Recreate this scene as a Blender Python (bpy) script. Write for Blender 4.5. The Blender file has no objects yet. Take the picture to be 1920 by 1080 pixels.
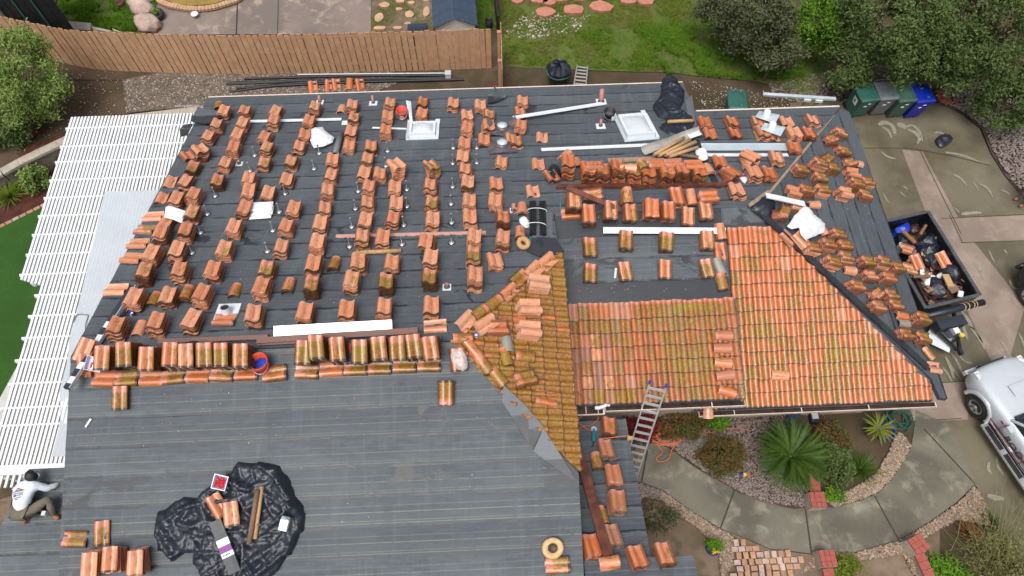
import bpy, bmesh, random
import numpy as np
from math import *
from mathutils import Vector, Matrix, noise
from mathutils.geometry import delaunay_2d_cdt
random.seed(7); RNG = np.random.default_rng(7)
SC = bpy.context.scene
C = SC.collection

# ------------------------------------------------------------------ camera, light, exposure
Hc = 20.4
FPX = 1331.0                       # focal length in photo pixels (1920 wide)
TILT = radians(27.4)               # away from straight down
YAW = radians(2.4)                 # the house is turned this much to the camera
cam_d = bpy.data.cameras.new('camera'); cam = bpy.data.objects.new('camera', cam_d); C.objects.link(cam)
cam_d.sensor_width = 36; cam_d.lens = FPX / 1920 * 36; cam_d.clip_start = .1; cam_d.clip_end = 1500
cam.location = (0, 0, Hc); cam.rotation_euler = (TILT, 0, 0)
SC.camera = cam
SUN_EL, SUN_AZ = radians(70), radians(205)
world = bpy.data.worlds.new('World'); SC.world = world; world.use_nodes = True
wn = world.node_tree; wn.nodes.clear()
wo = wn.nodes.new('ShaderNodeOutputWorld'); wb = wn.nodes.new('ShaderNodeBackground')
sky = wn.nodes.new('ShaderNodeTexSky'); sky.sky_type = 'NISHITA'; sky.sun_disc = False
sky.sun_elevation = SUN_EL; sky.sun_rotation = SUN_AZ; sky.air_density = 1.0; sky.dust_density = 6.0; sky.ozone_density = 1.0
hs = wn.nodes.new('ShaderNodeHueSaturation'); hs.inputs['Saturation'].default_value = .38
wn.links.new(sky.outputs[0], hs.inputs['Color']); wn.links.new(hs.outputs[0], wb.inputs[0])
wb.inputs[1].default_value = .118
wn.links.new(wb.outputs[0], wo.inputs[0])
sd = bpy.data.lights.new('sun', 'SUN'); sd.energy = 1.15; sd.angle = radians(26); sd.color = (1, .97, .92)
so = bpy.data.objects.new('sun', sd); C.objects.link(so)
so.rotation_euler = Vector((-sin(SUN_AZ)*cos(SUN_EL), -cos(SUN_AZ)*cos(SUN_EL), -sin(SUN_EL))).to_track_quat("-Z", "Y").to_euler()
SC.view_settings.view_transform = 'Standard'; SC.view_settings.look = 'None'
SC.view_settings.exposure = .52; SC.view_settings.gamma = 1; SC.view_settings.use_curve_mapping = False
SC.cycles.max_bounces = 6; SC.cycles.transparent_max_bounces = 4

# ------------------------------------------------------------------ geometry of the place
sa, ca = sin(TILT), cos(TILT); cy, sy = cos(YAW), sin(YAW)
def to_h(x, y): return (x*cy + y*sy, -x*sy + y*cy)          # world -> house plan
def to_w(hx, hy): return (hx*cy - hy*sy, hx*sy + hy*cy)     # house plan -> world
HR = Matrix.Rotation(YAW, 4, 'Z')
ZR, HYR = 6.07, 6.147                                       # main ridge height and place
PL = {}                                                     # roof planes z = c + ax*hx + ay*hy
PL['back'] = (ZR + HYR/3, 0, -1/3)
PL['front'] = (ZR - HYR/3, 0, 1/3)
HM, ZM, XE = 10.28, 4.69, 6.91                              # lower ridge, hip apex
PL['mid'] = (ZM - .25*HM, 0, .25)
PL['right'] = (ZM - .4*HM, 0, .4)
PL['hip'] = (ZM + .4*XE, -.4, 0)
PL['tri'] = (6.02 - 1.03/3, -1/3, 0)
PL['low'] = (3.2 + .32*5.1, 0, -.32)
PL['west'] = (ZR - HYR/3 - .5, 0, 1/3)
def pz(pl, hx, hy): c, ax, ay = PL[pl]; return c + ax*hx + ay*hy
def meet(px, py, c, ax=0, ay=0):
    rx, ry, rz = (px-960)/FPX, sa - ca*(py-540)/FPX, -(ca + sa*(py-540)/FPX)
    hx, hy = to_h(rx, ry)
    t = (c - Hc)/(rz - ax*hx - ay*hy)
    return Vector((t*rx, t*ry, Hc + t*rz))
def on(px, py, pl, lift=0): c, ax, ay = PL[pl]; return meet(px, py, c + lift, ax, ay)
def flat(px, py, z=0): return meet(px, py, z)
def sstep(a, b, x):
    t = min(1, max(0, (x-a)/(b-a))); return t*t*(3-2*t)
BANK = .8
WALL_PX = [(-120, 372), (0, 318), (40, 296), (128, 254), (240, 217), (372, 201)]
WALL = [to_h(*flat(x, y, BANK + .1)[:2]) for x, y in WALL_PX]
def wall_y(hx):
    if hx <= WALL[0][0]: return WALL[0][1]
    for (a, b), (c, d) in zip(WALL, WALL[1:]):
        if hx <= c: return b + (d-b)*(hx-a)/(c-a)
    return 15.9
def h_at(hx, hy):
    if hx < -9.2: return BANK if hy > wall_y(hx) else 0
    return BANK * sstep(14.9, 15.8, hy) * (1 - sstep(6.2, 10.5, hx))
def gnd(px, py, lift=0):
    z = 0
    for k in range(9):
        p = flat(px, py, z); z = .5*z + .5*h_at(*to_h(p.x, p.y))
    p = flat(px, py, h_at(*to_h(p.x, p.y)) if k else 0); return Vector((p.x, p.y, p.z + lift))

# ------------------------------------------------------------------ helpers
def tag(o, label=None, cat=None, group=None, kind=None):
    if label: o['label'] = label
    if cat: o['category'] = cat
    if group: o['group'] = group
    if kind: o['kind'] = kind
    return o
def thing(name, label, cat, mat=None, group=None):
    o = bpy.data.objects.new(name, None); o.empty_display_size = .1; C.objects.link(o)
    if mat is not None: o.matrix_world = mat
    return tag(o, label, cat, group)
def link(name, mesh, parent=None, mat=None, col=None):
    o = bpy.data.objects.new(name, mesh); C.objects.link(o)
    if parent: o.parent = parent
    if mat is not None: o.matrix_local = mat
    if col: o.color = (*col, 1)[:4]
    return o
def frame(p, pl=None, rot=0, lift=0):
    """matrix at p with x along the house, z along the roof's normal"""
    if pl is None: n = Vector((0, 0, 1))
    else:
        c, ax, ay = PL[pl]; wx, wy = to_w(ax, ay); n = Vector((-wx, -wy, 1)).normalized()
    x = Vector((cy, sy, 0)); x = (x - n*x.dot(n)).normalized(); y = n.cross(x)
    m = Matrix((x, y, n)).transposed().to_4x4()
    m.translation = Vector(p) + n*lift
    return m @ Matrix.Rotation(rot, 4, 'Z')
def aim(a, b):
    """matrix at a whose x runs to b, z as upright as can be"""
    a, b = Vector(a), Vector(b); x = (b-a).normalized(); z = Vector((0, 0, 1)); y = z.cross(x)
    y = Vector((0, 1, 0)) if y.length < 1e-5 else y.normalized(); z = x.cross(y)
    m = Matrix((x, y, z)).transposed().to_4x4(); m.translation = a; return m
class MB:
    def __init__(s): s.v = []; s.f = []; s.m = []; s.s = []; s.cur = 0; s.M = Matrix.Identity(4); s.sm = False
    def add(s, vs, fs, sm=None):
        b = len(s.v); s.v += [tuple(s.M @ Vector(v)) for v in vs]
        for f in fs: s.f.append([b+i for i in f]); s.m.append(s.cur); s.s.append(s.sm if sm is None else sm)
        return s
    def box(s, x0, x1, y0, y1, z0, z1):
        return s.add([(x0,y0,z0),(x1,y0,z0),(x1,y1,z0),(x0,y1,z0),(x0,y0,z1),(x1,y0,z1),(x1,y1,z1),(x0,y1,z1)],
                     [(0,3,2,1),(4,5,6,7),(0,1,5,4),(1,2,6,5),(2,3,7,6),(3,0,4,7)])
    def prism(s, poly, z0, z1):
        n = len(poly)
        return s.add([(x,y,z0) for x,y in poly] + [(x,y,z1) for x,y in poly],
                     [tuple(range(n-1,-1,-1)), tuple(range(n,2*n))] + [(i,(i+1)%n,n+(i+1)%n,n+i) for i in range(n)])
    def lathe(s, prof, n=16, cap=True):
        vs = [(r*cos(2*pi*k/n), r*sin(2*pi*k/n), z) for r, z in prof for k in range(n)]
        fs = [(i*n+k, i*n+(k+1)%n, (i+1)*n+(k+1)%n, (i+1)*n+k) for i in range(len(prof)-1) for k in range(n)]
        s.add(vs, fs, True)
        if cap:
            if prof[0][0] > 1e-4: s.add([vs[k] for k in range(n)], [tuple(range(n-1,-1,-1))], False)
            if prof[-1][0] > 1e-4: s.add([vs[(len(prof)-1)*n+k] for k in range(n)], [tuple(range(n))], False)
        return s
    def tube(s, path, r, n=8, cap=True):
        path = [Vector(p) for p in path]; vs = []; fs = []; up = None
        for i, p in enumerate(path):
            d = (path[min(i+1, len(path)-1)] - path[max(i-1, 0)]).normalized()
            if up is None: up = d.orthogonal().normalized()
            up = (up - d*up.dot(d)); up = up.normalized() if up.length > 1e-6 else d.orthogonal().normalized()
            w = d.cross(up); rr = r[i] if isinstance(r, (list, tuple)) else r
            for k in range(n): vs.append(p + (up*cos(2*pi*k/n) + w*sin(2*pi*k/n))*rr)
        m = len(path)
        fs = [(i*n+k, i*n+(k+1)%n, (i+1)*n+(k+1)%n, (i+1)*n+k) for i in range(m-1) for k in range(n)]
        s.add(vs, fs, True)
        if cap: s.add(vs[:n], [tuple(range(n-1,-1,-1))], False); s.add(vs[-n:], [tuple(range(n))], False)
        return s
    def mesh(s, name, mats):
        me = bpy.data.meshes.new(name); me.from_pydata(s.v, [], s.f)
        for m in (mats if isinstance(mats, (list, tuple)) else [mats]): me.materials.append(m)
        me.polygons.foreach_set('material_index', s.m); me.polygons.foreach_set('use_smooth', s.s); me.update()
        return me
    def build(s, name, mats, parent=None, mat=None, col=None): return link(name, s.mesh(name, mats), parent, mat, col)
def np_mesh(name, v, f, mat, smooth=False):
    me = bpy.data.meshes.new(name); k = f.shape[1]
    me.vertices.add(len(v)); me.vertices.foreach_set('co', v.astype(np.float32).ravel())
    me.loops.add(f.size); me.loops.foreach_set('vertex_index', f.astype(np.int32).ravel())
    me.polygons.add(len(f)); me.polygons.foreach_set('loop_start', np.arange(0, f.size, k, dtype=np.int32))
    me.update(calc_edges=True); me.materials.append(mat)
    if smooth: me.polygons.foreach_set('use_smooth', np.ones(len(f), bool))
    return me
def inside(p, poly):
    x, y = p; r = False; j = len(poly)-1
    for i in range(len(poly)):
        xi, yi = poly[i]; xj, yj = poly[j]
        if (yi > y) != (yj > y) and x < (xj-xi)*(y-yi)/(yj-yi) + xi: r = not r
        j = i
    return r
def dense(poly, sp):
    out = []
    for (a, b), (c, d) in zip(poly, poly[1:] + poly[:1]):
        n = max(1, int(hypot(c-a, d-b)/sp))
        out += [(a + (c-a)*k/n, b + (d-b)*k/n) for k in range(n)]
    return out
def fill(poly, sp, jit=.3, rnd=random, dn=True):
    b = dense(poly, sp) if dn else list(poly); pts = list(b)
    xs = [p[0] for p in poly]; ys = [p[1] for p in poly]
    x = min(xs)
    while x < max(xs):
        y = min(ys)
        while y < max(ys):
            q = (x + rnd.uniform(-jit, jit)*sp, y + rnd.uniform(-jit, jit)*sp)
            if inside(q, poly) and min((q[0]-c)**2 + (q[1]-d)**2 for c, d in b) > (.45*sp)**2: pts.append(q)
            y += sp
        x += sp
    n = len(b)
    r = delaunay_2d_cdt([Vector(p) for p in pts], [(i, (i+1) % n) for i in range(n)], [], 1, 1e-5)
    return [tuple(v) for v in r[0]], [tuple(f) for f in r[2]], b
def catmull(pts, n=6, closed=False):
    P = [Vector(p) for p in pts]; out = []; m = len(P)
    for i in range(m if closed else m-1):
        a, b, c, d = (P[(i-1) % m], P[i], P[(i+1) % m], P[(i+2) % m]) if closed else (P[max(i-1,0)], P[i], P[i+1], P[min(i+2,m-1)])
        for k in range(n):
            t = k/n
            out.append(.5*((2*b) + (c-a)*t + (2*a-5*b+4*c-d)*t*t + (3*b-a-3*c+d)*t**3))
    if not closed: out.append(P[-1])
    return out
ORD = 'first second third fourth fifth sixth seventh eighth ninth tenth eleventh twelfth thirteenth fourteenth fifteenth sixteenth seventeenth eighteenth nineteenth twentieth'.split()
NUM = 'zero one two three four five six seven eight nine ten eleven twelve'.split()

# ------------------------------------------------------------------ materials
class NT:
    def __init__(s, name, rough=.6, spec=.5, metal=0):
        s.mat = bpy.data.materials.new(name); s.mat.use_nodes = True; s.t = s.mat.node_tree
        s.b = s.t.nodes['Principled BSDF']; s.b.inputs['Roughness'].default_value = rough
        s.b.inputs['Specular IOR Level'].default_value = spec; s.b.inputs['Metallic'].default_value = metal
    def n(s, typ, ins=None, **kw):
        nd = s.t.nodes.new('ShaderNode' + typ)
        for k, v in kw.items(): setattr(nd, k, v)
        for k, v in (ins or {}).items(): s.put(nd.inputs[k], v)
        return nd
    def put(s, sock, v):
        if isinstance(v, bpy.types.NodeSocket): s.t.links.new(v, sock)
        elif isinstance(v, tuple) and len(v) == 3 and sock.type == 'RGBA': sock.default_value = (*v, 1)
        else: sock.default_value = v
    def math(s, op, a, b=0, c=0, clamp=False):
        nd = s.n('Math', operation=op, use_clamp=clamp); s.put(nd.inputs[0], a); s.put(nd.inputs[1], b); s.put(nd.inputs[2], c); return nd.outputs[0]
    def step(s, lo, hi, v):
        nd = s.n('MapRange', interpolation_type='SMOOTHSTEP'); s.put(nd.inputs[0], v); nd.inputs[1].default_value = lo; nd.inputs[2].default_value = hi
        return nd.outputs[0]
    def mix(s, f, a, b, mode='MIX'):
        nd = s.n('Mix', data_type='RGBA', blend_type=mode); s.put(nd.inputs[0], f); s.put(nd.inputs[6], a); s.put(nd.inputs[7], b); return nd.outputs[2]
    def noise(s, vec, scale, detail=3, rough=.55, dist=0):
        nd = s.n('TexNoise', {'Scale': scale, 'Detail': detail, 'Roughness': rough, 'Distortion': dist})
        if vec is not None: s.put(nd.inputs['Vector'], vec)
        return nd.outputs[0]
    def obj(s): return s.n('TexCoord').outputs['Object']
    def geo(s): return s.n('NewGeometry').outputs['Position']
    def rnd(s): return s.n('ObjectInfo').outputs['Random']
    def shift(s, vec, k=37.):
        r = s.math('MULTIPLY', s.rnd(), k); cb = s.n('CombineXYZ', {0: r, 1: r, 2: r})
        return s.n('VectorMath', {0: vec, 1: cb.outputs[0]}, operation='ADD').outputs[0]
    def scale(s, vec, v): return s.n('VectorMath', {0: vec, 1: Vector(v)}, operation='MULTIPLY').outputs[0]
    def bump(s, h, dist=.01, st=.6):
        nd = s.n('Bump', {'Height': h, 'Distance': dist, 'Strength': st}); s.t.links.new(nd.outputs[0], s.b.inputs['Normal']); return s
    def out(s, col=None, rough=None):
        if col is not None: s.put(s.b.inputs['Base Color'], col)
        if rough is not None: s.put(s.b.inputs['Roughness'], rough)
        return s.mat
def simple(name, col, rough=.55, metal=0, var=.25, sc=6, bump=0, bsc=40, spec=.5):
    """one colour with wear: mottling at two scales, a little relief"""
    k = NT(name, rough, spec, metal); p = k.obj()
    a = k.noise(k.shift(p), sc, 5, .6); b = k.noise(p, sc*7, 2)
    f = k.math('MULTIPLY_ADD', b, .4, k.math('MULTIPLY', a, .8))
    dk = tuple(c*(1-var) for c in col); lt = tuple(min(1, c*(1+var)) for c in col)
    c = k.mix(k.step(.3, .9, f), dk, lt)
    if bump: k.bump(k.noise(p, bsc, 4), bump)
    return k.out(c, k.math('MULTIPLY_ADD', a, .25, rough-.12))
def clay_mat():
    k = NT('clay_tile', .4); p = k.obj(); q = k.shift(p); g = k.geo()
    oi = k.n('ObjectInfo'); sep = k.n('SeparateColor', {0: oi.outputs['Color']}); li, va, gr = sep.outputs
    xyz = k.n('SeparateXYZ', {0: p}); y = xyz.outputs[1]; x = xyz.outputs[0]
    n1 = k.noise(q, 5, 5, .65); n2 = k.noise(q, 22, 4, .6); n3 = k.noise(k.scale(q, (3, .7, 3)), 9, 3); nw = k.noise(g, .8, 4, .6)
    c = k.mix(k.step(0, .5, va), (.12, .040, .022), (.50, .130, .034))
    c = k.mix(k.step(.45, 1, va), c, (.68, .315, .18))
    c = k.mix(k.math('MULTIPLY', k.step(.42, .75, n3), .5), c, (.29, .082, .032))
    c = k.mix(k.math('MULTIPLY', k.step(.58, .8, n2), .2), c, (.58, .30, .17))
    # mud washed into the trough
    tr = k.math('MULTIPLY', k.step(.022, .006, k.math('ABSOLUTE', k.math('SUBTRACT', x, .020))), k.step(.42, .60, n1))
    c = k.mix(k.math('MULTIPLY', tr, .6), c, (.20, .085, .018))
    # crest of the barrel: wear, and the wet sky highlight painted pale
    cr_ = k.math('MULTIPLY', k.step(.042, .020, k.math('ABSOLUTE', k.math('ADD', x, .083))), k.step(.46, .56, k.noise(k.scale(q, (2, .55, 2)), 8, 4)))
    c = k.mix(k.math('MULTIPLY', cr_, .30), c, (.58, .24, .115))
    # lichen on the part of the tile that lay in the weather
    ex = k.step(.15, .09, y)
    a = k.math('ADD', k.math('MULTIPLY', n1, .62), k.math('MULTIPLY', n3, .62))
    a = k.math('ADD', a, k.math('MULTIPLY', k.step(-.05, .06, x), .15))
    a = k.math('ADD', a, k.math('MULTIPLY_ADD', nw, 1.6, -.78))
    th = k.math('SUBTRACT', a, k.math('MULTIPLY_ADD', li, -.60, 1.0))
    lm = k.math('MULTIPLY', k.math('MULTIPLY', k.step(-.04, .20, th), ex), .85)
    lc = k.mix(k.step(.38, .66, n2), (.15, .070, .012), (.33, .175, .012))
    lc = k.mix(k.step(.50, .70, k.math('MULTIPLY_ADD', nw, .5, k.math('MULTIPLY', n1, .5))), lc, (.25, .20, .010))
    c = k.mix(lm, c, lc)
    # old head of the tile and broken mortar at its ends
    hd = k.math('MULTIPLY', k.step(.14, .17, y), k.step(.02, .1, li))
    c = k.mix(k.math('MULTIPLY', hd, .65), c, (.52, .20, .13))
    en = k.math('MULTIPLY', k.step(.17, .22, k.math('ABSOLUTE', y)), k.step(.5, .62, k.noise(q, 12, 4, .7)))
    c = k.mix(k.math('MULTIPLY', en, .5), c, (.64, .50, .42))
    # shade line at the nose and side laps, painted into the colour
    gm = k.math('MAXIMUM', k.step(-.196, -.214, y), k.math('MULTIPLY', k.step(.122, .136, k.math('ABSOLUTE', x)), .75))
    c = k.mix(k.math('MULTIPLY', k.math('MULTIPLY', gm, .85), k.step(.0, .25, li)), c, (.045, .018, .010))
    c = k.mix(gr, c, k.mix(n1, (.12, .12, .10), (.36, .37, .33)))
    k.bump(k.math('MULTIPLY_ADD', n2, .6, n1), .006, .5)
    k.b.inputs['Coat Weight'].default_value = .35; k.b.inputs['Coat Roughness'].default_value = .22
    return k.out(c, k.math('MULTIPLY_ADD', n1, .4, .22))
def felt_mat():
    k = NT('roofing_felt', .6, .35); p = k.obj(); g = k.geo(); q = k.shift(p)
    oi = k.n('ObjectInfo'); sep = k.n('SeparateColor', {0: oi.outputs['Color']}); wet, lines, lite = sep.outputs
    xyz = k.n('SeparateXYZ', {0: p}); y = xyz.outputs[1]
    big = k.noise(g, .55, 5, .62); med = k.noise(k.scale(q, (1.2, 4, 1)), 2.2, 5, .65); fine = k.noise(q, 70, 3)
    c = k.mix(k.step(.3, .7, med), (.052, .063, .076), (.084, .099, .114))
    c = k.mix(k.math('MULTIPLY', k.step(.40, .68, big), .6), c, (.106, .124, .138))
    c = k.mix(k.math('MULTIPLY', k.step(.45, .8, fine), .4), c, (.16, .17, .175))
    streak = k.noise(k.scale(g, (5, .35, 1)), 1.5, 4, .6)
    c = k.mix(k.math('MULTIPLY', k.step(.5, .72, streak), .3), c, (.165, .175, .185))
    c = k.mix(k.math('MULTIPLY', k.rnd(), .5), c, (.058, .066, .079))
    gl = k.step(.25, .05, k.math('ABSOLUTE', k.math('SUBTRACT', y, .13)))
    c = k.mix(k.math('MULTIPLY', k.math('MULTIPLY', gl, lines), .22), c, (.14, .155, .145))
    brk = k.noise(k.scale(q, (1.2, .1, 1)), 5, 3)
    for pos, st in ((.085, .9), (.135, .6), (.31, 1.), (.44, .5)):
        d = k.math('ABSOLUTE', k.math('SUBTRACT', y, pos))
        ln = k.math('MULTIPLY', k.math('MULTIPLY', k.step(.014, .005, d), k.step(.25, .5, brk)), k.math('MULTIPLY', lines, st*.48))
        c = k.mix(ln, c, (.30, .33, .25))
    c = k.mix(lite, c, k.mix(med, (.15, .165, .18), (.20, .215, .23)))
    # water in puddles and along the laps, whose shadow line is painted in too
    wv = k.noise(k.scale(q, (.9, .4, 1)), 3.2, 5, .7)
    seam = k.step(.075, .02, k.math('SUBTRACT', y, k.math('MULTIPLY', k.math('SUBTRACT', wv, .5), .20)))
    seam = k.math('MULTIPLY', seam, k.step(.40, .52, k.noise(k.scale(q, (.5, .2, 1)), 2.6, 4)))
    pud = k.step(.0, .035, k.math('SUBTRACT', k.math('MULTIPLY', wet, .9), k.noise(g, 1.1, 7, .6, .6)))
    w = k.math('MAXIMUM', k.math('MULTIPLY', seam, .92), k.math('MULTIPLY', pud, .8))
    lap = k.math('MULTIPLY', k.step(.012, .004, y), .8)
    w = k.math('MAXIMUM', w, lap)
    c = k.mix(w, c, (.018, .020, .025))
    k.bump(k.math('MULTIPLY_ADD', k.noise(k.scale(q, (1, 2.5, 1)), 3, 4), 2.0, fine), .006, .4)
    return k.out(c, k.math('MULTIPLY_ADD', w, -.34, .66))
def ground_mat(name, cols, scales, rough=.9, bump=.02, bs=30):
    k = NT(name, rough, .3); g = k.geo()
    a = k.noise(g, scales[0], 5, .6); b = k.noise(g, scales[1], 4, .6)
    c = k.mix(k.step(.35, .65, a), cols[0], cols[1]); c = k.mix(k.math('MULTIPLY', k.step(.45, .68, b), .8), c, cols[2])
    k.bump(k.noise(g, bs, 4, .6), bump)
    return k.out(c)
def stone_mat(name, ramp, rough=.6, dirt=None):
    """loose stones: every island of the mesh takes its own tone"""
    k = NT(name, rough, .4); r = k.n('NewGeometry').outputs['Random Per Island']
    cr = k.n('ValToRGB', {0: r}); e = cr.color_ramp; e.interpolation = 'CONSTANT'
    for i, c in enumerate(ramp):
        el = e.elements[i] if i < 2 else e.elements.new(i/len(ramp))
        el.position = i/len(ramp); el.color = (*c, 1)
    c = k.mix(.25, cr.outputs[0], k.mix(k.noise(k.geo(), 60, 3), (.05, .04, .03), (.7, .6, .5)))
    return k.out(c)
def leaf_mat(name, ramp, rough=.75):
    k = NT(name, rough, .12); gm = k.n('NewGeometry'); r = gm.outputs['Random Per Island']
    cr = k.n('ValToRGB', {0: r}); e = cr.color_ramp
    for i, c in enumerate(ramp):
        el = e.elements[i] if i < 2 else e.elements.new(i/(len(ramp)-1))
        el.position = i/(len(ramp)-1); el.color = (*c, 1)
    cl = k.noise(k.geo(), 1.3, 3)
    c = k.mix(k.math('MULTIPLY', k.step(.35, .7, cl), .5), cr.outputs[0], ramp[-1])
    k.b.inputs['Transmission Weight'].default_value = 0
    return k.out(c)
def concrete_mat(name, base, dark, light, amt=.5, grit=True):
    k = NT(name, .6, .45); g = k.geo()
    a = k.noise(g, .45, 6, .62, .3); b = k.noise(g, 1.7, 6, .65, .4); f = k.noise(g, 60, 3)
    c = k.mix(k.step(.38, .62, a), dark, base); c = k.mix(k.math('MULTIPLY', k.step(.50, .70, b), amt), c, light)
    c = k.mix(k.math('MULTIPLY', f, .18), c, light)
    k.bump(f, .003, .3)
    return k.out(c, k.math('MULTIPLY_ADD', k.step(.38, .62, a), .3, .28))
M = {}
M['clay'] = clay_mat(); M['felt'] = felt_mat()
M['white'] = simple('white_painted_metal', (.66, .69, .72), .4, var=.06, sc=3)
M['flash'] = simple('galvanised_flashing', (.58, .66, .70), .32, metal=.35, var=.12, sc=3)
M['steel'] = simple('bright_metal', (.62, .64, .66), .3, metal=.8, var=.15)
M['alu'] = simple('ladder_aluminium', (.66, .67, .68), .35, metal=.55, var=.12)
M['perg'] = simple('white_pergola_paint', (.70, .72, .73), .5, var=.09, sc=5)
M['film'] = simple('black_plastic_film', (.011, .015, .026), .41, var=.3, sc=3, spec=.55)
M['black'] = simple('black_rubber', (.012, .013, .015), .5, var=.4)
M['blackm'] = simple('black_trailer_paint', (.012, .013, .015), .35, var=.4, sc=2)
M['railg'] = simple('worn_black_rail', (.06, .065, .07), .4, var=.4)
M['wood'] = simple('fence_wood', (.50, .29, .165), .75, var=.22, sc=3)
M['redwood'] = simple('wet_red_brown_timber', (.12, .036, .020), .5, var=.6, sc=5, bump=.004)
M['plank'] = simple('old_pale_timber', (.30, .22, .15), .7, var=.3, sc=6, bump=.003)
M['tan'] = simple('tan_cardboard', (.46, .28, .13), .7, var=.15, sc=8)
M['brownc'] = simple('brown_cardboard', (.17, .10, .065), .7, var=.2, sc=8)
M['paper'] = simple('white_paper', (.74, .75, .76), .7, var=.08, sc=8, bump=.004, bsc=14)
M['wrap'] = simple('clear_plastic_wrap', (.75, .75, .76), .2, var=.1)
M['wrap'].node_tree.nodes['Principled BSDF'].inputs['Alpha'].default_value = .45
M['cloth'] = simple('white_drop_cloth', (.66, .68, .70), .8, var=.08, sc=3, bump=.006, bsc=9)
M['orangeb'] = simple('orange_red_plastic', (.62, .060, .022), .35, var=.1)
M['blue'] = simple('blue_plastic', (.012, .05, .42), .4, var=.2)
M['binblue'] = simple('blue_bin_plastic', (.005, .018, .30), .4, var=.25, sc=3)
M['bingreen'] = simple('green_bin_plastic', (.030, .105, .085), .4, var=.3, sc=3)
M['bingreen2'] = simple('olive_green_bin_plastic', (.040, .095, .065), .45, var=.3, sc=3)
M['bingrey'] = simple('grey_bin_plastic', (.135, .15, .16), .45, var=.2, sc=3)
M['glass'] = simple('milky_skylight_dome', (.55, .58, .62), .15, var=.1, sc=2)
M['dglass'] = simple('dark_car_glass', (.02, .03, .03), .06, var=.3)
M['silver'] = simple('silver_car_paint', (.54, .58, .62), .2, metal=.25, var=.05, sc=1)
M['redstripe'] = simple('dark_red_decal', (.20, .012, .015), .3, var=.1)
M['ink'] = simple('dark_print', (.02, .025, .04), .6, var=.1)
M['redink'] = simple('red_print', (.4, .03, .04), .6, var=.1)
M['gutter'] = simple('cream_gutter_paint', (.62, .52, .45), .4, var=.15, sc=4)
M['mudw'] = simple('muddy_gutter_water', (.035, .018, .010), .3, var=.5, sc=5)
M['stucco'] = simple('tan_stucco', (.42, .34, .26), .9, var=.12, sc=4, bump=.004, bsc=60)
M['lead'] = simple('weathered_lead_flashing', (.13, .11, .12), .4, metal=.3, var=.55, sc=4)
M['pinkpipe'] = simple('copper_pink_pipe', (.46, .19, .15), .5, var=.25)
M['blockw'] = simple('grey_block', (.17, .15, .12), .85, var=.3, sc=4, bump=.006)
M['capst'] = simple('pale_cap_stone', (.36, .32, .26), .85, var=.25, sc=4, bump=.006)
M['boulder'] = simple('pink_grey_boulder', (.42, .31, .26), .85, var=.4, sc=3, bump=.02, bsc=14)
M['brickr'] = simple('red_brick', (.30, .075, .055), .8, var=.25, sc=9, bump=.004)
M['brickt'] = simple('tan_brick', (.34, .19, .12), .8, var=.3, sc=7, bump=.004)
M['trunk'] = simple('bark', (.12, .085, .06), .9, var=.35, sc=8, bump=.01)
M['skin'] = simple('skin', (.28, .14, .09), .5, var=.08)
M['hair'] = simple('black_hair', (.010, .009, .009), .5, var=.3, bump=.01, bsc=50)
M['shirt'] = simple('white_shirt_cloth', (.60, .64, .70), .85, var=.08, sc=6, bump=.008, bsc=12)
M['trous'] = simple('khaki_work_trousers', (.135, .115, .085), .9, var=.3, sc=7, bump=.008, bsc=16)
M['boot'] = simple('brown_leather', (.23, .10, .045), .6, var=.3)
M['leath'] = simple('dark_brown_leather', (.05, .02, .015), .5, var=.4)
M['straw'] = simple('straw', (.55, .38, .18), .8, var=.25, sc=14, bump=.006)
M['teal'] = simple('teal_tool_plastic', (.01, .16, .20), .4, var=.2)
M['pink'] = simple('pink_plastic', (.55, .06, .12), .4, var=.2)
M['purple'] = simple('purple_print', (.22, .05, .26), .6, var=.15)
M['redn'] = simple('red_plastic_caps', (.50, .02, .025), .4, var=.3)
M['lilac'] = simple('pale_lilac_plastic', (.60, .60, .72), .4, var=.1)
M['cord'] = simple('orange_cord', (.50, .13, .05), .5, var=.15)
M['greycord'] = simple('grey_hose', (.16, .16, .12), .5, var=.15)
M['hose'] = simple('green_hose', (.015, .085, .055), .4, var=.25)
M['yellow'] = simple('yellow_plastic', (.62, .45, .04), .4, var=.15)
M['ceram'] = simple('blue_glazed_pot', (.01, .03, .20), .2, var=.3)
M['terra'] = simple('dark_terracotta', (.13, .05, .035), .4, var=.3)
M['petal'] = simple('yellow_petals', (.65, .45, .03), .6, var=.2)
M['shedr'] = simple('blue_grey_shingle', (.030, .050, .085), .8, var=.25, sc=8)
M['shedw'] = simple('white_siding', (.72, .70, .66), .6, var=.08)
M['poolw'] = simple('murky_yellow_pool_water', (.26, .17, .035), .08, var=.25, sc=1)
M['coping'] = simple('buff_coping_stone', (.42, .24, .14), .8, var=.25, sc=4)
M['flag'] = simple('buff_flagstone', (.46, .29, .17), .85, var=.25, sc=3, bump=.006)
M['flagr'] = simple('red_flagstone', (.40, .17, .11), .85, var=.25, sc=3, bump=.006)
M['rim'] = simple('alloy_rim', (.45, .46, .46), .3, metal=.6, var=.1)
M['soil'] = ground_mat('brown_soil', [(.060, .038, .024), (.095, .065, .042), (.045, .048, .016)], (.5, 1.6))
M['soil2'] = ground_mat('sandy_soil', [(.15, .105, .07), (.21, .155, .11), (.10, .085, .045)], (.8, 2.3))
M['mulch'] = ground_mat('red_mulch', [(.060, .016, .012), (.095, .03, .02), (.04, .015, .012)], (2, 5), bump=.04, bs=45)
M['turf'] = ground_mat('green_artificial_turf', [(.022, .072, .008), (.030, .090, .011), (.020, .066, .008)], (.8, 12), bump=.02, bs=120)
M['grassg'] = ground_mat('grassy_soil', [(.060, .100, .014), (.095, .125, .022), (.12, .085, .05)], (.55, .9), bump=.03)
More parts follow.
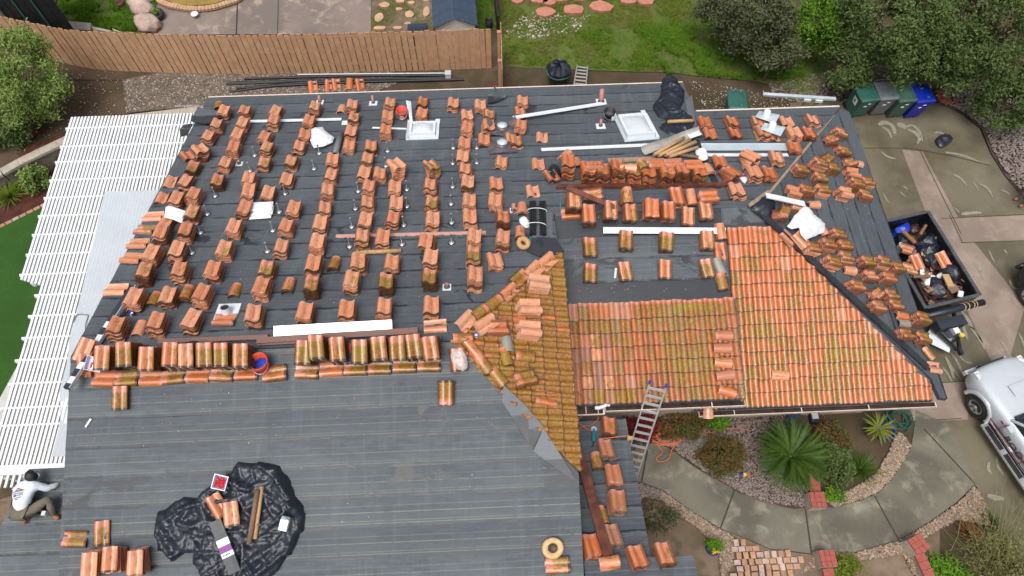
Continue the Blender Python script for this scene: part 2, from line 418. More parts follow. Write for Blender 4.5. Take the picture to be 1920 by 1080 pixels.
M['gravelg'] = ground_mat('gravel_bed', [(.11, .088, .068), (.16, .13, .105), (.07, .055, .042)], (3, 9), bump=.04, bs=60)
M['purpleg'] = ground_mat('purple_grey_gravel_bed', [(.075, .055, .052), (.12, .088, .082), (.05, .036, .034)], (3, 9), bump=.04, bs=60)
M['drive'] = concrete_mat('wet_driveway_concrete', (.135, .116, .074), (.088, .075, .045), (.21, .19, .14), .3)
M['walk'] = concrete_mat('damp_walkway_concrete', (.132, .122, .088), (.070, .064, .045), (.32, .30, .235), .5)
M['stamp'] = concrete_mat('pink_stamped_concrete', (.27, .205, .165), (.19, .145, .115), (.36, .29, .25), .5)
M['patio'] = concrete_mat('stained_patio_concrete', (.20, .155, .135), (.13, .108, .098), (.50, .39, .28), .5)
M['palec'] = concrete_mat('pale_patio_concrete', (.48, .47, .45), (.40, .39, .37), (.55, .54, .52), .4)
M['dry'] = simple('dry_pale_scuff', (.235, .215, .165), .8, var=.3, sc=9)
M['joint'] = simple('dark_joint', (.035, .032, .022), .8, var=.2)
M['gravel'] = stone_mat('grey_tan_pebbles', [(.34, .29, .23), (.20, .16, .13), (.44, .39, .33), (.13, .10, .085), (.27, .21, .16)])
M['pebble'] = stone_mat('river_pebbles', [(.26, .15, .08), (.16, .095, .06), (.30, .20, .115), (.11, .065, .045), (.21, .135, .085), (.36, .28, .20)])
M['chip'] = stone_mat('purple_grey_chips', [(.17, .125, .12), (.11, .075, .075), (.24, .19, .18), (.085, .06, .055), (.24, .17, .15)])
M['wchip'] = stone_mat('pale_scree', [(.45, .40, .35), (.30, .25, .2), (.55, .52, .48), (.2, .15, .11)])
M['blade'] = leaf_mat('grass_blades', [(.070, .135, .010), (.10, .185, .014), (.14, .215, .02), (.17, .16, .03)])
M['leaf1'] = leaf_mat('grey_green_leaves', [(.10, .155, .030), (.15, .225, .050), (.22, .30, .085)])
M['leaf2'] = leaf_mat('dark_green_leaves', [(.042, .064, .018), (.070, .105, .030), (.11, .155, .050)])
M['leaf3'] = leaf_mat('bright_green_leaves', [(.055, .125, .010), (.085, .19, .014), (.125, .24, .022)])
M['leaf4'] = leaf_mat('dull_grey_leaves', [(.046, .056, .026), (.072, .084, .040), (.10, .112, .056)])
M['leaf5'] = leaf_mat('red_green_leaves', [(.045, .075, .018), (.070, .10, .022), (.16, .055, .03)])
M['leaf6'] = leaf_mat('crimson_leaves', [(.03, .05, .014), (.12, .012, .02), (.25, .02, .035)])
M['frond'] = leaf_mat('palm_fronds', [(.015, .042, .008), (.028, .070, .011), (.075, .12, .016)], .4)
M['yucca'] = leaf_mat('yellow_green_fronds', [(.07, .115, .012), (.12, .16, .016), (.16, .18, .025)], .4)
M['stalk'] = leaf_mat('yellow_green_stalks', [(.15, .16, .05), (.20, .20, .075), (.24, .22, .10)])
M['dryst'] = leaf_mat('rusty_grass', [(.22, .085, .025), (.28, .12, .04), (.18, .09, .04)])

# ------------------------------------------------------------------ the ground
def nearest_grid():
    xs = np.concatenate([np.linspace(-70, -26, 12), np.arange(-25, 24, .35), np.linspace(25, 70, 12)])
    ys = np.concatenate([np.linspace(-60, -6, 12), np.arange(-5, 30, .35), np.linspace(31, 140, 14)])
    v = np.array([(*to_w(x, y), h_at(x, y) - .03) for y in ys for x in xs]); n = len(xs)
    f = np.array([(j*n+i, j*n+i+1, (j+1)*n+i+1, (j+1)*n+i) for j in range(len(ys)-1) for i in range(n-1)])
    return np_mesh('ground', v, f, M['soil'], True)
tag(link('ground', nearest_grid()), kind='structure')
far = MB(); far.add([(-600, -600, -.3), (600, -600, -.3), (600, 600, -.3), (-600, 600, -.3)], [(0, 1, 2, 3)])
tag(far.build('far_ground', M['soil']), kind='structure')
LV = [0]
def patch(name, px, mat, lift=None, sp=.6, smooth=True, kind='structure', thick=0, curve=0):
    """a sheet of ground whose outline is given by points of the ground"""
    pts = [to_h(*gnd(x, y)[:2]) for x, y in px]
    if curve: pts = [tuple(p[:2]) for p in catmull([(a, b, 0) for a, b in pts], curve, True)]
    v, f, b = fill(pts, sp)
    if lift is None: LV[0] += 1; lift = .004*LV[0]
    vs = [(*to_w(x, y), h_at(x, y) + lift) for x, y in v]
    m = MB(); m.sm = True; m.add(vs, f)
    if thick:
        w = [(*to_w(x, y), h_at(x, y) + lift) for x, y in b]; n = len(w)
        m.add(w + [(x, y, z - thick) for x, y, z in w], [(i, n+i, n+(i+1) % n, (i+1) % n) for i in range(n)], False)
    o = m.build(name, mat)
    return tag(o, kind=kind) if kind else o
def scatter(name, px, n, mat, size, lift=0, shape='stone', thin=0):
    if name == 'grass_tufts': shape = 'tuft'
    pts = [to_h(*gnd(x, y)[:2]) for x, y in px]
    xs = [p[0] for p in pts]; ys = [p[1] for p in pts]; pos = []
    while len(pos) < n:
        q = (random.uniform(min(xs), max(xs)), random.uniform(min(ys), max(ys)))
        if thin and noise.noise(Vector((q[0]*.9, q[1]*.9, 3.)))*.5 + noise.noise(Vector((q[0]*2.7, q[1]*2.7, 8.)))*.3 + .5 < thin: 
            if random.random() < .93: continue
        if inside(q, pts): pos.append((*to_w(*q), h_at(*q) + lift))
    pos = np.array(pos); N = len(pos)
    if shape == 'stone':
        t = np.array([(1,0,0),(-1,0,0),(0,1,0),(0,-1,0),(0,0,1),(0,0,-1),(.62,.62,.5),(-.62,.62,.5),(-.62,-.62,.5),(.62,-.62,.5)], float)
        fc = np.array([(4,6,7),(4,7,8),(4,8,9),(4,9,6),(0,2,6),(2,7,6),(2,1,7),(1,8,7),(1,3,8),(3,9,8),(3,0,9),(0,6,9)])
        s = RNG.uniform(size[0], size[1], (N, 1, 1)); a = RNG.uniform(0, 2*pi, N)
        v = t[None] * s * np.stack([RNG.uniform(.8, 1.3, N), RNG.uniform(.6, 1, N), RNG.uniform(.4, .7, N)], 1)[:, None, :]
        v = v + RNG.normal(0, .12, v.shape)*s
        R = np.zeros((N, 3, 3)); R[:, 0, 0] = np.cos(a); R[:, 0, 1] = -np.sin(a); R[:, 1, 0] = np.sin(a); R[:, 1, 1] = np.cos(a); R[:, 2, 2] = 1
        v = np.einsum('nij,nkj->nki', R, v) + pos[:, None, :]
    else:                                            # tufts of blades
        K = 5; h = RNG.uniform(size[0], size[1], (N, K)); a = RNG.uniform(0, 2*pi, (N, K)); l = RNG.uniform(.2, .9, (N, K))
        base = pos[:, None, :] + np.stack([np.cos(a)*.03, np.sin(a)*.03, a*0], 2)
        w = np.stack([-np.sin(a), np.cos(a), a*0], 2)*h[..., None]*.10
        tip = base + np.stack([np.cos(a)*l, np.sin(a)*l, a*0 + 1], 2)*h[..., None]
        v = np.stack([base - w, base + w, tip], 2).reshape(N, K*3, 3); fc = np.arange(K*3).reshape(K, 3)
    f = (fc[None] + (np.arange(N)*v.shape[1])[:, None, None]).reshape(-1, 3)
    return tag(link(name, np_mesh(name, v.reshape(-1, 3), f, mat)), kind='stuff')
# the yard behind the fence and the slope
patch('garden_soil', [(-140,-70),(1050,-70),(1050,180),(1000,185),(380,190),(380,150),(-140,150)], M['soil'], sp=1.2)
patch('neighbour_lawn', [(60,-60),(330,-60),(300,62),(255,64),(190,58),(70,45)], M['grassg'], sp=.6)
patch('hillside_grass', [(938,-60),(1480,-60),(1500,60),(1560,120),(1530,185),(1450,160),(1400,150),(1300,142),(1200,135),(1100,132),(940,125)], M['grassg'], sp=.6)
patch('neighbour_grass_strip', [(893,-60),(930,-60),(930,57),(893,57)], M['grassg'], sp=.6)
patch('flagstone_lawn', [(697,-60),(812,-60),(812,62),(697,62)], M['soil2'], sp=.6)
patch('patio', [(340,-60),(696,-60),(696,64),(290,66),(262,45),(240,20),(258,-20)], M['patio'], sp=.7)
patch('patio_joint', [(447,-60),(449,-60),(445,66),(442,66)], M['joint']); patch('patio_joint', [(523,-60),(524.5,-60),(521.5,66),(520,66)], M['joint'])
patch('gravel_bed', [(230,150),(300,137),(480,139),(700,133),(770,140),(760,150),(700,175),(400,200),(300,207),(240,213)], M['gravelg'], sp=.6)
scatter('gravel', [(232,152),(300,139),(480,141),(700,135),(768,138),(760,150),(700,175),(400,198),(300,205),(238,212)], 7500, M['gravel'], (.018, .045), .02)
scatter('gravel_litter', [(140,130),(230,135),(240,210),(150,250),(80,260)], 160, M['gravel'], (.015, .035), .01)
scatter('grass_tufts', [(70,-60),(330,-60),(268,60),(190,56),(80,42)], 12000, M['leaf3'], (.05, .15), thin=.36)
scatter('grass_tufts', [(938,-60),(1440,-60),(1490,60),(1540,120),(1520,185),(1450,160),(1400,146),(1300,138),(1200,133),(1100,128),(940,122)], 26000, M['blade'], (.03, .11), thin=.40)
scatter('grass_tufts', [(1080,60),(1300,40),(1480,60),(1500,140),(1300,135),(1150,125)], 5000, M['leaf3'], (.04, .13), thin=.50)
scatter('grass_tufts', [(1200,60),(1400,40),(1480,60),(1510,150),(1420,150),(1250,140)], 7000, M['leaf3'], (.05, .15), thin=.46)
scatter('grass_tufts', [(893,-60),(930,-60),(930,57),(893,57)], 2200, M['leaf3'], (.04, .10))
scatter('grass_tufts', [(697,-60),(812,-60),(812,62),(697,62)], 3800, M['blade'], (.03, .08), thin=.50)
scatter('scree', [(985,25),(1110,30),(1080,62),(990,75),(940,70)], 260, M['wchip'], (.02, .06), .03)
scatter('scree', [(1290,150),(1500,170),(1560,190),(1320,215)], 420, M['wchip'], (.012, .035), .01)
scatter('leaf_litter', [(1440,150),(1600,130),(1640,180),(1560,200),(1450,185)], 1600, M['chip'], (.02, .05), .01)
# lawn, mulch and paving under the pergola side
patch('left_lawn', [(-90,470),(0,428),(90,384),(150,370),(150,900),(-90,900)], M['turf'], sp=1)
patch('mulch_bed', [(-90,360),(0,330),(60,310),(150,275),(150,352),(88,380),(0,424),(-90,465)], M['mulch'], sp=.6)
patch('patio_slab', [(112,420),(150,310),(330,200),(420,200),(420,900),(-80,900),(-60,860),(60,640)], M['palec'], sp=1.5)
# driveway, walkway and beds in front
patch('front_soil', [(1080,700),(1760,700),(1760,1200),(1080,1200)], M['soil2'], sp=1.2)
patch('bed_soil', [(1170,760),(1720,760),(1712,830),(1690,880),(1640,930),(1560,952),(1480,955),(1385,925),(1300,875),(1225,830)], M['soil'], sp=.8)
patch('driveway', [(1540,190),(1600,195),(1660,190),(1760,196),(1800,215),(1835,243),(1855,290),(1880,330),(1925,385),(2300,700),(2300,1250),(2000,1250),(1850,960),(1826,908),(1790,880),(1720,800),(1690,770),(1480,700),(1480,195)], M['drive'], sp=.9)
WALK = [(1172,800),(1215,812),(1228,828),(1262,848),(1300,877),(1345,905),(1385,927),(1440,948),(1500,957),(1560,953),(1612,940),(1645,925),(1672,897),(1694,862),(1707,835),(1712,800),(1716,770),
        (1780,800),(1826,908),(1790,943),(1740,979),(1682,1013),(1600,1036),(1520,1039),(1440,1029),(1410,1016),(1350,992),(1300,962),(1240,919),(1200,904),(1160,900)]
patch('walkway', WALK, M['walk'], sp=.6, thick=.1, lift=.09)
for a, b in (((1213,846),(1202,904)), ((1376,918),(1349,992)), ((1508,956),(1519,1038)), ((1637,931),(1681,1012)), ((1730,806),(1824,908))):
    w = 1.6; patch('walkway_joint', [(a[0]-w,a[1]),(a[0]+w,a[1]),(b[0]+w,b[1]),(b[0]-w,b[1])], M['joint'], lift=.095)
patch('stamped_strip', [(1690,283),(1728,286),(1795,410),(1812,440),(1920,575),(1885,690),(1862,690),(1800,560),(1760,470)], M['stamp'])
patch('stamped_strip', [(1762,412),(2000,402),(2000,452),(1800,457)], M['stamp'])
patch('stamped_strip', [(1690,722),(1815,716),(1812,788),(1712,792)], M['stamp'])
def groove(a, b, w=.022):
    p, q = gnd(*a, .105), gnd(*b, .105); d = (q-p).normalized(); n = Vector((-d.y, d.x, 0))*w*.5; K = max(1, int((q-p).length/1.0)); V = []
    for k in range(K+1): c = p.lerp(q, k/K); h = h_at(*to_h(c.x, c.y)); z = h + .004*LV[0] + .004; V += [(c.x+n.x, c.y+n.y, z), (c.x-n.x, c.y-n.y, z)]
    tag(MB().add(V, [(2*k, 2*k+1, 2*k+3, 2*k+2) for k in range(K)]).build('driveway_joint', M['joint']), kind='structure')
for a, b in (((1619,280),(1700,280)), ((1700,280),(1780,294)), ((1780,294),(1855,313)), ((1762,412),(1925,404)), ((1800,457),(1925,453)), ((1723,285),(1800,441)), ((1778,405),(1802,456)), ((1752,720),(1815,716)), ((1690,792),(1800,786))): groove(a, b)
def scuff(pts, w, seed):
    """a thin tapering arc where the concrete has dried"""
    P = catmull([gnd(x, y, .004*LV[0] + .006) for x, y in pts], 6); g = random.Random(seed); m = MB(); n = len(P); V = []
    for i, p in enumerate(P):
        d = (P[min(i+1, n-1)] - P[max(i-1, 0)]).normalized(); t = i/(n-1); q = w*(sin(pi*min(1, t*.9+.08))**.6)*(1 + .45*noise.noise(p*3.)) + .004
        V += [p + Vector((-d.y, d.x, 0))*q*.5, p - Vector((-d.y, d.x, 0))*q*.5]
    m.add(V, [(2*i, 2*i+1, 2*i+3, 2*i+2) for i in range(n-1)]); return tag(m.build('dry_scuff', M['dry']), kind='structure')
SCUFF = [([(1645,237),(1656,232),(1668,236),(1674,244),(1676,254)],.22),([(1652,240),(1664,248),(1670,262)],.10),([(1680,236),(1690,238),(1697,244)],.20),([(1697,240),(1710,238),(1722,250),(1728,268)],.10),([(1770,288),(1800,293),(1835,306)],.10),
  ([(1786,329),(1799,337),(1810,350)],.09),([(1822,344),(1828,351),(1831,360)],.05),([(1834,347),(1850,356),(1859,373)],.07),([(1875,359),(1884,362),(1891,367)],.07),([(1650,286),(1662,296),(1678,300)],.07),([(1655,365),(1660,376),(1666,383)],.05),([(1692,351),(1700,358)],.06),([(1686,362),(1690,366),(1696,371)],.05),
  ([(1824,495),(1836,508),(1842,526)],.13),([(1851,470),(1857,484),(1863,495)],.05),([(1800,404),(1815,402),(1838,401)],.14),([(1786,391),(1792,396),(1797,401)],.05),([(1800,586),(1812,600),(1820,618),(1836,640),(1843,657)],.13),([(1800,600),(1806,622),(1812,640)],.09),([(1812,612),(1826,622),(1840,645)],.06),([(1778,662),(1790,676),(1803,704)],.08),([(1770,670),(1780,690),(1786,712)],.10),
  ([(1795,668),(1808,680),(1821,682)],.06),([(1783,690),(1793,705),(1800,712)],.05),([(1765,690),(1776,705),(1782,717)],.06),([(1892,560),(1903,574),(1912,583)],.07),([(1874,640),(1884,657),(1894,674)],.09),([(1907,625),(1914,640),(1918,654)],.06),([(1852,867),(1850,880),(1857,890)],.07),([(1866,856),(1868,875),(1879,892)],.08),([(1877,850),(1884,862),(1889,874)],.07),([(1907,872),(1916,886),(1924,904)],.12),
  ([(1890,526),(1896,540),(1911,546)],.06),([(1848,930),(1862,934),(1880,936)],.12),([(1750,252),(1760,251),(1772,257)],.08),([(1700,245),(1715,252),(1722,262),(1718,272)],.14),([(1846,700),(1856,690),(1862,676)],.05),([(1733,262),(1736,264)],.05),([(1880,470),(1886,478)],.05)]
for k, (pts, w) in enumerate(SCUFF): scuff(pts, w, k)
patch('gravel_slope', [(1756,197),(1770,160),(1960,140),(1960,420),(1925,384),(1880,328),(1856,288),(1838,243),(1800,214)], M['purpleg'], sp=.7)
scatter('gravel_chips', [(1758,196),(1772,160),(1960,140),(1960,420),(1926,384),(1882,328),(1858,288),(1840,243),(1800,213)], 6500, M['chip'], (.02, .05), .16)
patch('gravel_patch', [(1190,903),(1240,920),(1246,952),(1215,958),(1195,950)], M['purpleg'])
scatter('gravel_chips', [(1190,905),(1240,922),(1246,952),(1215,958),(1195,950)], 900, M['chip'], (.016, .040), .125)
patch('gravel_patch', [(1228,824),(1300,800),(1460,850),(1520,930),(1512,952),(1440,944),(1385,923),(1345,900),(1300,872),(1262,843)], M['purpleg'])
scatter('gravel_chips', [(1228,826),(1300,800),(1460,850),(1520,930),(1512,952),(1440,944),(1385,923),(1345,900),(1300,872),(1262,845)], 5200, M['chip'], (.016, .040), .125)
scatter('gravel_chips', [(1320,775),(1470,770),(1480,860),(1380,830),(1320,800)], 1500, M['chip'], (.018, .045), .1)
PB = [[(1684,812),(1705,836),(1692,862),(1670,895),(1643,923),(1610,938),(1560,951),(1548,940),(1600,915),(1640,890),(1664,850),(1676,820)],
      [(1238,921),(1300,965),(1350,995),(1372,1006),(1372,1060),(1350,1085),(1348,1030),(1300,985),(1244,948)],
      [(1522,1041),(1600,1038),(1684,1015),(1742,981),(1792,945),(1822,914),(1850,950),(1850,985),(1790,975),(1730,1008),(1690,1040),(1600,1052),(1540,1052)],
      [(1470,1045),(1535,1045),(1535,1065),(1475,1080)], [(1690,1040),(1730,1030),(1740,1090),(1715,1090)]]
for q in PB: scatter('river_pebbles', q, 2400 if q is not PB[3] and q is not PB[4] else 380, M['pebble'], (.024, .050), .115)

# ------------------------------------------------------------------ the house
SHELL = 'single-storey house with stripped grey felt roof and patches of orange barrel tile'
house = thing('house', SHELL, 'house')
HE = 14.93; XH = 11.0
def quadpoly(pl, pts, dz=0): return [(*to_w(x, y), pz(pl, x, y) + dz) for x, y in pts]
SLOPES = {'back': [(-9.3,HYR),(-1.03,HYR),(1.53,8.75),(1.53,HM),(XE,HM),(XH,HE),(6.4,HE),(6.4,16.7),(-9.3,16.7)],
          'front': [(-9.3,-3),(1.56,-3),(1.56,3.4),(-1.03,HYR),(-9.3,HYR)],
          'mid': [(1.55,5.42),(5.95,5.42),(5.95,HM-.02),(1.55,HM)],
          'right': [(4.95,5.42),(11.15,5.42),(11.15,5.9),(XE,HM),(5.97,HM),(5.97,5.9),(4.95,5.9)],
          'hip': [(XE,HM),(11.12,5.9),(11.2,5.4),(11.45,5.4),(11.4,HE),(XH,HE)],
          'tri': [(-1.03,HYR+.01),(1.55,3.42),(1.55,8.74)],
          'low': [(1.6,5.15),(3.05,5.15),(3.05,1.75),(3.95,1.75),(3.95,-2),(1.6,-2)],
          'west': [(-9.25,-3),(-11.2,-3),(-11.2,2.2),(-10.35,4.05),(-9.25,4.05)]}
SL = {}
for pl, pts in SLOPES.items():
    m = MB(); n = len(pts); t = quadpoly(pl, pts, -.015); b = quadpoly(pl, pts, -.16)
    m.add(t + b, [tuple(range(n)), tuple(range(2*n-1, n-1, -1))] + [(i, n+i, n+(i+1) % n, (i+1) % n) for i in range(n)])
    SL[pl] = m.build('roof_slope', M['felt'], house, col=(.2, 0, 0))
def clip(poly, s, keep_ge, axis):
    out = []
    for i, p in enumerate(poly):
        q = poly[(i+1) % len(poly)]; a = (p[axis]-s)*(1 if keep_ge else -1); b = (q[axis]-s)*(1 if keep_ge else -1)
        if a >= 0: out.append(p)
        if a*b < 0: t = a/(a-b); out.append((p[0]+(q[0]-p[0])*t, p[1]+(q[1]-p[1])*t))
    return out
def courses(pl, lo, hi, w, axis=1, down=1, wet=.15, lines=1., poly=None):
    """lapped felt courses, each its own lifted strip; down=+1 when the slope falls towards +axis"""
    poly = poly or SLOPES[pl]; cnt = int((hi-lo)/w)+1
    for k in range(cnt):
        e = hi - k*w if down > 0 else lo + k*w               # lower edge of the course
        q = clip(clip(poly, e - w*down*1.02, down > 0, axis), e, down < 0, axis)
        q = [p for i, p in enumerate(q) if hypot(p[0]-q[i-1][0], p[1]-q[i-1][1]) > .02]
        if len(q) < 3: continue
        cx = sum(p[0] for p in q)/len(q); cyy = sum(p[1] for p in q)/len(q)
        o = (cx, e) if axis == 1 else (e, cyy)
        F = frame((*to_w(*o), pz(pl, *o)), pl, {(1,1): pi, (1,-1): 0, (0,1): pi/2, (0,-1): -pi/2}[(axis, down)])
        Fi = F.inverted(); d = []
        for p in dense(q, .33):
            off = abs(p[axis]-e)
            pp = list(p)
            if off < .01 or abs(off - w*1.02) < .01: pp[axis] += .022*noise.noise(Vector((p[0]*1.3, p[1]*1.3, k*3.1)))*(1 if off < .01 else 0)
            l = Fi @ Vector((*to_w(*pp), pz(pl, *pp)))
            d.append((l.x, l.y, .014 - .011*min(1, off/w) + .004*noise.noise(Vector((l.x*2, l.y*2, k)))))
        n = len(d); m = MB(); m.add(d + [(x, y, -.012) for x, y, z in d], [tuple(range(n))] + [(i, n+i, n+(i+1) % n, (i+1) % n) for i in range(n)])
        v = random.random()
        m.build('felt_strip', M['felt'], SL[pl], F, (wet*(.6+.8*v), lines*(.5+.5*random.random()), 0))
courses('back', HYR, 16.72, .555, 1, 1, .36, .30)
courses('front', -1, HYR, .585, 1, -1, .38, .9)
courses('mid', 5.42, HM, .60, 1, -1, .68, .4, [(1.55,7.6),(5.95,7.6),(5.95,HM-.02),(1.55,HM)])
courses('right', 9.4, HM, .45, 1, -1, .70, .15, [(6.0,9.4),(7.6,9.4),(XE,HM),(6.0,HM)])
courses('hip', XE, 11.42, .5, 0, 1, .2, .1)
courses('low', 0, 5.15, .56, 1, 1, .34, .55)
courses('west', 0, 4.05, .585, 1, -1, .1, .75)
# walls under the eaves
def wall(poly, tops, name='wall'):
    m = MB(); n = len(poly); b = [(*to_w(x, y), -.2) for x, y in poly]; t = [(*to_w(x, y), z) for (x, y), z in zip(poly, tops)]
    m.add(b + t, [(i, (i+1) % n, n+(i+1) % n, n+i) for i in range(n)]); m.build(name, M['stucco'], house)
def wl(pts): wall([p for p, _ in pts], [pz(l, *p) - .17 for p, l in pts])
wl([((-8.8,16.2),'back'),((-8.8,HYR),'back'),((-8.8,-2.5),'front'),((1.1,-2.5),'front'),((1.1,3.9),'front'),((-.9,HYR-.05),'front'),((1.1,8.4),'back'),((1.1,HM),'back'),((5.9,HM),'back'),((5.9,16.2),'back')])
wl([((1.3,8.3),'tri'),((1.3,3.8),'tri'),((1.1,3.9),'tri'),((1.1,8.3),'tri')])
wl([((1.2,9.9),'mid'),((1.2,5.9),'mid'),((5.55,5.9),'mid'),((5.55,9.9),'mid')])
wl([((5.6,9.9),'right'),((5.6,5.95),'right'),((10.6,5.95),'right'),((6.9,9.7),'right')])
wl([((10.6,6.4),'hip'),((10.6,14.4),'hip'),((6.5,14.4),'back'),((6.5,10.6),'back'),((7.2,10.4),'hip')])
wl([((1.5,4.7),'low'),((1.5,-1.5),'low'),((3.5,-1.5),'low'),((3.5,1.4),'low'),((2.7,1.5),'low'),((2.7,4.7),'low')])
wl([((-9.3,3.6),'west'),((-9.3,-2.5),'west'),((-10.7,-2.5),'west'),((-10.7,2.4),'west'),((-10.1,3.6),'west')])
# drip edges along the back eaves
def edge(x0, x1, y, pl, mat, name='eave_trim', h=.05):
    for a in np.arange(x0, x1-.01, 2.4):
        b = min(x1, a+2.4); m = MB(); p, q = (*to_w(a, y), pz(pl, a, y)), (*to_w(b, y), pz(pl, b, y))
        m.box(0, (Vector(q)-Vector(p)).length - .006, -.02, .035, -.14, .012); m.build(name, mat, house, aim(p, q))
edge(-9.3, 6.4, 16.72, 'back', M['gutter']); edge(6.42, 10.98, 14.96, 'back', M['gutter'])
def gutter(x0, x1, y, z, name='gutter'):
    p, q = Vector((*to_w(x0, y), z)), Vector((*to_w(x1, y), z)); L = (q-p).length
    g = MB(); g.box(0, L, -.07, -.055, -.10, 0); g.box(0, L, -.055, .07, -.10, -.09); g.box(-.012, 0, -.07, .07, -.10, 0); g.box(L, L+.012, -.07, .07, -.10, 0)
    o = g.build(name, M['gutter'], house, aim(p, q))
    w = MB(); w.box(.01, L-.01, -.053, .068, -.088, -.05); w.build('gutter_water', M['mudw'], o)
    x = .9
    while x < L:
        b = MB(); b.box(x-.012, x+.012, -.075, .06, -.012, .004); b.build('gutter_strap', M['gutter'], o); x += 1.75
gutter(2.55, 6.02, 5.34, 3.40); gutter(5.05, 11.2, 5.32, 2.70)
g2 = MB()
for x in (1.75, 2.05, 2.35): g2.box(x, x+.02, 5.2, 5.45, 3.36, 3.38)
g2.box(1.68, 2.5, 5.2, 5.225, 3.33, 3.385); g2.box(1.68, 2.5, 5.43, 5.45, 3.33, 3.385); g2.box(2.48, 2.52, 5.2, 5.45, 3.33, 3.39); g2.M = Matrix.Identity(4)
g2.build('gutter_rack', M['gutter'], house, HR)
mo = MB(); mo.box(1.68, 2.47, 5.225, 5.43, 3.32, 3.34); mo.build('gutter_water', M['mudw'], house, HR)
# ------------------------------------------------------------------ clay tiles
TW, TL_, TH_ = .352, .505, .017
PROF = [(0,.012),(.045,.040),(.12,.064),(.22,.077),(.32,.072),(.42,.052),(.49,.026),(.545,.008),(.62,0),(.74,.002),(.85,.012),(.93,.030),(1,.050)]
def s_tile(width=TW, length=TL_, seed=0, name='roof_tile', prof=PROF):
    r = random.Random(seed); n = len(prof); rows = [-length/2, -length*.1, length*.25, length/2]
    jit = [(r.uniform(-.003, .003), r.uniform(-.004, .004)) for _ in prof]
    wv = lambda i, j: .003*sin(i*1.7 + j*2.1 + seed)
    top = [((u-.5)*width*(1 - .012*j), y + (jit[i][1] if j in (0, 3) else 0), z*width/.33 + wv(i, j)) for j, y in enumerate(rows) for i, (u, z) in enumerate(prof)]
    bot = [(x, y, z - TH_) for x, y, z in top]
    m = MB(); N = len(top)
    m.add(top, [(j*n+i, j*n+i+1, (j+1)*n+i+1, (j+1)*n+i) for j in range(3) for i in range(n-1)], True)
    m.add(bot, [(j*n+i, (j+1)*n+i, (j+1)*n+i+1, j*n+i+1) for j in range(3) for i in range(n-1)], True)
    for j, fl in ((0, 0), (3, 1)):
        a = top[j*n:(j+1)*n]; b = bot[j*n:(j+1)*n]
        m.add(a + b, [((i, n+i, n+i+1, i+1) if not fl else (i, i+1, n+i+1, n+i)) for i in range(n-1)], False)
    for i in (0, n-1):
        a = [top[j*n+i] for j in range(4)]; b = [bot[j*n+i] for j in range(4)]
        m.add(a + b, [((j, j+1, 4+j+1, 4+j) if i == 0 else (j, 4+j, 4+j+1, j+1)) for j in range(3)], False)
    return m.mesh(name, M['clay'])
def barrel_tile(seed=0, name='ridge_tile'):
    m = MB(); n = 9; rows = [(-.225, .150), (-.17, .145), (.05, .135), (.225, .122)]
    pt = lambda y, r, k: (r*cos(pi*k/(n-1))*.95, y, r*sin(pi*k/(n-1))*.78)
    top = [pt(y, r, k) for y, r in rows for k in range(n)]; bot = [pt(y, r-.018, k) for y, r in rows for k in range(n)]
    m.add(top, [(j*n+i, (j+1)*n+i, (j+1)*n+i+1, j*n+i+1) for j in range(3) for i in range(n-1)], True)
    m.add(bot, [(j*n+i, j*n+i+1, (j+1)*n+i+1, (j+1)*n+i) for j in range(3) for i in range(n-1)], True)
    for j in (0, 3):
        m.add(top[j*n:(j+1)*n] + bot[j*n:(j+1)*n], [(i, i+1, n+i+1, n+i) for i in range(n-1)], False)
    for i in (0, n-1): m.add([top[j*n+i] for j in range(4)] + [bot[j*n+i] for j in range(4)], [(j, j+1, 5+j, 4+j) for j in range(3)], False)
    return m.mesh(name, M['clay'])
TILES = [s_tile(seed=k) for k in range(4)]
LAID = [s_tile(.276, .462, seed=10+k) for k in range(4)]
BARREL = [barrel_tile()]
def tcol(kind):
    u = random.uniform
    return {'fresh': (max(0, random.gauss(.05, .20)), u(.72, 1.02), 0), 'mid': (u(.40, .80), u(.55, .85), 0), 'mossy': (u(.75, 1.05), u(.5, .8), 0),
            'dusty': (0, u(.9, 1), u(.05, .2)), 'brown': (u(.0, .3), u(.25, .5), u(.15, .3)), 'grey': (.05, .5, u(.85, 1)), 'red': (u(.0, .3), u(.5, .65), 0)}[kind]
PITCH = .054
counts = {}
def place_base(px, py, h, pl):
    m = on(px, py, pl, h*.5); n = frame(m, pl).col[2].xyz
    return m - n*h*.5
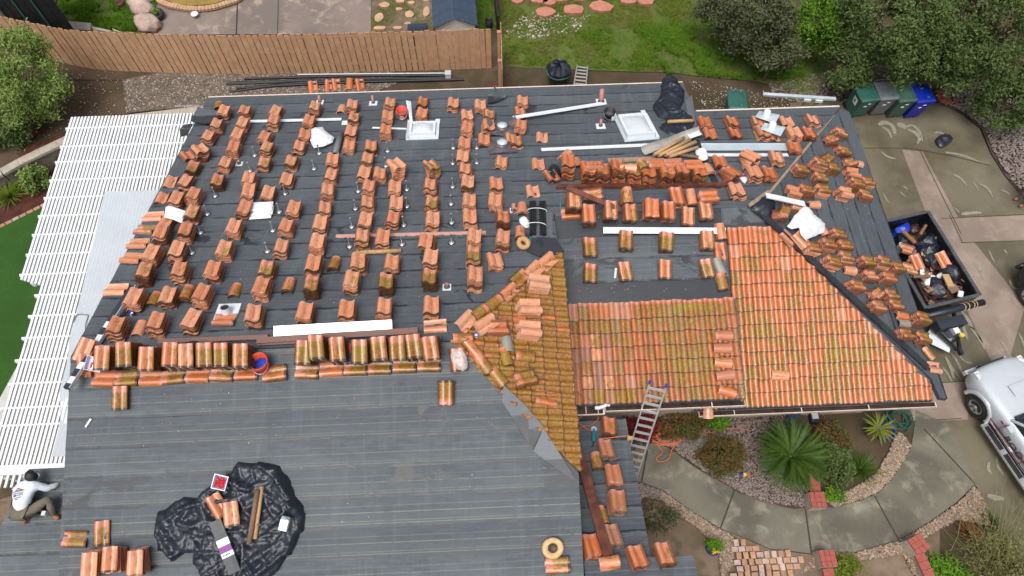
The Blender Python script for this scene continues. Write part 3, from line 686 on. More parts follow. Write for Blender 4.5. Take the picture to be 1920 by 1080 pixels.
def stack(px, py, n, pl, rot=0, kind='fresh', label=None, cat=None, group=None, barrel=False, lift=0, tilt=0, top=None, name=None, pitch=None, fan=0):
    ht = (pitch or PITCH)*(n-1) + .07
    b = place_base(px, py, ht + 2*lift, pl)
    F = frame(b, pl, rot + random.uniform(-.07, .07), lift + .012) @ Matrix.Rotation(tilt, 4, 'X') @ Matrix.Scale(.86 if pl == 'hip' else 1, 4)
    nm = name or (('ridge_tile_stack' if n > 1 else 'loose_ridge_tile') if barrel else ('tile_stack' if n > 1 else 'loose_tile'))
    if n == 1:
        me = random.choice(BARREL if barrel else TILES); o = link(nm, me, None, None, tcol(top or kind)); o.matrix_world = F
        return tag(o, label, cat or 'roof tile', group)
    t = thing(nm, label, cat or 'tile stack', F, group)
    dx = dy = 0; q_ = .35 if n > 5 else 1; sx, sy = random.gauss(0, .006)*q_, random.gauss(0, .008)*q_; pt = pitch or PITCH*random.uniform(.92, 1.1)
    for k in range(n):
        dx += sx + random.gauss(0, .006); dy += sy + random.gauss(0, .008)
        m = Matrix.Translation((dx, dy, TH_ + k*pt)) @ Matrix.Rotation(random.gauss(0, .035) + fan*k, 4, 'Z')
        if random.random() < .35 and not barrel: m = m @ Matrix.Rotation(random.gauss(0, .03), 4, 'X')
        cc = tcol(top if (top and k == n-1) else kind)
        link('ridge_tile' if barrel else 'roof_tile', random.choice(BARREL if barrel else TILES), t, m, cc)
    return t

# tiles still laid on the three slopes
def lay(pl, rows, cols, pos, rot, cutter=None, kinds=None, sx=1.):
    for r in range(rows):
        for c in range(cols):
            hx, hy = pos(r, c)
            F = frame((*to_w(hx, hy), pz(pl, hx, hy)), pl, rot, .016) @ Matrix.Translation((random.gauss(0, .004), random.gauss(0, .010), .022)) @ Matrix.Rotation(-.085 + random.gauss(0, .010), 4, 'X') @ Matrix.Rotation(random.gauss(0, .008), 4, 'Z')
            me = random.choice(LAID); ok = True
            if cutter:
                for (qx, qy), (nx, ny) in cutter:
                    P = Vector((*to_w(qx, qy), pz(pl, qx, qy))); n = Vector((*to_w(nx, ny), 0))
                    ds = [(F @ v.co - P).dot(n) for v in me.vertices]
                    if min(ds) > -.05: ok = False; break
                    if max(ds) > 0:
                        bm = bmesh.new(); bm.from_mesh(me); Fi = F.inverted()
                        bmesh.ops.bisect_plane(bm, geom=bm.verts[:] + bm.edges[:] + bm.faces[:], plane_co=Fi @ P, plane_no=(Fi.to_3x3() @ n), clear_outer=True)
                        me = bpy.data.meshes.new('roof_tile'); bm.to_mesh(me); bm.free(); me.materials.append(M['clay'])
                        if len(me.polygons) < 4: ok = False; break
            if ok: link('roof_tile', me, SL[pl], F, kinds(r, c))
EX = .352
def kmid(r, c):
    f = c/16
    if random.random() < .035: return tcol('grey') if random.random() < .5 else (.2, .6, .3)
    if c < 4 and r < 5: return tcol('brown' if random.random() < .5 else 'mid')
    return (random.gauss(.70, .15), random.uniform(.24, .42), max(0, random.gauss(.05 - .05*f, .05)))
LAID_R = EX*cos(atan(.25))
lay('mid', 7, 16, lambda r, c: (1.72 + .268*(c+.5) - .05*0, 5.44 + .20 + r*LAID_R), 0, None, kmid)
def kright(r, c):
    if random.random() < .025: return (.1, .7, .12)
    return (max(0, random.gauss(.58, .16)), random.uniform(.38, .52), 0)
RR = EX*cos(atan(.4))
hip_cut = [((XE - .25, HM), (.716, .698))]
hip_cut = [((XE-.13, HM-.02), (4.38/6.06, 4.21/6.06))]
def rpos(r, c): return (5.00 + .268*(c+.5), 5.44 + .20 + r*RR)
class _skip(Exception): pass
def laid_right():
    for r in range(13):
        c0 = 0 if r == 0 else 4 if r < 1 else 4
        lay('right', 1, 24, lambda _, c, r=r: (rpos(r, c) if c >= (0 if r == 0 else 4) else (99, 99)), 0,
            hip_cut + [((11.1, 6), (1, 0))] + ([] if r else []), lambda a, b: kright(r, b))
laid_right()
CT = EX*cos(atan(1/3))
tri_cut = [((-1.03, HYR+.06), (-.716, .698)), ((-1.03, HYR-.06), (-.716, -.698))]
def ktri(r, c): return (random.gauss(.88 if r > 1 else 1.15, .14), random.uniform(.36, .56), 0)
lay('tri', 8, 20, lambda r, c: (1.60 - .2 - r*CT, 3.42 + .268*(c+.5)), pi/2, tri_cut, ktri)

# ------------------------------------------------------------------ loose stacks on the bare slopes
def rows(txt): return [tuple(float(v) if i < 2 else (int(v) if v.lstrip('-').isdigit() else v) for i, v in enumerate(t.split(','))) for t in txt.split(';') if t.strip()]
BACK = rows('''421,213,5;410,239,5;394,260,5;379,287,7,1;364,316,4;350,345,4;335,376,5;463,212,5;456,235,5;446,259,5;439,282,5;422,311,5;409,344,5;366,370,6;362,405,6;
305,442,6;349,440,6;290,480,6;333,476,6;274,518,6;341,514,6;404,511,6;441,429,6;424,472,6;472,340,5;463,365,5;455,396,5;520,210,4;512,234,5;499,259,4;502,281,5;495,310,4;592,206,5;581,231,4;569,255,4;
562,279,4;549,308,4;541,340,4;504,365,5;550,396,5;540,429,5;526,468,5;505,505,5;660,201,5;662,225,4;657,251,5;654,277,4;626,308,5;620,334,4;615,361,5;607,394,4;601,425,6;596,462,6;589,501,6;586,541,6;
727,200,5;725,224,5;722,250,5;697,279,4;687,303,4;684,330,4;714,329,4;746,321,7,1;692,353,5;739,355,4;691,384,5;742,385,5;686,417,5;735,415,5;680,451,6;717,450,5;674,496,6;736,496,5;660,531,6;726,534,6;
790,195,3;791,217,4;849,199,4;901,202,4;916,217,3;877,220,4;912,239,4;876,244,5;871,272,4;909,263,3;870,297,4;874,322,4;876,347,4;879,380,5;882,414,5;887,451,5;886,484,6;889,527,7;
810,321,6,1;809,354,5;809,385,5;809,417,5;806,454,5;809,490,6;806,527,6;980,192,3;976,214,3;972,240,5;969,268,3;939,306,2;931,350,4;932,382,5;942,417,5;942,455,5;930,493,3,1;
255,564,6;319,557,6;381,558,6;222,618,6;296,612,6;361,606,6;480,594,6;492,545,6;575,590,6;654,587,6;721,582,6;809,579,5''')
BACK2 = rows('''1322,231,3;1331,252,2;1370,230,3;1378,252,2;1421,233,3;1428,252,4;1476,230,3;1488,253,4;1523,228,3;1514,252,4;1489,279,3;1404,301,6,1;1456,301,4;1413,327,5;1440,329,4;1384,361,4;1351,306,3;1365,329,5,1;1378,360,4''')
HIPS = rows('''1573,251,5;1559,264,5,1;1580,283,5;1549,300,6,1;1533,310,7;1593,305,4,1;1501,320,6;1561,318,5;1539,336,6;1597,327,5;1604,347,7;1627,342,4;1623,368,5;1580,364,6;1541,360,5;1510,358,6;1490,361,5;
1465,400,8,1;1490,387,4;1567,440,6;1548,460,9;1519,467,6;1582,462,6;1557,492,6;1587,485,5;1622,492,6;1655,494,7;1679,504,6;1630,517,6;1662,524,6;1602,537,5;1642,552,5,1;1670,555,5;1646,577,6;1679,571,4;1724,600,9;1694,626,5;1727,635,5''')
def cluster(L, pl, ax, gap):
    pts = []
    for it in L:
        p = on(it[0], it[1], pl); h = to_h(p.x, p.y); pts.append((h[ax], h[1-ax], it))
    pts.sort(key=lambda t: t[0]); cols = []
    for t in pts:
        if cols and t[0] - sum(q[0] for q in cols[-1])/len(cols[-1]) < gap: cols[-1].append(t)
        else: cols.append([t])
    return cols
for ci, col in enumerate(cluster(BACK, 'back', 0, .36)):
    col.sort(key=lambda t: -t[1])
    for k, (_, _, it) in enumerate(col):
        px, py, n = it[:3]; messy = len(it) > 3
        kd = 'mid' if random.random() < .06 else 'fresh'
        lab = '%s stack of %s orange tiles, %s down in the %s column from the left gable' % ('untidy' if messy else 'neat', NUM[n], ORD[k], ORD[ci])
        t = stack(px, py, n, 'back', 0, kd, lab, group='tile stacks on the main back slope', fan=.10 if messy else 0)
for ci, col in enumerate(cluster(BACK2, 'back', 1, .45)):
    col.sort(key=lambda t: t[1])
    for k, (_, _, it) in enumerate(col):
        px, py, n = it[:3]; messy = len(it) > 3
        stack(px, py, n, 'back', 0, 'red' if random.random() < .4 else 'fresh', '%s stack of %s tiles, right back slope, %s in the %s row from the ridge' % ('untidy' if messy else 'low' if n < 4 else 'neat', NUM[n], ORD[k], ORD[ci]),
              group='tile stacks on the right back slope', fan=.15 if messy else 0)
for ci, col in enumerate(cluster(HIPS, 'hip', 1, .50)):
    col.sort(key=lambda t: t[1])
    for k, (_, _, it) in enumerate(col):
        px, py, n = it[:3]; messy = len(it) > 3
        stack(px, py, n, 'hip', pi/2, 'mid' if random.random() < .6 else 'fresh', '%s stack of %s tiles, right hip, %s outward in the %s row from the front' % ('untidy' if messy else 'sideways', NUM[n], ORD[k], ORD[ci]),
              group='tile stacks on the right hip slope', fan=.14 if messy else 0, top='mossy' if random.random() < .55 else None)
# single tiles along the left gable edge
for k, (px, py, r) in enumerate([(320,341,.1),(304,372,.05),(287,406,1.6),(272,431,1.5),(259,457,1.5),(247,484,1.45),(217,543,1.5)]):
    stack(px, py, 1, 'back', r, 'fresh', '%s loose tile down the left gable edge of the back slope' % ORD[k], group='loose tiles along the gable edge')
stack(352, 292, 1, 'back', .6, 'red', 'broken dark red tile leaning by the untidy stack at the gable', lift=.02)
stack(314, 420, 3, 'back', -.1, 'fresh', 'low stack of three tiles under the white sheet at the left gable')
stack(1016, 258, 1, 'back', 0, 'fresh', 'single orange tile alone between the roof vents and the white skylight', group='single tiles')
stack(1009, 308, 1, 'back', 0, 'fresh', 'single orange tile left of the big tile row behind the ridge board', group='single tiles')
stack(999, 359, 1, 'back', 0, 'fresh', 'single orange tile just above the bundles of black straps', group='single tiles')
stack(1452, 257, 1, 'back', 0, 'fresh', 'single orange tile half under the silver vent flashing', group='single tiles')
stack(1440, 232, 1, 'back', 0, 'fresh', 'single orange tile beside the upper silver vent flashing', group='single tiles')
stack(957, 262, 2, 'back', .05, 'fresh', 'pair of orange tiles just right of the rusty roof vents')
stack(816, 612, 1, 'back', pi/2, 'fresh', 'single tile lying sideways at the right end of the ridge board')
# barrel tiles on the back slope
for px, py, n, r, kd, lab in [(410,199,1,.2,'mossy','yellowed ridge tile at the far left corner by the pergola'),(640,206,1,0,'dusty','pale pink ridge tile near the back eave'),(626,497,2,0,'mossy','pair of green lichened ridge tiles in the middle of the back slope'),
        (541,538,2,0,'mid','pair of ridge tiles nearest the grey vent flashing, right of it'),(441,546,1,0,'mid','single ridge tile above the white vent flashing plate'),(288,562,1,0,'mid','ridge tile beside the blue cup'),(351,555,3,0,'mossy','stack of three yellow ridge tiles between two tile stacks'),
        (261,617,1,0,'fresh','smooth orange ridge tile next to the long black gutter pipe'),(979,394,2,0,'fresh','ridge tiles standing left of the black strap bundles'),(975,440,2,0,'mid','ridge tiles behind the tan tape roll')]:
    stack(px, py, n, 'back', r, kd, lab, barrel=True)
# the long row on the main ridge
FR = [(210,671,9,'mid'),(250,668,11,'mossy'),(289,674,8,'mid'),(322,674,8,'mid'),(357,672,7,'mid'),(394,668,8,'mossy'),(424,671,7,'mid'),(457,671,6,'mid'),
      (573,660,9,'mid'),(604,655,9,'mossy'),(637,662,6,'mid'),(678,658,8,'mossy'),(712,656,7,'mid'),(746,653,7,'mossy'),(777,656,6,'mossy'),(810,651,7,'mid')]
for k, (px, py, n, kd) in enumerate(FR):
    e = k < 8
    stack(px, py, n+3, 'front', random.gauss(0, .03), kd, 'tall lichened tile stack on the main ridge, %s of the %s row' % (ORD[k if e else k-8], 'left' if e else 'right'), group='tall stacks along the main ridge', lift=.10 if not e else .09)
for k, (px, py) in enumerate([(196,711),(237,710),(284,709),(325,706),(370,703),(416,701),(462,699)]):
    stack(px, py, 1, 'front', pi/2, 'mossy' if k % 2 else 'red', 'sideways tile propping the left ridge row, %s from the left' % ORD[k], group='tiles laid sideways under the left ridge row')
for k, (px, py) in enumerate([(576,696),(621,692),(667,690),(712,688),(759,685),(805,683)]):
    stack(px, py, 1, 'front', pi/2, 'mossy' if k != 1 else 'red', 'sideways tile propping the right ridge row, %s from the left' % ORD[k], group='tiles laid sideways under the right ridge row')
for px, py, n, r, kd, lab in [(162,657,2,-.35,'fresh','leaning pair of tiles at the left gable end of the ridge'),(157,688,2,.05,'red','two plain tiles under the black gutter pipe at the gable'),(515,700,2,pi/2,'mossy','sideways tiles right of the orange bucket'),
        (227,745,2,0,'mossy','yellow green tile pair alone below the left ridge row'),(837,737,3,pi,'mossy','yellowed tile stack alone below the right ridge row'),(857,675,3,.15,'mid','tile stack wrapped in torn clear plastic'),
        (141,1011,1,pi/2,'mossy','yellow tile lying sideways near the kneeling roofer'),(191,1000,1,0,'mid','upright orange tile above the bottom left stacks'),(176,1054,7,.02,'fresh','leftmost of three tall stacks at the bottom left'),
        (217,1053,7,.02,'fresh','middle of three tall stacks at the bottom left'),(260,1052,7,.02,'fresh','rightmost of three tall stacks at the bottom left'),(1045,1061,2,pi/2,'mid','sideways tile pair under the straw hat')]:
    stack(px, py, n, 'front', r, kd, lab)
# the pile behind the lower ridge board, and what stands in front of it
BP = [(1065,316,10,0,'red',0),(1099,325,8,.1,'red',0),(1127,328,8,0,'red',0),(1157,324,9,0,'red',0),(1188,331,7,0,'red',0),(1216,331,8,-.1,'red',0),(1248,329,8,0,'red',0),(1276,329,8,0,'red',0),(1308,327,8,0,'red',0)]
for k, (px, py, n, r, kd, l) in enumerate(BP):
    stack(px, py, n, 'back', r, kd, 'red orange tile stack behind the lower ridge board, %s from the left' % ORD[k], group='stacks behind the lower ridge board')
for px, py, n, r, lab, b in [(1061,293,2,-.6,'crooked ridge tiles on top of the leftmost pile',1),(1082,306,1,.1,'single ridge tile behind the leftmost pile',1),(1114,313,2,pi/2,'sideways tiles on the second and third stacks of the pile',0),(1178,316,2,pi/2,'sideways ridge tiles on the fourth and fifth stacks',1),
        (1205,312,3,.1,'ridge tiles on the sixth stack behind the board',1),(1231,308,2,pi/2,'first of three sideways tile pairs on the right of the pile',0),(1265,308,2,pi/2,'second of three sideways tile pairs on the right of the pile',0),(1297,310,2,pi/2,'third of three sideways tile pairs on the right of the pile',0),(1328,322,2,.1,'ridge tiles at the right end of the pile',1)]:
    stack(px, py, n, 'back', r, 'red' if not b else 'fresh', lab, barrel=bool(b), lift=.36 if py < 318 and px != 1082 else 0, pitch=.055)
MP = [(1074,378,8,0,'mid','tall stack under the left end of the slanting timber'),(1070,400,1,pi/2,'red','sideways red tile under the tall stack by the timber'),(1112,366,2,pi/2,'mid','sideways tile pair behind the slanting timber'),(1105,404,7,0,'red','red stack left of the slanting timber'),
      (1143,397,6,0,'mid','stack under the lower end of the slanting timber'),(1178,401,3,0,'mid','stack below the pile of yellow ridge tiles'),(1219,393,7,0,'red','tall stack left of the narrow gap, middle of the lower ridge'),(1252,396,6,.02,'red','tall stack right of the narrow gap, middle of the lower ridge'),
      (1274,374,3,.03,'red','stack close behind the tilted broken tiles'),(1326,370,4,pi/2,'red','sideways stack at the right end of the lower ridge'),(1323,398,3,0,'mid','stack in front of the sideways one at the lower ridge'),(1291,409,2,-.1,'mid','broken tile pair tipped on the felt below the lower ridge'),
      (1105,460,4,0,'mossy','leftmost stack in the upper row under the white flashing strip'),(1173,456,4,0,'mossy','second stack in the row under the white flashing strip'),(1248,456,4,0,'mossy','third stack in the row under the white flashing strip'),(1324,453,4,0,'mossy','rightmost stack in the row under the white flashing strip'),
      (1105,513,2,0,'mid','leftmost stack in the lower row above the laid tiles'),(1172,509,2,0,'mid','second stack in the lower row above the laid tiles'),(1247,506,2,0,'mid','third stack in the lower row above the laid tiles'),(1324,502,2,0,'mid','rightmost stack in the lower row above the laid tiles')]
for px, py, n, r, kd, lab in MP: stack(px, py, n + (1 if n > 4 else 0), 'mid', r, kd, lab)
for px, py, n, r, kd, lab in [(1173,370,4,.0,'mossy','pile of yellow ridge tiles near the lower ridge'),(1296,372,2,0,'mid','ridge tiles between two stacks at the lower ridge'),(1349,434,2,0,'mid','ridge tiles under the right end of the white strip'),(1348,499,1,.3,'grey','grey ridge tile in the valley by the laid tiles'),(1353,530,2,.1,'mid','ridge tiles at the valley, above the laid tiles')]:
    stack(px, py, n, 'mid', r, kd, lab, barrel=True)
stack(1350, 472, 1, 'mid', 0, 'red', 'small plain red tile right of the two stack rows', name='trim_tile')
for k, (px, py, kd) in enumerate([(1357,629,'brown'),(1354,653,'brown'),(1356,680,'mid'),(1359,704,'brown'),(1364,734,'mid')]):
    stack(px, py, 1, 'mid', pi/2 + random.gauss(0, .1), kd, 'ridge tile lying crosswise on the laid tiles, %s from the top' % ORD[k], barrel=True, lift=.06, group='ridge tiles along the right edge')
stack(1462, 704, 1, 'right', -pi/2 - .05, 'fresh', 'lone ridge tile lying across the laid tiles of the right slope', barrel=True, lift=.06)
stack(1328, 768, 1, 'right', 0, 'fresh', 'smooth ridge tile at the left end of the lower gutter', barrel=True, lift=.03)
# hip and its loose tiles
for px, py, r, kd, b, lab in [(1027,490,-.72,'fresh',0,'topmost S tile on the rear hip line'),(1002,507,-.75,'fresh',0,'second S tile down the rear hip line'),(973,523,-.78,'mossy',0,'third, yellowed S tile down the rear hip line'),(955,548,-.8,'fresh',0,'fourth S tile down the rear hip line'),(926,568,-.85,'mid',1,'fifth piece, a ridge tile, on the rear hip line'),
        (900,585,-.85,'mossy',1,'sixth piece, a yellowed ridge tile, on the rear hip line'),(875,602,-.7,'dusty',0,'lowest S tile of the rear hip line'),(867,634,pi/2,'mossy',1,'ridge tile capping the hip peak'),(886,653,.72+pi,'mossy',1,'first ridge tile down the front hip line'),(908,683,.7,'mossy',1,'second ridge tile down the front hip line'),(935,707,.7,'mossy',1,'third ridge tile down the front hip line')]:
    stack(px, py, 1, 'tri', r, kd, lab, barrel=bool(b), lift=.07, group='tiles along the hip lines')
for px, py, n, r, kd, b, lab in [(1011,535,5,pi/2,'dusty',0,'rear pale stack on the mossy hip face'),(991,579,6,pi/2,'dusty',0,'middle pale stack on the mossy hip face'),(990,622,6,pi/2,'dusty',0,'front pale stack on the mossy hip face'),(908,608,3,-.85,'dusty',0,'tilted pale stack next to the blue cap at the hip'),
        (933,616,3,pi/2+.1,'red',0,'jumbled red tiles left of the grey ridge tile'),(951,643,1,.02,'grey',1,'grey ridge tile on the mossy hip face'),(949,669,1,.2,'mossy',1,'yellow ridge tile below the grey one'),(984,668,1,pi/2,'mossy',1,'big dark green ridge tile on the mossy hip face'),
        (986,711,3,pi/2+.3,'mid',0,'crooked tile stack near the front hip line'),(1024,748,1,pi/2-.15,'red',0,'broken pink tile near the hip corner')]:
    stack(px, py, n, 'tri', r, kd, lab, barrel=bool(b), lift=.05)
# barrel tiles and oddments on the right hip slope
for px, py, n, r, kd, lab in [(1525,384,2,pi/2+.2,'fresh','orange ridge tiles under the white trim board on the hip'),(1592,508,2,pi/2,'fresh','ridge tiles stacked midway down the right hip'),(1690,592,2,pi/2,'mid','orange ridge tiles near the trailer'),(1694,606,1,pi/2,'grey','grey ridge tile near the trailer'),(1741,662,1,.6,'mossy','ridge tile at the low corner of the hip'),
        (1541,430,2,.4,'fresh','ridge tiles under the edge of the white drop cloth'),(1607,306,1,pi/2,'dusty','pale ridge tile near the outer edge of the hip')]:
    stack(px, py, n, 'hip', r, kd, lab, barrel=True, lift=.03 if n > 1 else .05)
stack(1752, 689, 1, 'hip', pi/2, 'dusty', 'single pale tile at the lowest corner of the right hip')
stack(1476, 446, 2, 'hip', .75, 'red', 'red tiles lying along the hip line under the drop cloth')
stack(1499, 452, 4, 'hip', .6, 'fresh', 'tile stack half under the white drop cloth')
# the small lower roof at the bottom right
for px, py, n, r, kd, b, lab in [(1139,802,3,0,'mid',0,'stack beside the teal tool on the small lower roof'),(1139,845,3,.12,'brown',0,'wet brown stack, second down on the small lower roof'),(1118,867,2,0,'mossy',1,'upper ridge tile pair on the small lower roof'),(1149,893,4,.03,'brown',0,'wet brown stack, third down on the small lower roof'),
        (1152,945,4,0,'brown',0,'wet brown stack, fourth down on the small lower roof'),(1127,965,2,.1,'mossy',1,'lower ridge tile pair on the small lower roof'),(1150,1008,3,.12,'brown',0,'wet brown stack, fifth down on the small lower roof'),(1107,1026,3,.05,'red',0,'red stack by the foot of the rusty board'),
        (1145,1057,3,pi/2+.1,'mid',1,'sideways ridge tiles at the bottom edge'),(1194,1043,5,.15,'red',0,'tall red stack at the bottom edge'),(1245,1042,3,.08,'mid',0,'rightmost stack at the bottom edge')]:
    stack(px, py, n, 'low', r, kd, lab, barrel=bool(b))
# tiles on the ground behind the house
for k, (px, py, b, lab) in enumerate([(588,167,0,'broken tile'),(618,165,0,'dusty broken tile'),(632,163,0,'tile'),(656,161,1,'upright ridge tile'),(676,163,0,'last tile')]):
    p = gnd(px, py, .06); o = link('loose_ridge_tile' if b else 'loose_tile', BARREL[0] if b else TILES[k % 4], None, None, tcol('red')); o.matrix_world = frame(p, None, random.gauss(0, .2)) @ Matrix.Rotation(.3, 4, 'X')
    tag(o, '%s on the gravel behind the back eave, %s from the left' % (lab, ORD[k]), 'roof tile', 'tiles on the ground behind the house')
# ------------------------------------------------------------------ clutter on the roof
def crumple(name, px, pl, mat, hgt, label, cat, sp=.10, seed=1, sharp=1., parent=None, lift=.02, curve=4, base=None, thick=.0, fr=2.2, edge=None, rag=0):
    """creased film or cloth heaped inside an outline of roof points"""
    r = random.Random(seed)
    P = [on(x, y, pl, lift) if pl else gnd(x, y, lift if base is None else base) for x, y in px]
    F = frame(sum(P, Vector())/len(P), pl); Fi = F.inverted()
    poly = [tuple((Fi @ p)[:2]) for p in P]
    if curve: poly = [tuple(v[:2]) for v in catmull([(a, b, 0) for a, b in poly], curve, True)]
    if rag: poly = [(x + rag*noise.noise(Vector((x*4, y*4, seed))), y + rag*noise.noise(Vector((x*4, y*4, seed+9)))) for x, y in dense(poly, .1)]
    sz = min(max(p[0] for p in poly) - min(p[0] for p in poly), max(p[1] for p in poly) - min(p[1] for p in poly)); edge = edge or min(.28, sz*.22)
    v, f, b = fill(poly, sp, .45, r); bs = b[::max(1, len(b)//120)]
    def rid(w): return 1 - abs(noise.noise(w))*2.4
    def h(x, y):
        d = min(hypot(x-a, y-c) for a, c in bs); e = min(1, d/edge)
        wx, wy = x + .25*noise.noise(Vector((x*1.3, y*1.3, seed))), y + .25*noise.noise(Vector((x*1.3, y*1.3, seed+5)))
        big = .5 + .5*noise.noise(Vector((x*1.1, y*1.1, seed*3.))); z = 0
        a = 3*noise.noise(Vector((x*.7, y*.7, seed+2.))); c_, s_ = cos(a), sin(a); u, q = wx*c_ + wy*s_, -wx*s_ + wy*c_
        z = .62*rid(Vector((u*fr*.5, q*fr*1.9, seed))) + .34*rid(Vector((u*fr*1.1, q*fr*4.2, seed+3))) + .10*rid(Vector((wx*fr*3.5, wy*fr*3.5, seed+7)))
        return .008 + hgt*(e**.65)*max(.03, .35*big + (.28 + .34*z)*sharp + .25*(1-sharp))
    m = MB(); m.sm = mat is M['film']
    if mat is M['film']:
        A = np.array(v); B = np.array(bs); g = np.random.default_rng(seed); lo, hi = A.min(0), A.max(0); area = (hi-lo).prod()
        e = np.minimum(1, np.sqrt(((A[:, None]-B[None])**2).sum(2)).min(1)/edge)
        def tents(n, l, w, amp):
            p = g.uniform(lo, hi, (n, 2)); a = g.uniform(0, pi, n); ln = l*g.uniform(.5, 1.5, n); d = np.stack([np.cos(a), np.sin(a)], 1); ww = w*g.uniform(.6, 1.5, n); hh = amp*g.uniform(.35, 1, n); z = np.zeros(len(A))
            for k in range(n):
                r_ = A - p[k]; t = r_ @ d[k]; q = r_ @ np.array((-d[k][1], d[k][0])) + .10*ln[k]*np.sin(t*2.2/ln[k] + k)
                z = np.maximum(z, hh[k]*np.clip(1 - np.abs(q)/ww[k], 0, 1)*np.clip(1.3 - np.abs(t)/ln[k], 0, 1))
            return z
        z = .9*tents(int(5*area)+6, .75, .16, 1.) + .75*tents(int(14*area)+10, .55, .075, 1.) + .35*tents(int(30*area)+14, .25, .045, 1.)
        low = np.array([.5 + .5*noise.noise(Vector((x*1.2, y*1.2, seed*3.))) for x, y in v])
        zz = .008 + hgt*e**.5*(.14 + .30*low + .52*z); vv = [(x, y, c) for (x, y), c in zip(v, zz)]
    else: vv = [(x, y, h(x, y)) for x, y in v]
    m.add(vv, f)
    if thick: n = len(vv); m.add([(x, y, z-thick) for x, y, z in vv], [tuple(reversed(t)) for t in f])
    o = m.build(name, mat, parent, None); o.matrix_world = F
    return tag(o, label, cat) if label else o
def strip(name, a, b, pl, w, mat, label, cat, lift=.03, lip=.02, group=None, z2=None, prof=None):
    """a folded metal strip lying from a to b"""
    p, q = (on(*a, pl, lift), on(*b, pl, lift if z2 is None else z2)); L = (q-p).length
    F = aim(p, q)
    n = frame(p, pl).col[2].xyz; x = (q-p).normalized(); y = n.cross(x).normalized(); n = x.cross(y)
    F = Matrix((x, y, n)).transposed().to_4x4(); F.translation = p
    t = MB(); t.box(0, L, -w/2, w/2, 0, .004); t.box(0, L, w/2-.004, w/2, .004, lip); t.box(0, L, -w/2, -w/2+.004, .004, lip*.6)
    o = t.build(name, mat); o.matrix_world = F; return tag(o, label, cat, group)
W_ = M['white']; FL = M['flash']
strip('metal_flashing', (468,228), (640,224), 'back', .13, W_, 'long white flashing strip behind the back row of stacks', 'flashing')
strip('metal_flashing', (641,231), (663,230), 'back', .22, W_, 'short white flashing offcut behind the two back stacks', 'flashing', lift=.02)
strip('metal_flashing', (698,240), (762,242), 'back', .07, W_, 'thin white flashing strip ending at the square skylight', 'flashing')
strip('metal_flashing', (963,221), (1133,194), 'back', .17, W_, 'white flashing strip lying slanted across tile stacks toward the pipe', 'flashing', lift=.22, z2=.03)
strip('metal_flashing', (1015,281), (1224,272), 'back', .14, W_, 'long white flashing strip below the tall skylight', 'flashing')
strip('metal_flashing', (1131,432), (1361,433), 'mid', .17, W_, 'bright white strip across the dark felt above two stack rows', 'flashing', lift=.13)
strip('metal_flashing', (513,621), (735,609), 'front', .22, FL, 'bluish galvanised strip lying behind the main ridge board', 'flashing', lift=.10)
strip('metal_flashing', (1316,276), (1478,276), 'back', .36, FL, 'wide galvanised sheet at the right back slope', 'flashing', lift=.05)
strip('metal_flashing', (1322,291), (1478,291), 'back', .13, W_, 'white strip under the front edge of the galvanised sheet', 'flashing', lift=.03)
# ridge boards and timbers
def beam(name, a, b, pl, w, h, mat, label, cat, lift=.0, z2=None, pl2=None):
    p, q = on(*a, pl, lift), on(*b, pl2 or pl, lift if z2 is None else z2); x = (q-p).normalized(); n = frame(p, pl).col[2].xyz; y = n.cross(x).normalized(); n = x.cross(y)
    F = Matrix((x, y, n)).transposed().to_4x4(); F.translation = p; L = (q-p).length; m = MB()
    K = max(2, int(L/.35))
    for k in range(K): pass
    vs = []
    for k in range(K+1):
        u = L*k/K; j = .004*noise.noise(Vector((u*3, w*9, L)))
        vs += [(u, -w/2 + j, 0), (u, w/2 + j, 0), (u, w/2 + j, h + j), (u, -w/2 + j, h + j)]
    m.add(vs, [(0, 3, 2, 1), (4*K, 4*K+1, 4*K+2, 4*K+3)] + [(4*k+i, 4*k+(i+1) % 4, 4*k+4+(i+1) % 4, 4*k+4+i) for k in range(K) for i in range(4)])
    o = m.build(name, mat); o.matrix_world = F; return tag(o, label, cat)
beam('ridge_board', (300,641), (505,632), 'front', .10, .11, M['redwood'], 'dark wet ridge board behind the left tile row', 'board', lift=.02)
beam('ridge_board', (484,639), (784,620), 'front', .13, .12, M['redwood'], 'dark wet ridge board behind the right tile row', 'board', lift=.02)
beam('ridge_board', (484,645), (560,641), 'front', .07, .05, M['redwood'], 'thin red board between the two tile rows', 'board', lift=.015)
beam('ridge_board', (1042,353), (1366,349), 'back', .12, .09, M['redwood'], 'dark nailed board holding up the lower ridge pile', 'board', lift=.02)
beam('timber', (1062,352), (1161,393), 'mid', .13, .05, M['redwood'], 'red brown timber leaning slantwise over the tile stacks', 'timber', lift=.62, z2=.30)
beam('timber', (1140,302), (1230,298), 'back', .2, .03, M['plank'], 'pale plank behind the lower ridge pile', 'timber', lift=.02)
beam('hip_batten', (1562,216), (1441,363), 'hip', .07, .03, M['plank'], 'thin weathered batten along the rear hip line of the right roof', 'batten', lift=.03)
hb = beam('hip_board', (1413,388), (1738,690), 'hip', .20, .05, M['felt'], 'felt covered board along the front hip line of the right roof', 'board', lift=.03); hb.color = (.75, 0, 0, 1)
beam('hip_board', (1404,386), (1440,360), 'hip', .10, .05, M['plank'], 'short board end at the right hip peak', 'board', lift=.05)
beam('rusty_board', (1082,838), (1140,1042), 'low', .22, .05, M['redwood'], 'long rusty red board down the small lower roof', 'board', lift=.30, z2=.22)
beam('valley_strip', (1374,560), (1393,745), 'right', .14, .02, M['felt'], 'dark felt strip in the valley between the laid tiles', 'felt strip', lift=.30).color = (.5, .4, 0, 1)
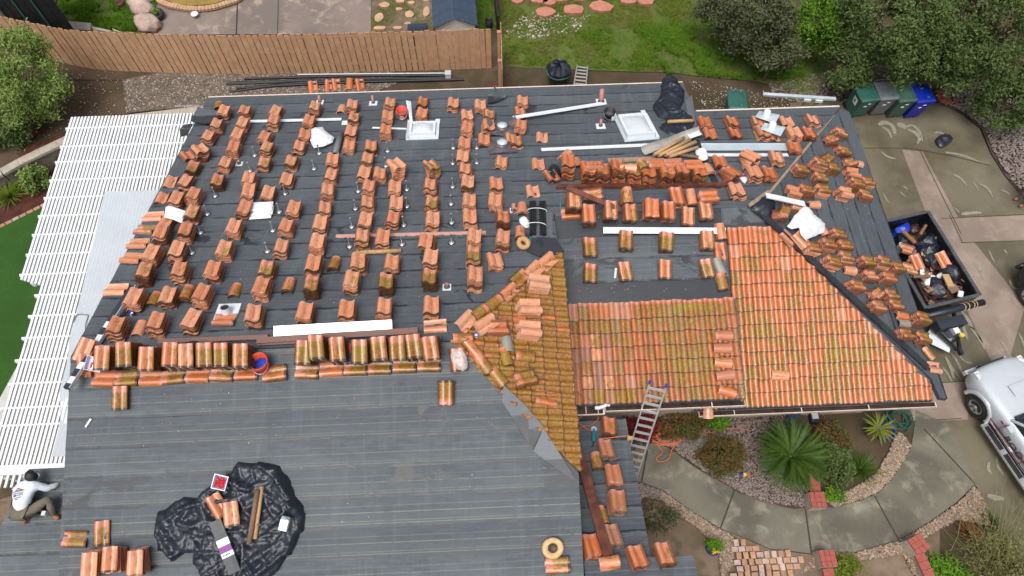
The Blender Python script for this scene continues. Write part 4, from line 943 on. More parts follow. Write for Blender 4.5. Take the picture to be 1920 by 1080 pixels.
# roof mounts
MOUNTS = [(599,286),(727,282),(589,315),(724,310),(535,362),(672,357),(763,354),(524,396),(667,390),(763,386),(512,431),(660,424),(757,421),(502,470),(656,461),(754,457),(850,276),(849,305),(849,349),(846,381),(847,416),(847,454),(894,276),(894,304),(478,290),(469,319),(404,366),(389,400),(376,435),(360,473)]
bp = MB().lathe([(.075, 0), (.07, .012), (.03, .02)], 12).mesh('base_plate', M['steel']); bb = MB().lathe([(.10, 0), (.095, .006)], 12).mesh('seal', M['black'])
pp = MB().lathe([(.020, .02), (.020, .26), (.028, .262), (.028, .29)], 8).mesh('post', M['steel'])
for ci, col in enumerate(cluster([(x, y+2) for x, y in MOUNTS], 'back', 0, .5)):
    col.sort(key=lambda q: -q[1])
    for k, (_, _, (x, y)) in enumerate(col):
        t = thing('roof_mount', 'steel solar mount post, %s down in the %s column of posts from the left' % (ORD[k], ORD[ci]), 'roof mount', frame(on(x, y, 'back'), 'back', 0, .014), 'solar mount posts on the back slope')
        link('seal', bb, t); link('base_plate', bp, t, Matrix.Translation((0, 0, .005))); link('post', pp, t)
# skylights
def skylight(c, w, l, label, rotz=0, fl=.12, tabs=True):
    F = frame(on(*c, 'back'), 'back', rotz, .014); t = thing('skylight', label, 'skylight', F)
    m = MB(); m.box(-w/2-fl, w/2+fl, -l/2-fl*1.3, l/2+fl, 0, .006); m.build('apron_flashing', FL, t)
    if tabs:
        for s in (-1, 1): MB().box(s*(w/2+fl*.6)-.07, s*(w/2+fl*.6)+.07, l/2+fl+.002, l/2+fl+.26, 0, .008).build('flashing_tab', W_, t)
        for s in (-1, 1): MB().box(s*(w/2+fl*.75)-.045, s*(w/2+fl*.75)+.045, -l/2-fl, l/2+fl, .007, .05).build('side_flashing', FL if s < 0 else W_, t)
    f = MB()
    for s in (-1, 1):
        f.box(s*w/2 - .035, s*w/2 + .035, -l/2-.035, l/2+.035, .008, .15); f.box(-w/2+.036, w/2-.036, s*l/2 - .035, s*l/2 + .035, .008, .15)
    f.build('curb_frame', W_, t)
    v = []; fc = []; N = 9
    for j in range(N):
        for i in range(N):
            u, q = i/(N-1)*2-1, j/(N-1)*2-1; v.append((u*(w/2-.04), q*(l/2-.04), .10 + .10*(1-u**4)*(1-q**4)))
    for j in range(N-1):
        for i in range(N-1): fc.append((j*N+i, j*N+i+1, (j+1)*N+i+1, (j+1)*N+i))
    m = MB(); m.sm = True; m.add(v, fc); m.build('dome', M['glass'], t)
skylight((793,247), .72, .62, 'square milky skylight with white flashing left of the centre')
skylight((1192,240), .78, 1.10, 'tall milky skylight beside the black plastic heap', .10, .14)
# pails
def pail(p, r, h, mat, inside_mat, label, cat='bucket', tilt=(0, 0), mark=False, name='bucket', content=None):
    F = Matrix.Translation(p) @ Matrix.Rotation(tilt[0], 4, 'X') @ Matrix.Rotation(tilt[1], 4, 'Y'); t = thing(name, label, cat, F)
    m = MB(); m.lathe([(r*.82, 0), (r*.96, h*.8), (r*1.04, h*.82), (r*1.04, h*.87), (r, h*.88), (r*1.05, h), (r*.98, h), (r*.8, .02), (0, .02)], 20); m.build('body', mat, t)
    c = MB(); c.lathe([(r*.9, h*.45), (r*.5, h*.52), (0, h*.5)], 14, False); c.build('contents', inside_mat, t)
    hd = MB(); hd.tube([(r*1.05*cos(a), -r*.1 - r*1.0*sin(a), h*.86 - h*.45*sin(a)) for a in np.linspace(0, pi, 12)], .006, 5); hd.build('handle', M['steel'], t)
    if mark:
        a = MB()
        for k, (dx, z, w, hh) in enumerate([(-.5, .62, .16, .09), (-.25, .58, .2, .16), (.02, .55, .22, .18), (.3, .52, .2, .14), (-.32, .40, .26, .12), (.05, .36, .3, .13), (.33, .33, .14, .1), (-.1, .22, .34, .07)]):
            a0, a1 = -pi/2 + dx*.9 - w/2, -pi/2 + dx*.9 + w/2; rr = r*.90
            pts = [((rr + r*.13*zz)*cos(q), (rr + r*.13*zz)*sin(q), h*zz) for q, zz in ((a0, z), (a1, z+.04), (a1, z+hh+.04), (a0, z+hh))]
            a.add(pts, [(0, 1, 2, 3)])
        a.build('printed_mark', M['paper'], t)
    return t
pail(on(756,222,'back',0), .17, .40, M['orangeb'], M['brownc'], 'orange red bucket with white print by the grey sheet near the back eave', mark=True)
pail(on(495,690,'front',0), .19, .42, M['orangeb'], M['blue'], 'orange red bucket holding blue things between the two ridge rows', mark=False)
pail(on(1141,222,'back',0), .17, .34, M['black'], M['lead'], 'black tar pail with a white label beside the tall skylight')
lb = MB(); lb.box(.06, .15, -.165, -.155, .08, .26); o = lb.build('label_sheet', M['paper']); o.parent = bpy.data.objects['bucket.002']
F = frame(on(771,222,'back'), 'back'); m = MB(); m.add([(-.04,-.25,0),(.03,-.25,.03),(.04,.25,.45),(-.10,.25,.5)], [(0,1,2,3)]); m.add([(-.03,-.25,0),(.04,-.25,.03),(.05,.25,.45),(-.09,.25,.5)], [(3,2,1,0)])
o = m.build('metal_sheet', FL); o.matrix_world = F @ Matrix.Rotation(.1, 4, 'Z'); tag(o, 'bent grey metal sheet leaning against the back bucket', 'metal sheet')
# pipe vents with their flashings
def vent(p, pl, r, h, label, plate=.18, mat=None, lean=0, dark=True):
    t = thing('vent_pipe', label, 'vent pipe', frame(on(*p, pl), pl, lean, .014))
    MB().box(-plate, plate, -plate*1.2, plate, 0, .006).build('flashing_plate', W_, t)
    MB().lathe([(r*1.6, .006), (r*1.25, .07), (r, .09)], 12, False).build('collar', M['lead'] if dark else W_, t)
    mm = MB(); mm.lathe([(r, .01), (r, h), (r*.8, h), (r*.8, .05)], 12, False); mm.build('pipe', mat or M['pinkpipe'], t)
vent((1127,191), 'back', .07, .42, 'tall copper pink vent pipe above the white flashing strip', .16)
vent((1126,237), 'back', .04, .22, 'short vent pipe below the black tar pail', .14)
vent((700,194), 'back', .04, .26, 'vent pipe with white plate in the back row', .13)
vent((600,192), 'back', .04, .22, 'vent pipe with white plate at the left back row', .12)
vent((838,539), 'back', .05, .10, 'small square vent plate between the two right columns', .10)
vent((449,308), 'back', .035, .12, 'small vent plate beside the second column of stacks', .10)
vent((963,395), 'back', .05, .2, 'pipe collar left of the black straps', .10)
t = thing('vent_flashing', 'white square vent flashing with a black round opening near the main ridge', 'vent flashing', frame(on(426,588,'back'), 'back', 0, .016))
MB().box(-.26, .26, -.30, .30, 0, .006).build('flashing_plate', W_, t)
MB().lathe([(.12, .006), (.105, .10), (.095, .20)], 20, False).build('collar', W_, t); MB().lathe([(.095, .17), (0, .165)], 20, False).build('opening', M['black'], t)
stack(421, 600, 1, 'back', pi/2, 'red', 'broken narrow tile on the white vent flashing', lift=.02)
# dark vent boots
for (x, y), lab in (((942,246), 'upper dark roof vent with a flared flashing and a silver cap'), ((942,278), 'lower dark roof vent on a buckled lead sheet')):
    t = thing('roof_vent', lab, 'roof vent', frame(on(x, y, 'back'), 'back', .05, .016))
    v, f, b = fill([(-.42,-.34),(.42,-.34),(.40,.36),(-.40,.36)], .1, .3)
    m = MB(); m.add([(a, c, .012 + .10*max(0, 1-hypot(a, c)/.4) + .05*noise.noise(Vector((a*5, c*5, x)))**2 + (.10*abs(a)/.4 if y < 260 else .03)) for a, c in v], f); m.sm = True
    m.build('lead_sheet', M['lead'], t)
    MB().lathe([(.20, .08), (.19, .16), (.12, .18)], 18).build('throat', M['lead'], t)
    MB().lathe([(.16, .19), (.155, .23), (.06, .26), (0, .26)], 14).build('cap', M['flash'], t)
    if y < 260:
        for s in (-1, 1): m = MB(); m.add([(s*.2,.1,.16),(s*.42,.30,.34),(s*.46,.02,.22),(s*.30,-.1,.12)], [(0,1,2,3)]); m.build('flared_wing', M['lead'], t)
for (x, y), lab in (((1436,221), 'upper silver vent flashing on the right back slope'), ((1446,244), 'lower silver vent flashing on the right back slope')):
    t = thing('vent_flashing', lab, 'vent flashing', frame(on(x, y, 'back', .2), 'back', -.5, .02))
    m = MB(); m.add([(-.30,-.2,.05),(.32,-.25,0),(.36,.22,.06),(-.26,.26,.02)], [(0,1,2,3)]); m.add([(-.30,-.2,.045),(.32,-.25,-.005),(.36,.22,.055),(-.26,.26,.015)], [(3,2,1,0)]); m.build('flashing_plate', FL, t)
    MB().lathe([(.11, .03), (.10, .22), (.09, .22), (.09, .05)], 14, False).build('collar', W_, t)
# black film heaps
crumple('plastic_sheet', [(1243,148),(1262,145),(1281,168),(1283,190),(1277,205),(1295,222),(1303,232),(1290,248),(1262,254),(1236,240),(1250,228),(1233,218),(1225,200),(1238,178)], 'back', M['film'], .26, 'heap of shiny black plastic sheeting over the back eave by the tall skylight', 'plastic sheet', .036, 3, rag=.06)
crumple('plastic_sheet', [(1421,372),(1446,368),(1452,390),(1440,412),(1420,402),(1408,388)], 'hip', M['film'], .22, 'small black plastic wad at the right hip peak', 'plastic sheet', .06, 5)
crumple('black_cloth', [(346,650),(355,640),(374,641),(378,660),(374,678),(362,680),(350,670)], 'front', M['film'], .16, 'black jacket thrown over the ridge stacks', 'jacket', .045, 8, lift=.42)
BIG = [(300,955),(330,940),(370,928),(390,910),(420,890),(448,868),(480,866),(520,872),(540,890),(552,930),(566,945),(571,975),(562,1005),(545,1040),(520,1065),(505,1085),(475,1100),(430,1100),(380,1085),(366,1060),(362,1035),(345,1038),(318,1048),(300,1030),(290,1000)]
crumple('plastic_sheet', BIG, 'front', M['film'], .30, 'large crumpled black plastic sheet spread on the front slope', 'plastic sheet', .036, 11, fr=1.7, rag=.12, edge=.10, curve=0)
def box_on(name, c, pl, size, mat, label, cat, rot=0, lift=.1, parts=None, tilt=0):
    F = frame(on(*c, pl, lift), pl, rot) @ Matrix.Rotation(tilt, 4, 'X')
    t = thing(name, label, cat, F); w, l, h = size; return t, w, l, h
t, w, l, h = box_on('plastic_tub', (417,903), 'front', (.30, .30, .16), None, 'pale square tub of red caps on the black sheet', 'tub', -.25, .26)
m = MB(); q = .15
m.add([(-q*.8,-q*.8,0),(q*.8,-q*.8,0),(q*.8,q*.8,0),(-q*.8,q*.8,0),(-q,-q,.15),(q,-q,.15),(q,q,.15),(-q,q,.15),(-q*.88,-q*.88,.15),(q*.88,-q*.88,.15),(q*.88,q*.88,.15),(-q*.88,q*.88,.15),(-q*.72,-q*.72,.02),(q*.72,-q*.72,.02),(q*.72,q*.72,.02),(-q*.72,q*.72,.02)],
      [(3,2,1,0),(12,13,14,15)] + [(i,(i+1)%4,4+(i+1)%4,4+i) for i in range(4)] + [(4+i,4+(i+1)%4,8+(i+1)%4,8+i) for i in range(4)] + [(8+i,8+(i+1)%4,12+(i+1)%4,12+i) for i in range(4)])
m.build('tub', M['lilac'], t)
cp = MB()
for k in range(140):
    a, b = random.uniform(-.10, .10), random.uniform(-.10, .10); z = .10 + .03*(1-hypot(a, b)/.14) + random.uniform(-.01, .01); r = .012
    cp.add([(a-r,b-r,z),(a+r,b-r,z+random.uniform(-.01,.01)),(a+r,b+r,z),(a-r,b+r,z+.008),(a,b,z+.014)], [(0,1,4),(1,2,4),(2,3,4),(3,0,4)])
tag(cp.build('red_caps', M['redn'], t), kind='stuff')
def tubeobj(name, a, b, pl, r, mat, label, cat, l1=.1, l2=None, hollow=True, spiral=None):
    p, q = on(*a, pl, l1), on(*b, pl, l1 if l2 is None else l2); L = (q-p).length
    F = aim(p, q) @ Matrix.Rotation(pi/2, 4, 'Y'); m = MB()
    m.lathe([(r*.78, .0), (r, 0), (r, L), (r*.78, L), (r*.78, 0)] if hollow else [(r, 0), (r, L)], 14, not hollow); 
    if spiral:
        m.cur = 1; n = int(L/.012); pts = []
        for k in range(n+1): a_ = k*.012/.19*2*pi; pts.append((r*1.01*cos(a_), r*1.01*sin(a_), k*.012))
        m.tube(pts, .005, 4)
    o = m.build(name, [mat, M['brownc']]); o.matrix_world = F; return tag(o, label, cat)
tubeobj('cardboard_tube', (467,1020), (483,918), 'front', .055, M['brownc'], 'dark brown cardboard tube on the black sheet', 'cardboard tube', .32)
tubeobj('cardboard_tube', (478,1010), (491,912), 'front', .045, M['tan'], 'lighter cardboard tube beside the dark brown one on the black sheet', 'cardboard tube', .26)
t = thing('felt_roll', 'grey felt roll with a purple and white wrapper lying on the black sheet', 'felt roll', aim(on(404,976,'front',.33), on(441,1072,'front',.29)))
L = (on(404,976,'front',.22) - on(441,1072,'front',.16)).length
m = MB(); m.box(0, L, -.12, .12, -.05, .06); m.build('roll', M['felt'], t, None, (.0, 0, 0)); 
m = MB(); m.box(L*.35, L*.48, -.123, .123, .0, .064); m.box(L*.60, L*.69, -.123, .123, .0, .064); m.build('wrapper', M['paper'], t)
m = MB(); m.box(L*.484, L*.597, -.122, .122, .0, .0635); m.build('purple_band', M['purple'], t)
m = MB(); [m.box(L*.63, L*.66, -.09+k*.03, -.072+k*.03, .0645, .066) for k in range(5)]; m.build('print', M['ink'], t)
stack(433, 964, 1, 'front', .15, 'fresh', 'orange tile half covered by the black sheet', lift=.28)
stack(408, 948, 1, 'front', .5, 'red', 'red tile edge poking out of the black sheet', lift=.22)
t = thing('milk_carton', 'white carton lying on the black sheet', 'carton', frame(on(535,982,'front',.26), 'front', -.25)); m = MB(); m.box(-.085,.085,-.12,.10,0,.13); m.build('carton', M['paper'], t); MB().add([(-.085,.102,0),(.085,.102,0),(.085,.16,.065),(-.085,.16,.065),(-.085,.102,.13),(.085,.102,.13)], [(0,1,2,3),(3,5,4,2),(0,3,2,4),(1,5,3,2),(0,2,4),(1,5,3)]).build('folded_top', FL, t)
# white cloths, papers
crumple('drop_cloth', [(578,250),(590,242),(606,240),(618,252),(627,258),(622,268),(606,276),(590,277),(582,266)], 'back', M['cloth'], .22, 'crumpled white cloth bag between two columns of stacks', 'cloth', .05, 21, .7, lift=.10, curve=0, rag=.05)
tubeobj('felt_offcut_roll', (640,250), (628,290), 'back', .09, M['bingrey'], 'rolled grey felt offcut right of the white cloth bag', 'felt roll', .10)
crumple('paper_sheet', [(311,388),(319,386),(348,396),(341,419),(325,412),(308,408)], 'back', M['paper'], .04, 'white paper sheet lying over tiles at the left gable', 'paper', .08, 22, .5, lift=.24, curve=0, thick=.004)
for k, (dx, dy) in enumerate(((0, 0), (1, 8), (-2, 15))):
    crumple('folded_paper', [(470+dx,380+dy),(513+dx,378+dy),(510+dx,394+dy),(469+dx,397+dy)], 'back', M['paper'], .07, 'folded white paper bag, %s of three by the third column of stacks' % ORD[k], 'paper bag', .07, 23+k, .6, lift=.16-.05*k, curve=0, thick=.004)
crumple('drop_cloth', [(1475,425),(1490,404),(1508,385),(1516,388),(1523,402),(1534,410),(1547,420),(1545,436),(1523,444),(1511,452),(1502,440),(1497,427),(1484,430)], 'hip', M['cloth'], .22, 'white drop cloth draped over stacks on the right hip', 'cloth', .06, 31, .6, lift=.26, curve=0, rag=.04)
beam('trim_board', (1436,367), (1508,383), 'hip', .16, .03, M['white'], 'white trim board lying above the drop cloth', 'board', lift=.32)
crumple('plastic_wrapper', [(1380,326),(1388,323),(1404,333),(1396,345),(1390,337)], 'back', M['paper'], .05, 'white and purple wrapper right of the lower ridge pile', 'wrapper', .05, 33, .8, curve=0, rag=.05)
m = MB(); m.box(-.10,.10,-.05,.05,0,.02); o = m.build('wrapper_print', M['purple']); o.parent = bpy.data.objects['plastic_wrapper']; o.matrix_local = Matrix.Translation((0, .02, .035))
crumple('plastic_wrap', [(846,662),(862,654),(874,668),(876,690),(862,694),(848,680)], 'front', M['wrap'], .10, 'torn clear wrap on the tile stack right of the ridge row', 'plastic wrap', .05, 35, .7, lift=.20)
crumple('rubble_bag', [(1032,312),(1048,314),(1052,335),(1038,345),(1024,338)], 'back', M['film'], .14, 'black bag with broken tiles left of the lower ridge pile', 'bag', .06, 36, lift=.02)
stack(1034, 330, 1, 'back', .3, 'red', 'broken tile in the black bag by the lower ridge', lift=.12)
# cardboard tubes and a dented gutter length behind the pile
for k, (a, b, r, l1) in enumerate([((1226,290),(1283,258),.05,.22),((1235,292),(1294,262),.05,.26),((1248,291),(1304,266),.055,.26),((1254,294),(1308,276),.05,.18)]):
    tubeobj('cardboard_tube', a, b, 'back', r, M['tan'], 'tan cardboard tube behind the lower ridge pile, %s from the left' % ORD[k], 'cardboard tube', l1)
tubeobj('cardboard_tube', (1272,290), (1318,296), 'back', .05, M['brownc'], 'dark brown tube lying lowest beside the tan tubes', 'cardboard tube', .10)
tubeobj('cardboard_tube', (1252,228), (1300,226), 'back', .05, M['tan'], 'tan tube poking out of the black plastic heap', 'cardboard tube', .36)
t = thing('gutter_length', 'dented pale gutter length with rust stains behind the tan tubes', 'gutter', aim(on(1206,287,'back',.08), on(1310,250,'back',.14)))
L = (on(1206,287,'back') - on(1310,250,'back')).length; m = MB(); N = 7
pr = [(.16*cos(pi + pi*k/(N-1)), .12 + .12*sin(pi + pi*k/(N-1))) for k in range(N)]
vs = [(x, y + .01*sin(x*5), z) for x in np.linspace(0, L, 8) for y, z in pr]; m.sm = True
m.add(vs, [(j*N+i, j*N+i+1, (j+1)*N+i+1, (j+1)*N+i) for j in range(7) for i in range(N-1)]); m.add([(x, y, z-.006) for x, y, z in vs], [(j*N+i, (j+1)*N+i, (j+1)*N+i+1, j*N+i+1) for j in range(7) for i in range(N-1)])
m.build('trough', simple('dented_old_metal', (.42, .40, .36), .4, .3, .3, 3), t); MB().box(L*.78, L*.98, -.09, .07, .02, .026).build('white_patch', W_, t)
crumple('paper_bag', [(1304,283),(1322,280),(1327,298),(1312,300)], 'back', M['paper'], .12, 'crushed white bag at the right end of the tan tubes', 'bag', .05, 41, .6, lift=.1)
# strap bundles, tape, tools
t = thing('strap_bundle', 'two bundles of black straps tied with white cord near the mossy hip', 'strap bundle', frame(on(1006,414,'back'), 'back', -.10, .02))
for s in (-1, 1):
    for k in range(6):
        a = s*.13 + (k % 3 - 1)*.055; z = .04 + .05*(k//3)
        m = MB(); m.tube([(a + .02*noise.noise(Vector((k, y*2, s))) + .10*(1-y)*.3, y*.68, z + .01*sin(y*3+k)) for y in np.linspace(-1, 1, 7)], .032, 6); m.build('strap', M['black'], t)
for y in (-.30, .30):
    m = MB(); m.tube([(.26*cos(a), y, .07 + .10*sin(a)) for a in np.linspace(0, 2*pi, 16)], .010, 5); m.build('tie_cord', M['paper'], t)
t = thing('tape_roll', 'tan roll of tape standing below the black straps', 'tape roll', frame(on(980,458,'back', .1), 'back', .5) @ Matrix.Rotation(.5, 4, 'X'))
MB().lathe([(.07, 0), (.17, 0), (.175, .06), (.17, .12), (.07, .12), (.07, 0)], 22, False).build('roll', M['tan'], t); MB().lathe([(.07, .02), (0, .02)], 16, False).build('core_hole', M['leath'], t)
t = thing('caulk_gun', 'teal caulking gun with a pink nozzle beside the tape roll', 'caulking gun', aim(on(994,444,'back',.06), on(995,476,'back',.04)))
MB().lathe([(.03, 0), (.03, .28)], 10).build('barrel', M['teal'], t, Matrix.Rotation(pi/2, 4, 'Y')); MB().lathe([(.02, .282), (.006, .42)], 8).build('nozzle', M['pink'], t, Matrix.Rotation(pi/2, 4, 'Y')); MB().box(-.10, .02, -.12, -.02, -.02, .02).build('grip', M['ink'], t)
crumple('rag', [(974,411),(984,406),(993,418),(988,428),(976,420)], 'back', M['paper'], .08, 'white and red rag between ridge tile and straps', 'rag', .05, 44, .6)
pail(on(965,398,'back'), .07, .13, M['pinkpipe'], M['ink'], 'small pink can left of the ridge tile by the straps', 'can', name='can')
tubeobj('marker_bottle', (1051,395), (1051,378), 'mid', .02, M['teal'], 'slim white green tube left of the lower ridge stacks', 'tube', .05, hollow=False)
tubeobj('water_bottle', (1153,522), (1155,503), 'mid', .035, M['glass'], 'clear plastic bottle between the lower two stacks', 'bottle', .05, hollow=False)
# wavy closure strip and spiral tube
p, q = on(630,443,'back',.02), on(911,436,'back',.02); L = (q-p).length; m = MB(); N = 120
t_ = [(L*k/N, .045, 0) for k in range(N+1)]; b_ = [(L*k/N, -.05 - .035*abs(sin(k*L/N*pi/.30)), 0) for k in range(N+1)]
up = [(x, y, .02) for x, y, z in t_ + b_]; m.add(t_ + b_ + up, [(k, k+1, N+2+k, N+1+k) for k in range(N)] + [(2*N+2+k, 3*N+3+k, 3*N+4+k, 2*N+3+k) for k in range(N)] + [(N+1+k, N+2+k, 3*N+4+k, 3*N+3+k) for k in range(N)])
o = m.build('closure_strip', simple('pale_pink_closure', (.55, .30, .25), .6, var=.15)); n = frame(p, 'back').col[2].xyz; x = (q-p).normalized(); y = n.cross(x); F = Matrix((x, y, n)).transposed().to_4x4(); F.translation = p; o.matrix_world = F
tag(o, 'long pink scalloped closure strip lying across the back slope', 'closure strip')
tubeobj('cardboard_tube', (668,474), (752,470), 'back', .055, M['tan'], 'tan cardboard tube with spiral seam in the middle of the stacks', 'cardboard tube', .07, spiral=1)
t = thing('gutter_pipe', 'long black gutter pipe lying down the left gable end', 'gutter pipe', aim(on(251,538,'back',.30), on(127,730,'front',.42)))
L = (on(251,538,'back',.30) - on(127,730,'front',.42)).length; MB().box(0, L, -.07, .07, -.02, .07).build('pipe', M['ink'], t); MB().box(0, L, .071, .085, .0, .10).build('lip', FL, t)
for k in range(5): MB().box(L*(.38 + .13*k), L*(.44 + .13*k), -.06, .06, .071, .074).build('pale_patch', W_, t)  # white patches spaced along the top of the pipe
# small things on the ridge
pail(on(250,590,'back'), .05, .12, M['blue'], M['paper'], 'blue cup with white rim beside the second last row of stacks', 'cup', name='cup')
pail(on(893,630,'tri', .05), .05, .10, M['blue'], FL, 'blue capped cup near the hip peak', 'cup', name='cup')
pail(on(200,672,'front', .48), .065, .10, M['orangeb'], M['redn'], 'orange cup on the leftmost ridge stack', 'cup', name='cup')
t = thing('plastic_tray', 'clear plastic tray of red bits at the left end of the ridge', 'tray', frame(on(181,683,'front',.25), 'front', -.25)); m = MB()
m.box(-.18,.18,-.15,.15,0,.01); m.box(-.18,.18,-.15,-.14,.011,.12); m.box(-.18,.18,.14,.15,.011,.12); m.box(-.18,-.17,-.139,.139,.011,.12); m.box(.17,.18,-.139,.139,.011,.12); m.build('tray', M['lilac'], t)
for k in range(4): MB().box(-.1+.05*k, -.07+.05*k, -.10, .02+.03*k, .012, .05).build('tool', [M['redn'], M['steel']][k % 2], t)
t = thing('cordless_drill', 'grey cordless drill lying on a ridge stack', 'drill', frame(on(453,655,'front',.36), 'front', .2))
MB().lathe([(.035, 0), (.04, .12), (.025, .2), (.012, .26)], 10).build('motor', M['bingrey'], t, Matrix.Translation((0, .12, .05)) @ Matrix.Rotation(pi/2, 4, 'X')); MB().box(-.02, .02, -.02, .03, -.12, .04).build('grip', M['ink'], t, Matrix.Rotation(pi/2, 4, 'Y')); MB().box(.12, .18, -.05, .06, -.04, .04).build('battery', M['steel'], t)
t = thing('snap_line', 'red and blue tools wedged between two ridge stacks', 'tool', frame(on(656,662,'front',.2), 'front')); MB().box(-.03,.03,0,.22,0,.05).build('red_handle', M['redn'], t); MB().box(-.025,.025,-.22,-.01,0,.05).build('blue_handle', M['blue'], t)
# straw hat
t = thing('straw_hat', 'straw hat lying crown down on the front slope', 'straw hat', frame(on(1036,1026,'front'), 'front', .2, .02))
m = MB(); N = 28; vs = []
for r, z in [(.0,.03),(.07,.03),(.10,.06),(.12,.12),(.20,.13),(.235,.10),(.225,.09)]:
    for k in range(N): a = 2*pi*k/N; vs.append((r*1.0*cos(a), r*.95*sin(a), z + (.02*sin(2*a) if r > .15 else 0)))
m.sm = True; m.add(vs, [(j*N+k, j*N+(k+1) % N, (j+1)*N+(k+1) % N, (j+1)*N+k) for j in range(6) for k in range(N)]); m.build('brim_and_crown', M['straw'], t)
m = MB(); m.lathe([(.102, .075), (.06, .05), (0, .05)], 18, False); m.build('lining', M['leath'], t)
# loose felt pieces
def scrap(px, pl, label, lift=.03, curl=.03, wet=.0, name='felt_scrap', seed=0, lite=.35):
    P = [on(x, y, pl, lift) for x, y in px]; F = frame(sum(P, Vector())/len(P), pl); Fi = F.inverted(); poly = [tuple((Fi @ p)[:2]) for p in P]
    v, f, b = fill(poly, .18, .2); m = MB(); m.sm = True
    z = lambda x, y: .012 + curl*(.5 + noise.noise(Vector((x*1.6, y*1.6, seed))))
    m.add([(x, y, z(x, y)) for x, y in v], f); m.add([(x, y, z(x, y)-.008) for x, y in v], [t[::-1] for t in f])
    bb = [(x, y, z(x, y)) for x, y in b]; n = len(bb); m.add(bb + [(x, y, q-.03) for x, y, q in bb], [(i, n+i, n+(i+1) % n, (i+1) % n) for i in range(n)], False)
    o = m.build(name, M['felt'], None, None, (wet, 0, lite)); o.matrix_world = F; return tag(o, label, 'felt piece')
scrap([(944,722),(990,765),(1001,835),(998,842),(941,752)], 'front', 'long loose felt strip along the front hip line, upper piece', seed=1, lite=.6)
scrap([(988,764),(1019,800),(1000,840),(994,830)], 'front', 'narrow felt strip between the two larger loose pieces', .04, seed=2, lite=.6)
scrap([(1019,803),(1081,900),(1070,898),(1000,846)], 'front', 'big pointed felt piece at the lower hip corner', .05, seed=3, lite=.75)
scrap([(1017,872),(1031,880),(1020,886)], 'front', 'tiny felt triangle below the pointed felt piece', .02, seed=4)
scrap([(361,228),(372,205),(420,214),(421,223),(395,236),(360,231)], 'back', 'felt flap folded back at the far left gable corner', .08, .12, seed=5)
scrap([(338,244),(345,234),(361,232),(352,255),(339,258)], 'back', 'felt flap hanging over the pergola edge', .02, .05, .5, seed=6)
scrap([(916,182),(922,181),(928,190),(951,177),(948,184),(928,194),(914,195)], 'back', 'curled felt scrap near the back eave', .05, .12, .4, seed=7)
scrap([(1297,180),(1310,262),(1352,352),(1342,356),(1300,270),(1284,190)], 'back', 'grey felt band between the main and the right back slope', .02, .02, seed=8)
scrap([(1020,400),(1036,398),(1036,440),(1058,471),(1044,478),(1010,482),(985,470)], 'back', 'felt end lapped to a point above the rear hip line', .03, .03, seed=9)
#scrap([(113,742),(120,690),(165,690),(176,742),(172,758),(118,775)], 'front', 'felt patch at the left gable end of the ridge', .02, .03, seed=10)
# fastener caps, crumbs of tile
def crumbs(name, pl, px, n, mat, r, label=None):
    m = MB()
    for _ in range(n):
        while True:
            x, y = random.uniform(min(a for a, b in px), max(a for a, b in px)), random.uniform(min(b for a, b in px), max(b for a, b in px))
            if inside((x, y), px): break
        F = frame(on(x, y, pl), pl, random.uniform(0, 6), .018); q = r*random.uniform(.6, 1.3); m.M = F
        m.add([(q*cos(a), q*.8*sin(a), 0) for a in np.linspace(0, 2*pi, 7)[:-1]] + [(0, 0, q*.5)], [(i, (i+1) % 6, 6) for i in range(6)])
    return tag(m.build(name, mat), kind='stuff')
crumbs('cap_nails', 'front', [(130,740),(930,690),(940,800),(130,850)], 46, M['pinkpipe'], .014)
crumbs('tile_crumbs', 'front', [(120,760),(900,700),(1060,1060),(120,1060)], 26, M['paper'], .009)
crumbs('tile_crumbs', 'back', [(300,300),(500,200),(900,200),(1000,300),(850,620),(230,620)], 160, M['brickt'], .016)
crumbs('tile_crumbs', 'hip', [(1450,370),(1560,240),(1650,380),(1730,660)], 60, M['brickt'], .018)
crumbs('tile_crumbs', 'mid', [(1060,400),(1360,400),(1360,550),(1060,550)], 60, M['brickt'], .016)
m = MB(); m.box(-.1,.1,-.02,.02,0,.02); o = m.build('tile_shard', M['paper']); o.matrix_world = frame(on(167,793,'front'), 'front', 1, .02); tag(o, 'pale mortar shard on the front slope near the gable', 'shard')
# lower roof: tool, cord
t = thing('grinder', 'teal power tool lying on the small lower roof', 'power tool', aim(on(1113,828,'low',.06), on(1114,800,'low',.10)))
MB().lathe([(.035, 0), (.05, .12), (.04, .26), (.02, .34)], 10).build('body', M['teal'], t, Matrix.Rotation(pi/2, 4, 'Y')); MB().lathe([(.075, 0), (.075, .012)], 14).build('disc', M['steel'], t, Matrix.Translation((.36, 0, -.03))); MB().tube([(-.02,0,0),(-.10,.01,0),(-.15,.04,.0)], .012, 6).build('flex', M['black'], t)
def cordobj(name, px, pl, r, mat, label, lift=.03, seed=0, cat='cord', n=6):
    P = [(on(x, y, pl, lift) if pl else gnd(x, y, lift)) for x, y in px]; m = MB(); m.tube(catmull(P, n), r, 5); return tag(m.build(name, mat), label, cat)
cordobj('power_cord', [(1110,808),(1096,802),(1084,790),(1094,778),(1112,775),(1122,784),(1108,797),(1092,800),(1078,812)], 'low', .012, M['cord'], 'orange cord looped round the teal power tool', .04)
cordobj('power_cord', [(1122,822),(1135,822),(1150,820),(1165,818),(1180,817)], 'low', .014, M['cord'], 'orange cord running to the front ladder', .12)
cordobj('downspout_wire', [(1068,725),(1090,740),(1112,752),(1135,760)], 'mid', .010, M['greycord'], 'thin pale wire across the laid tiles to the gutter', .10)
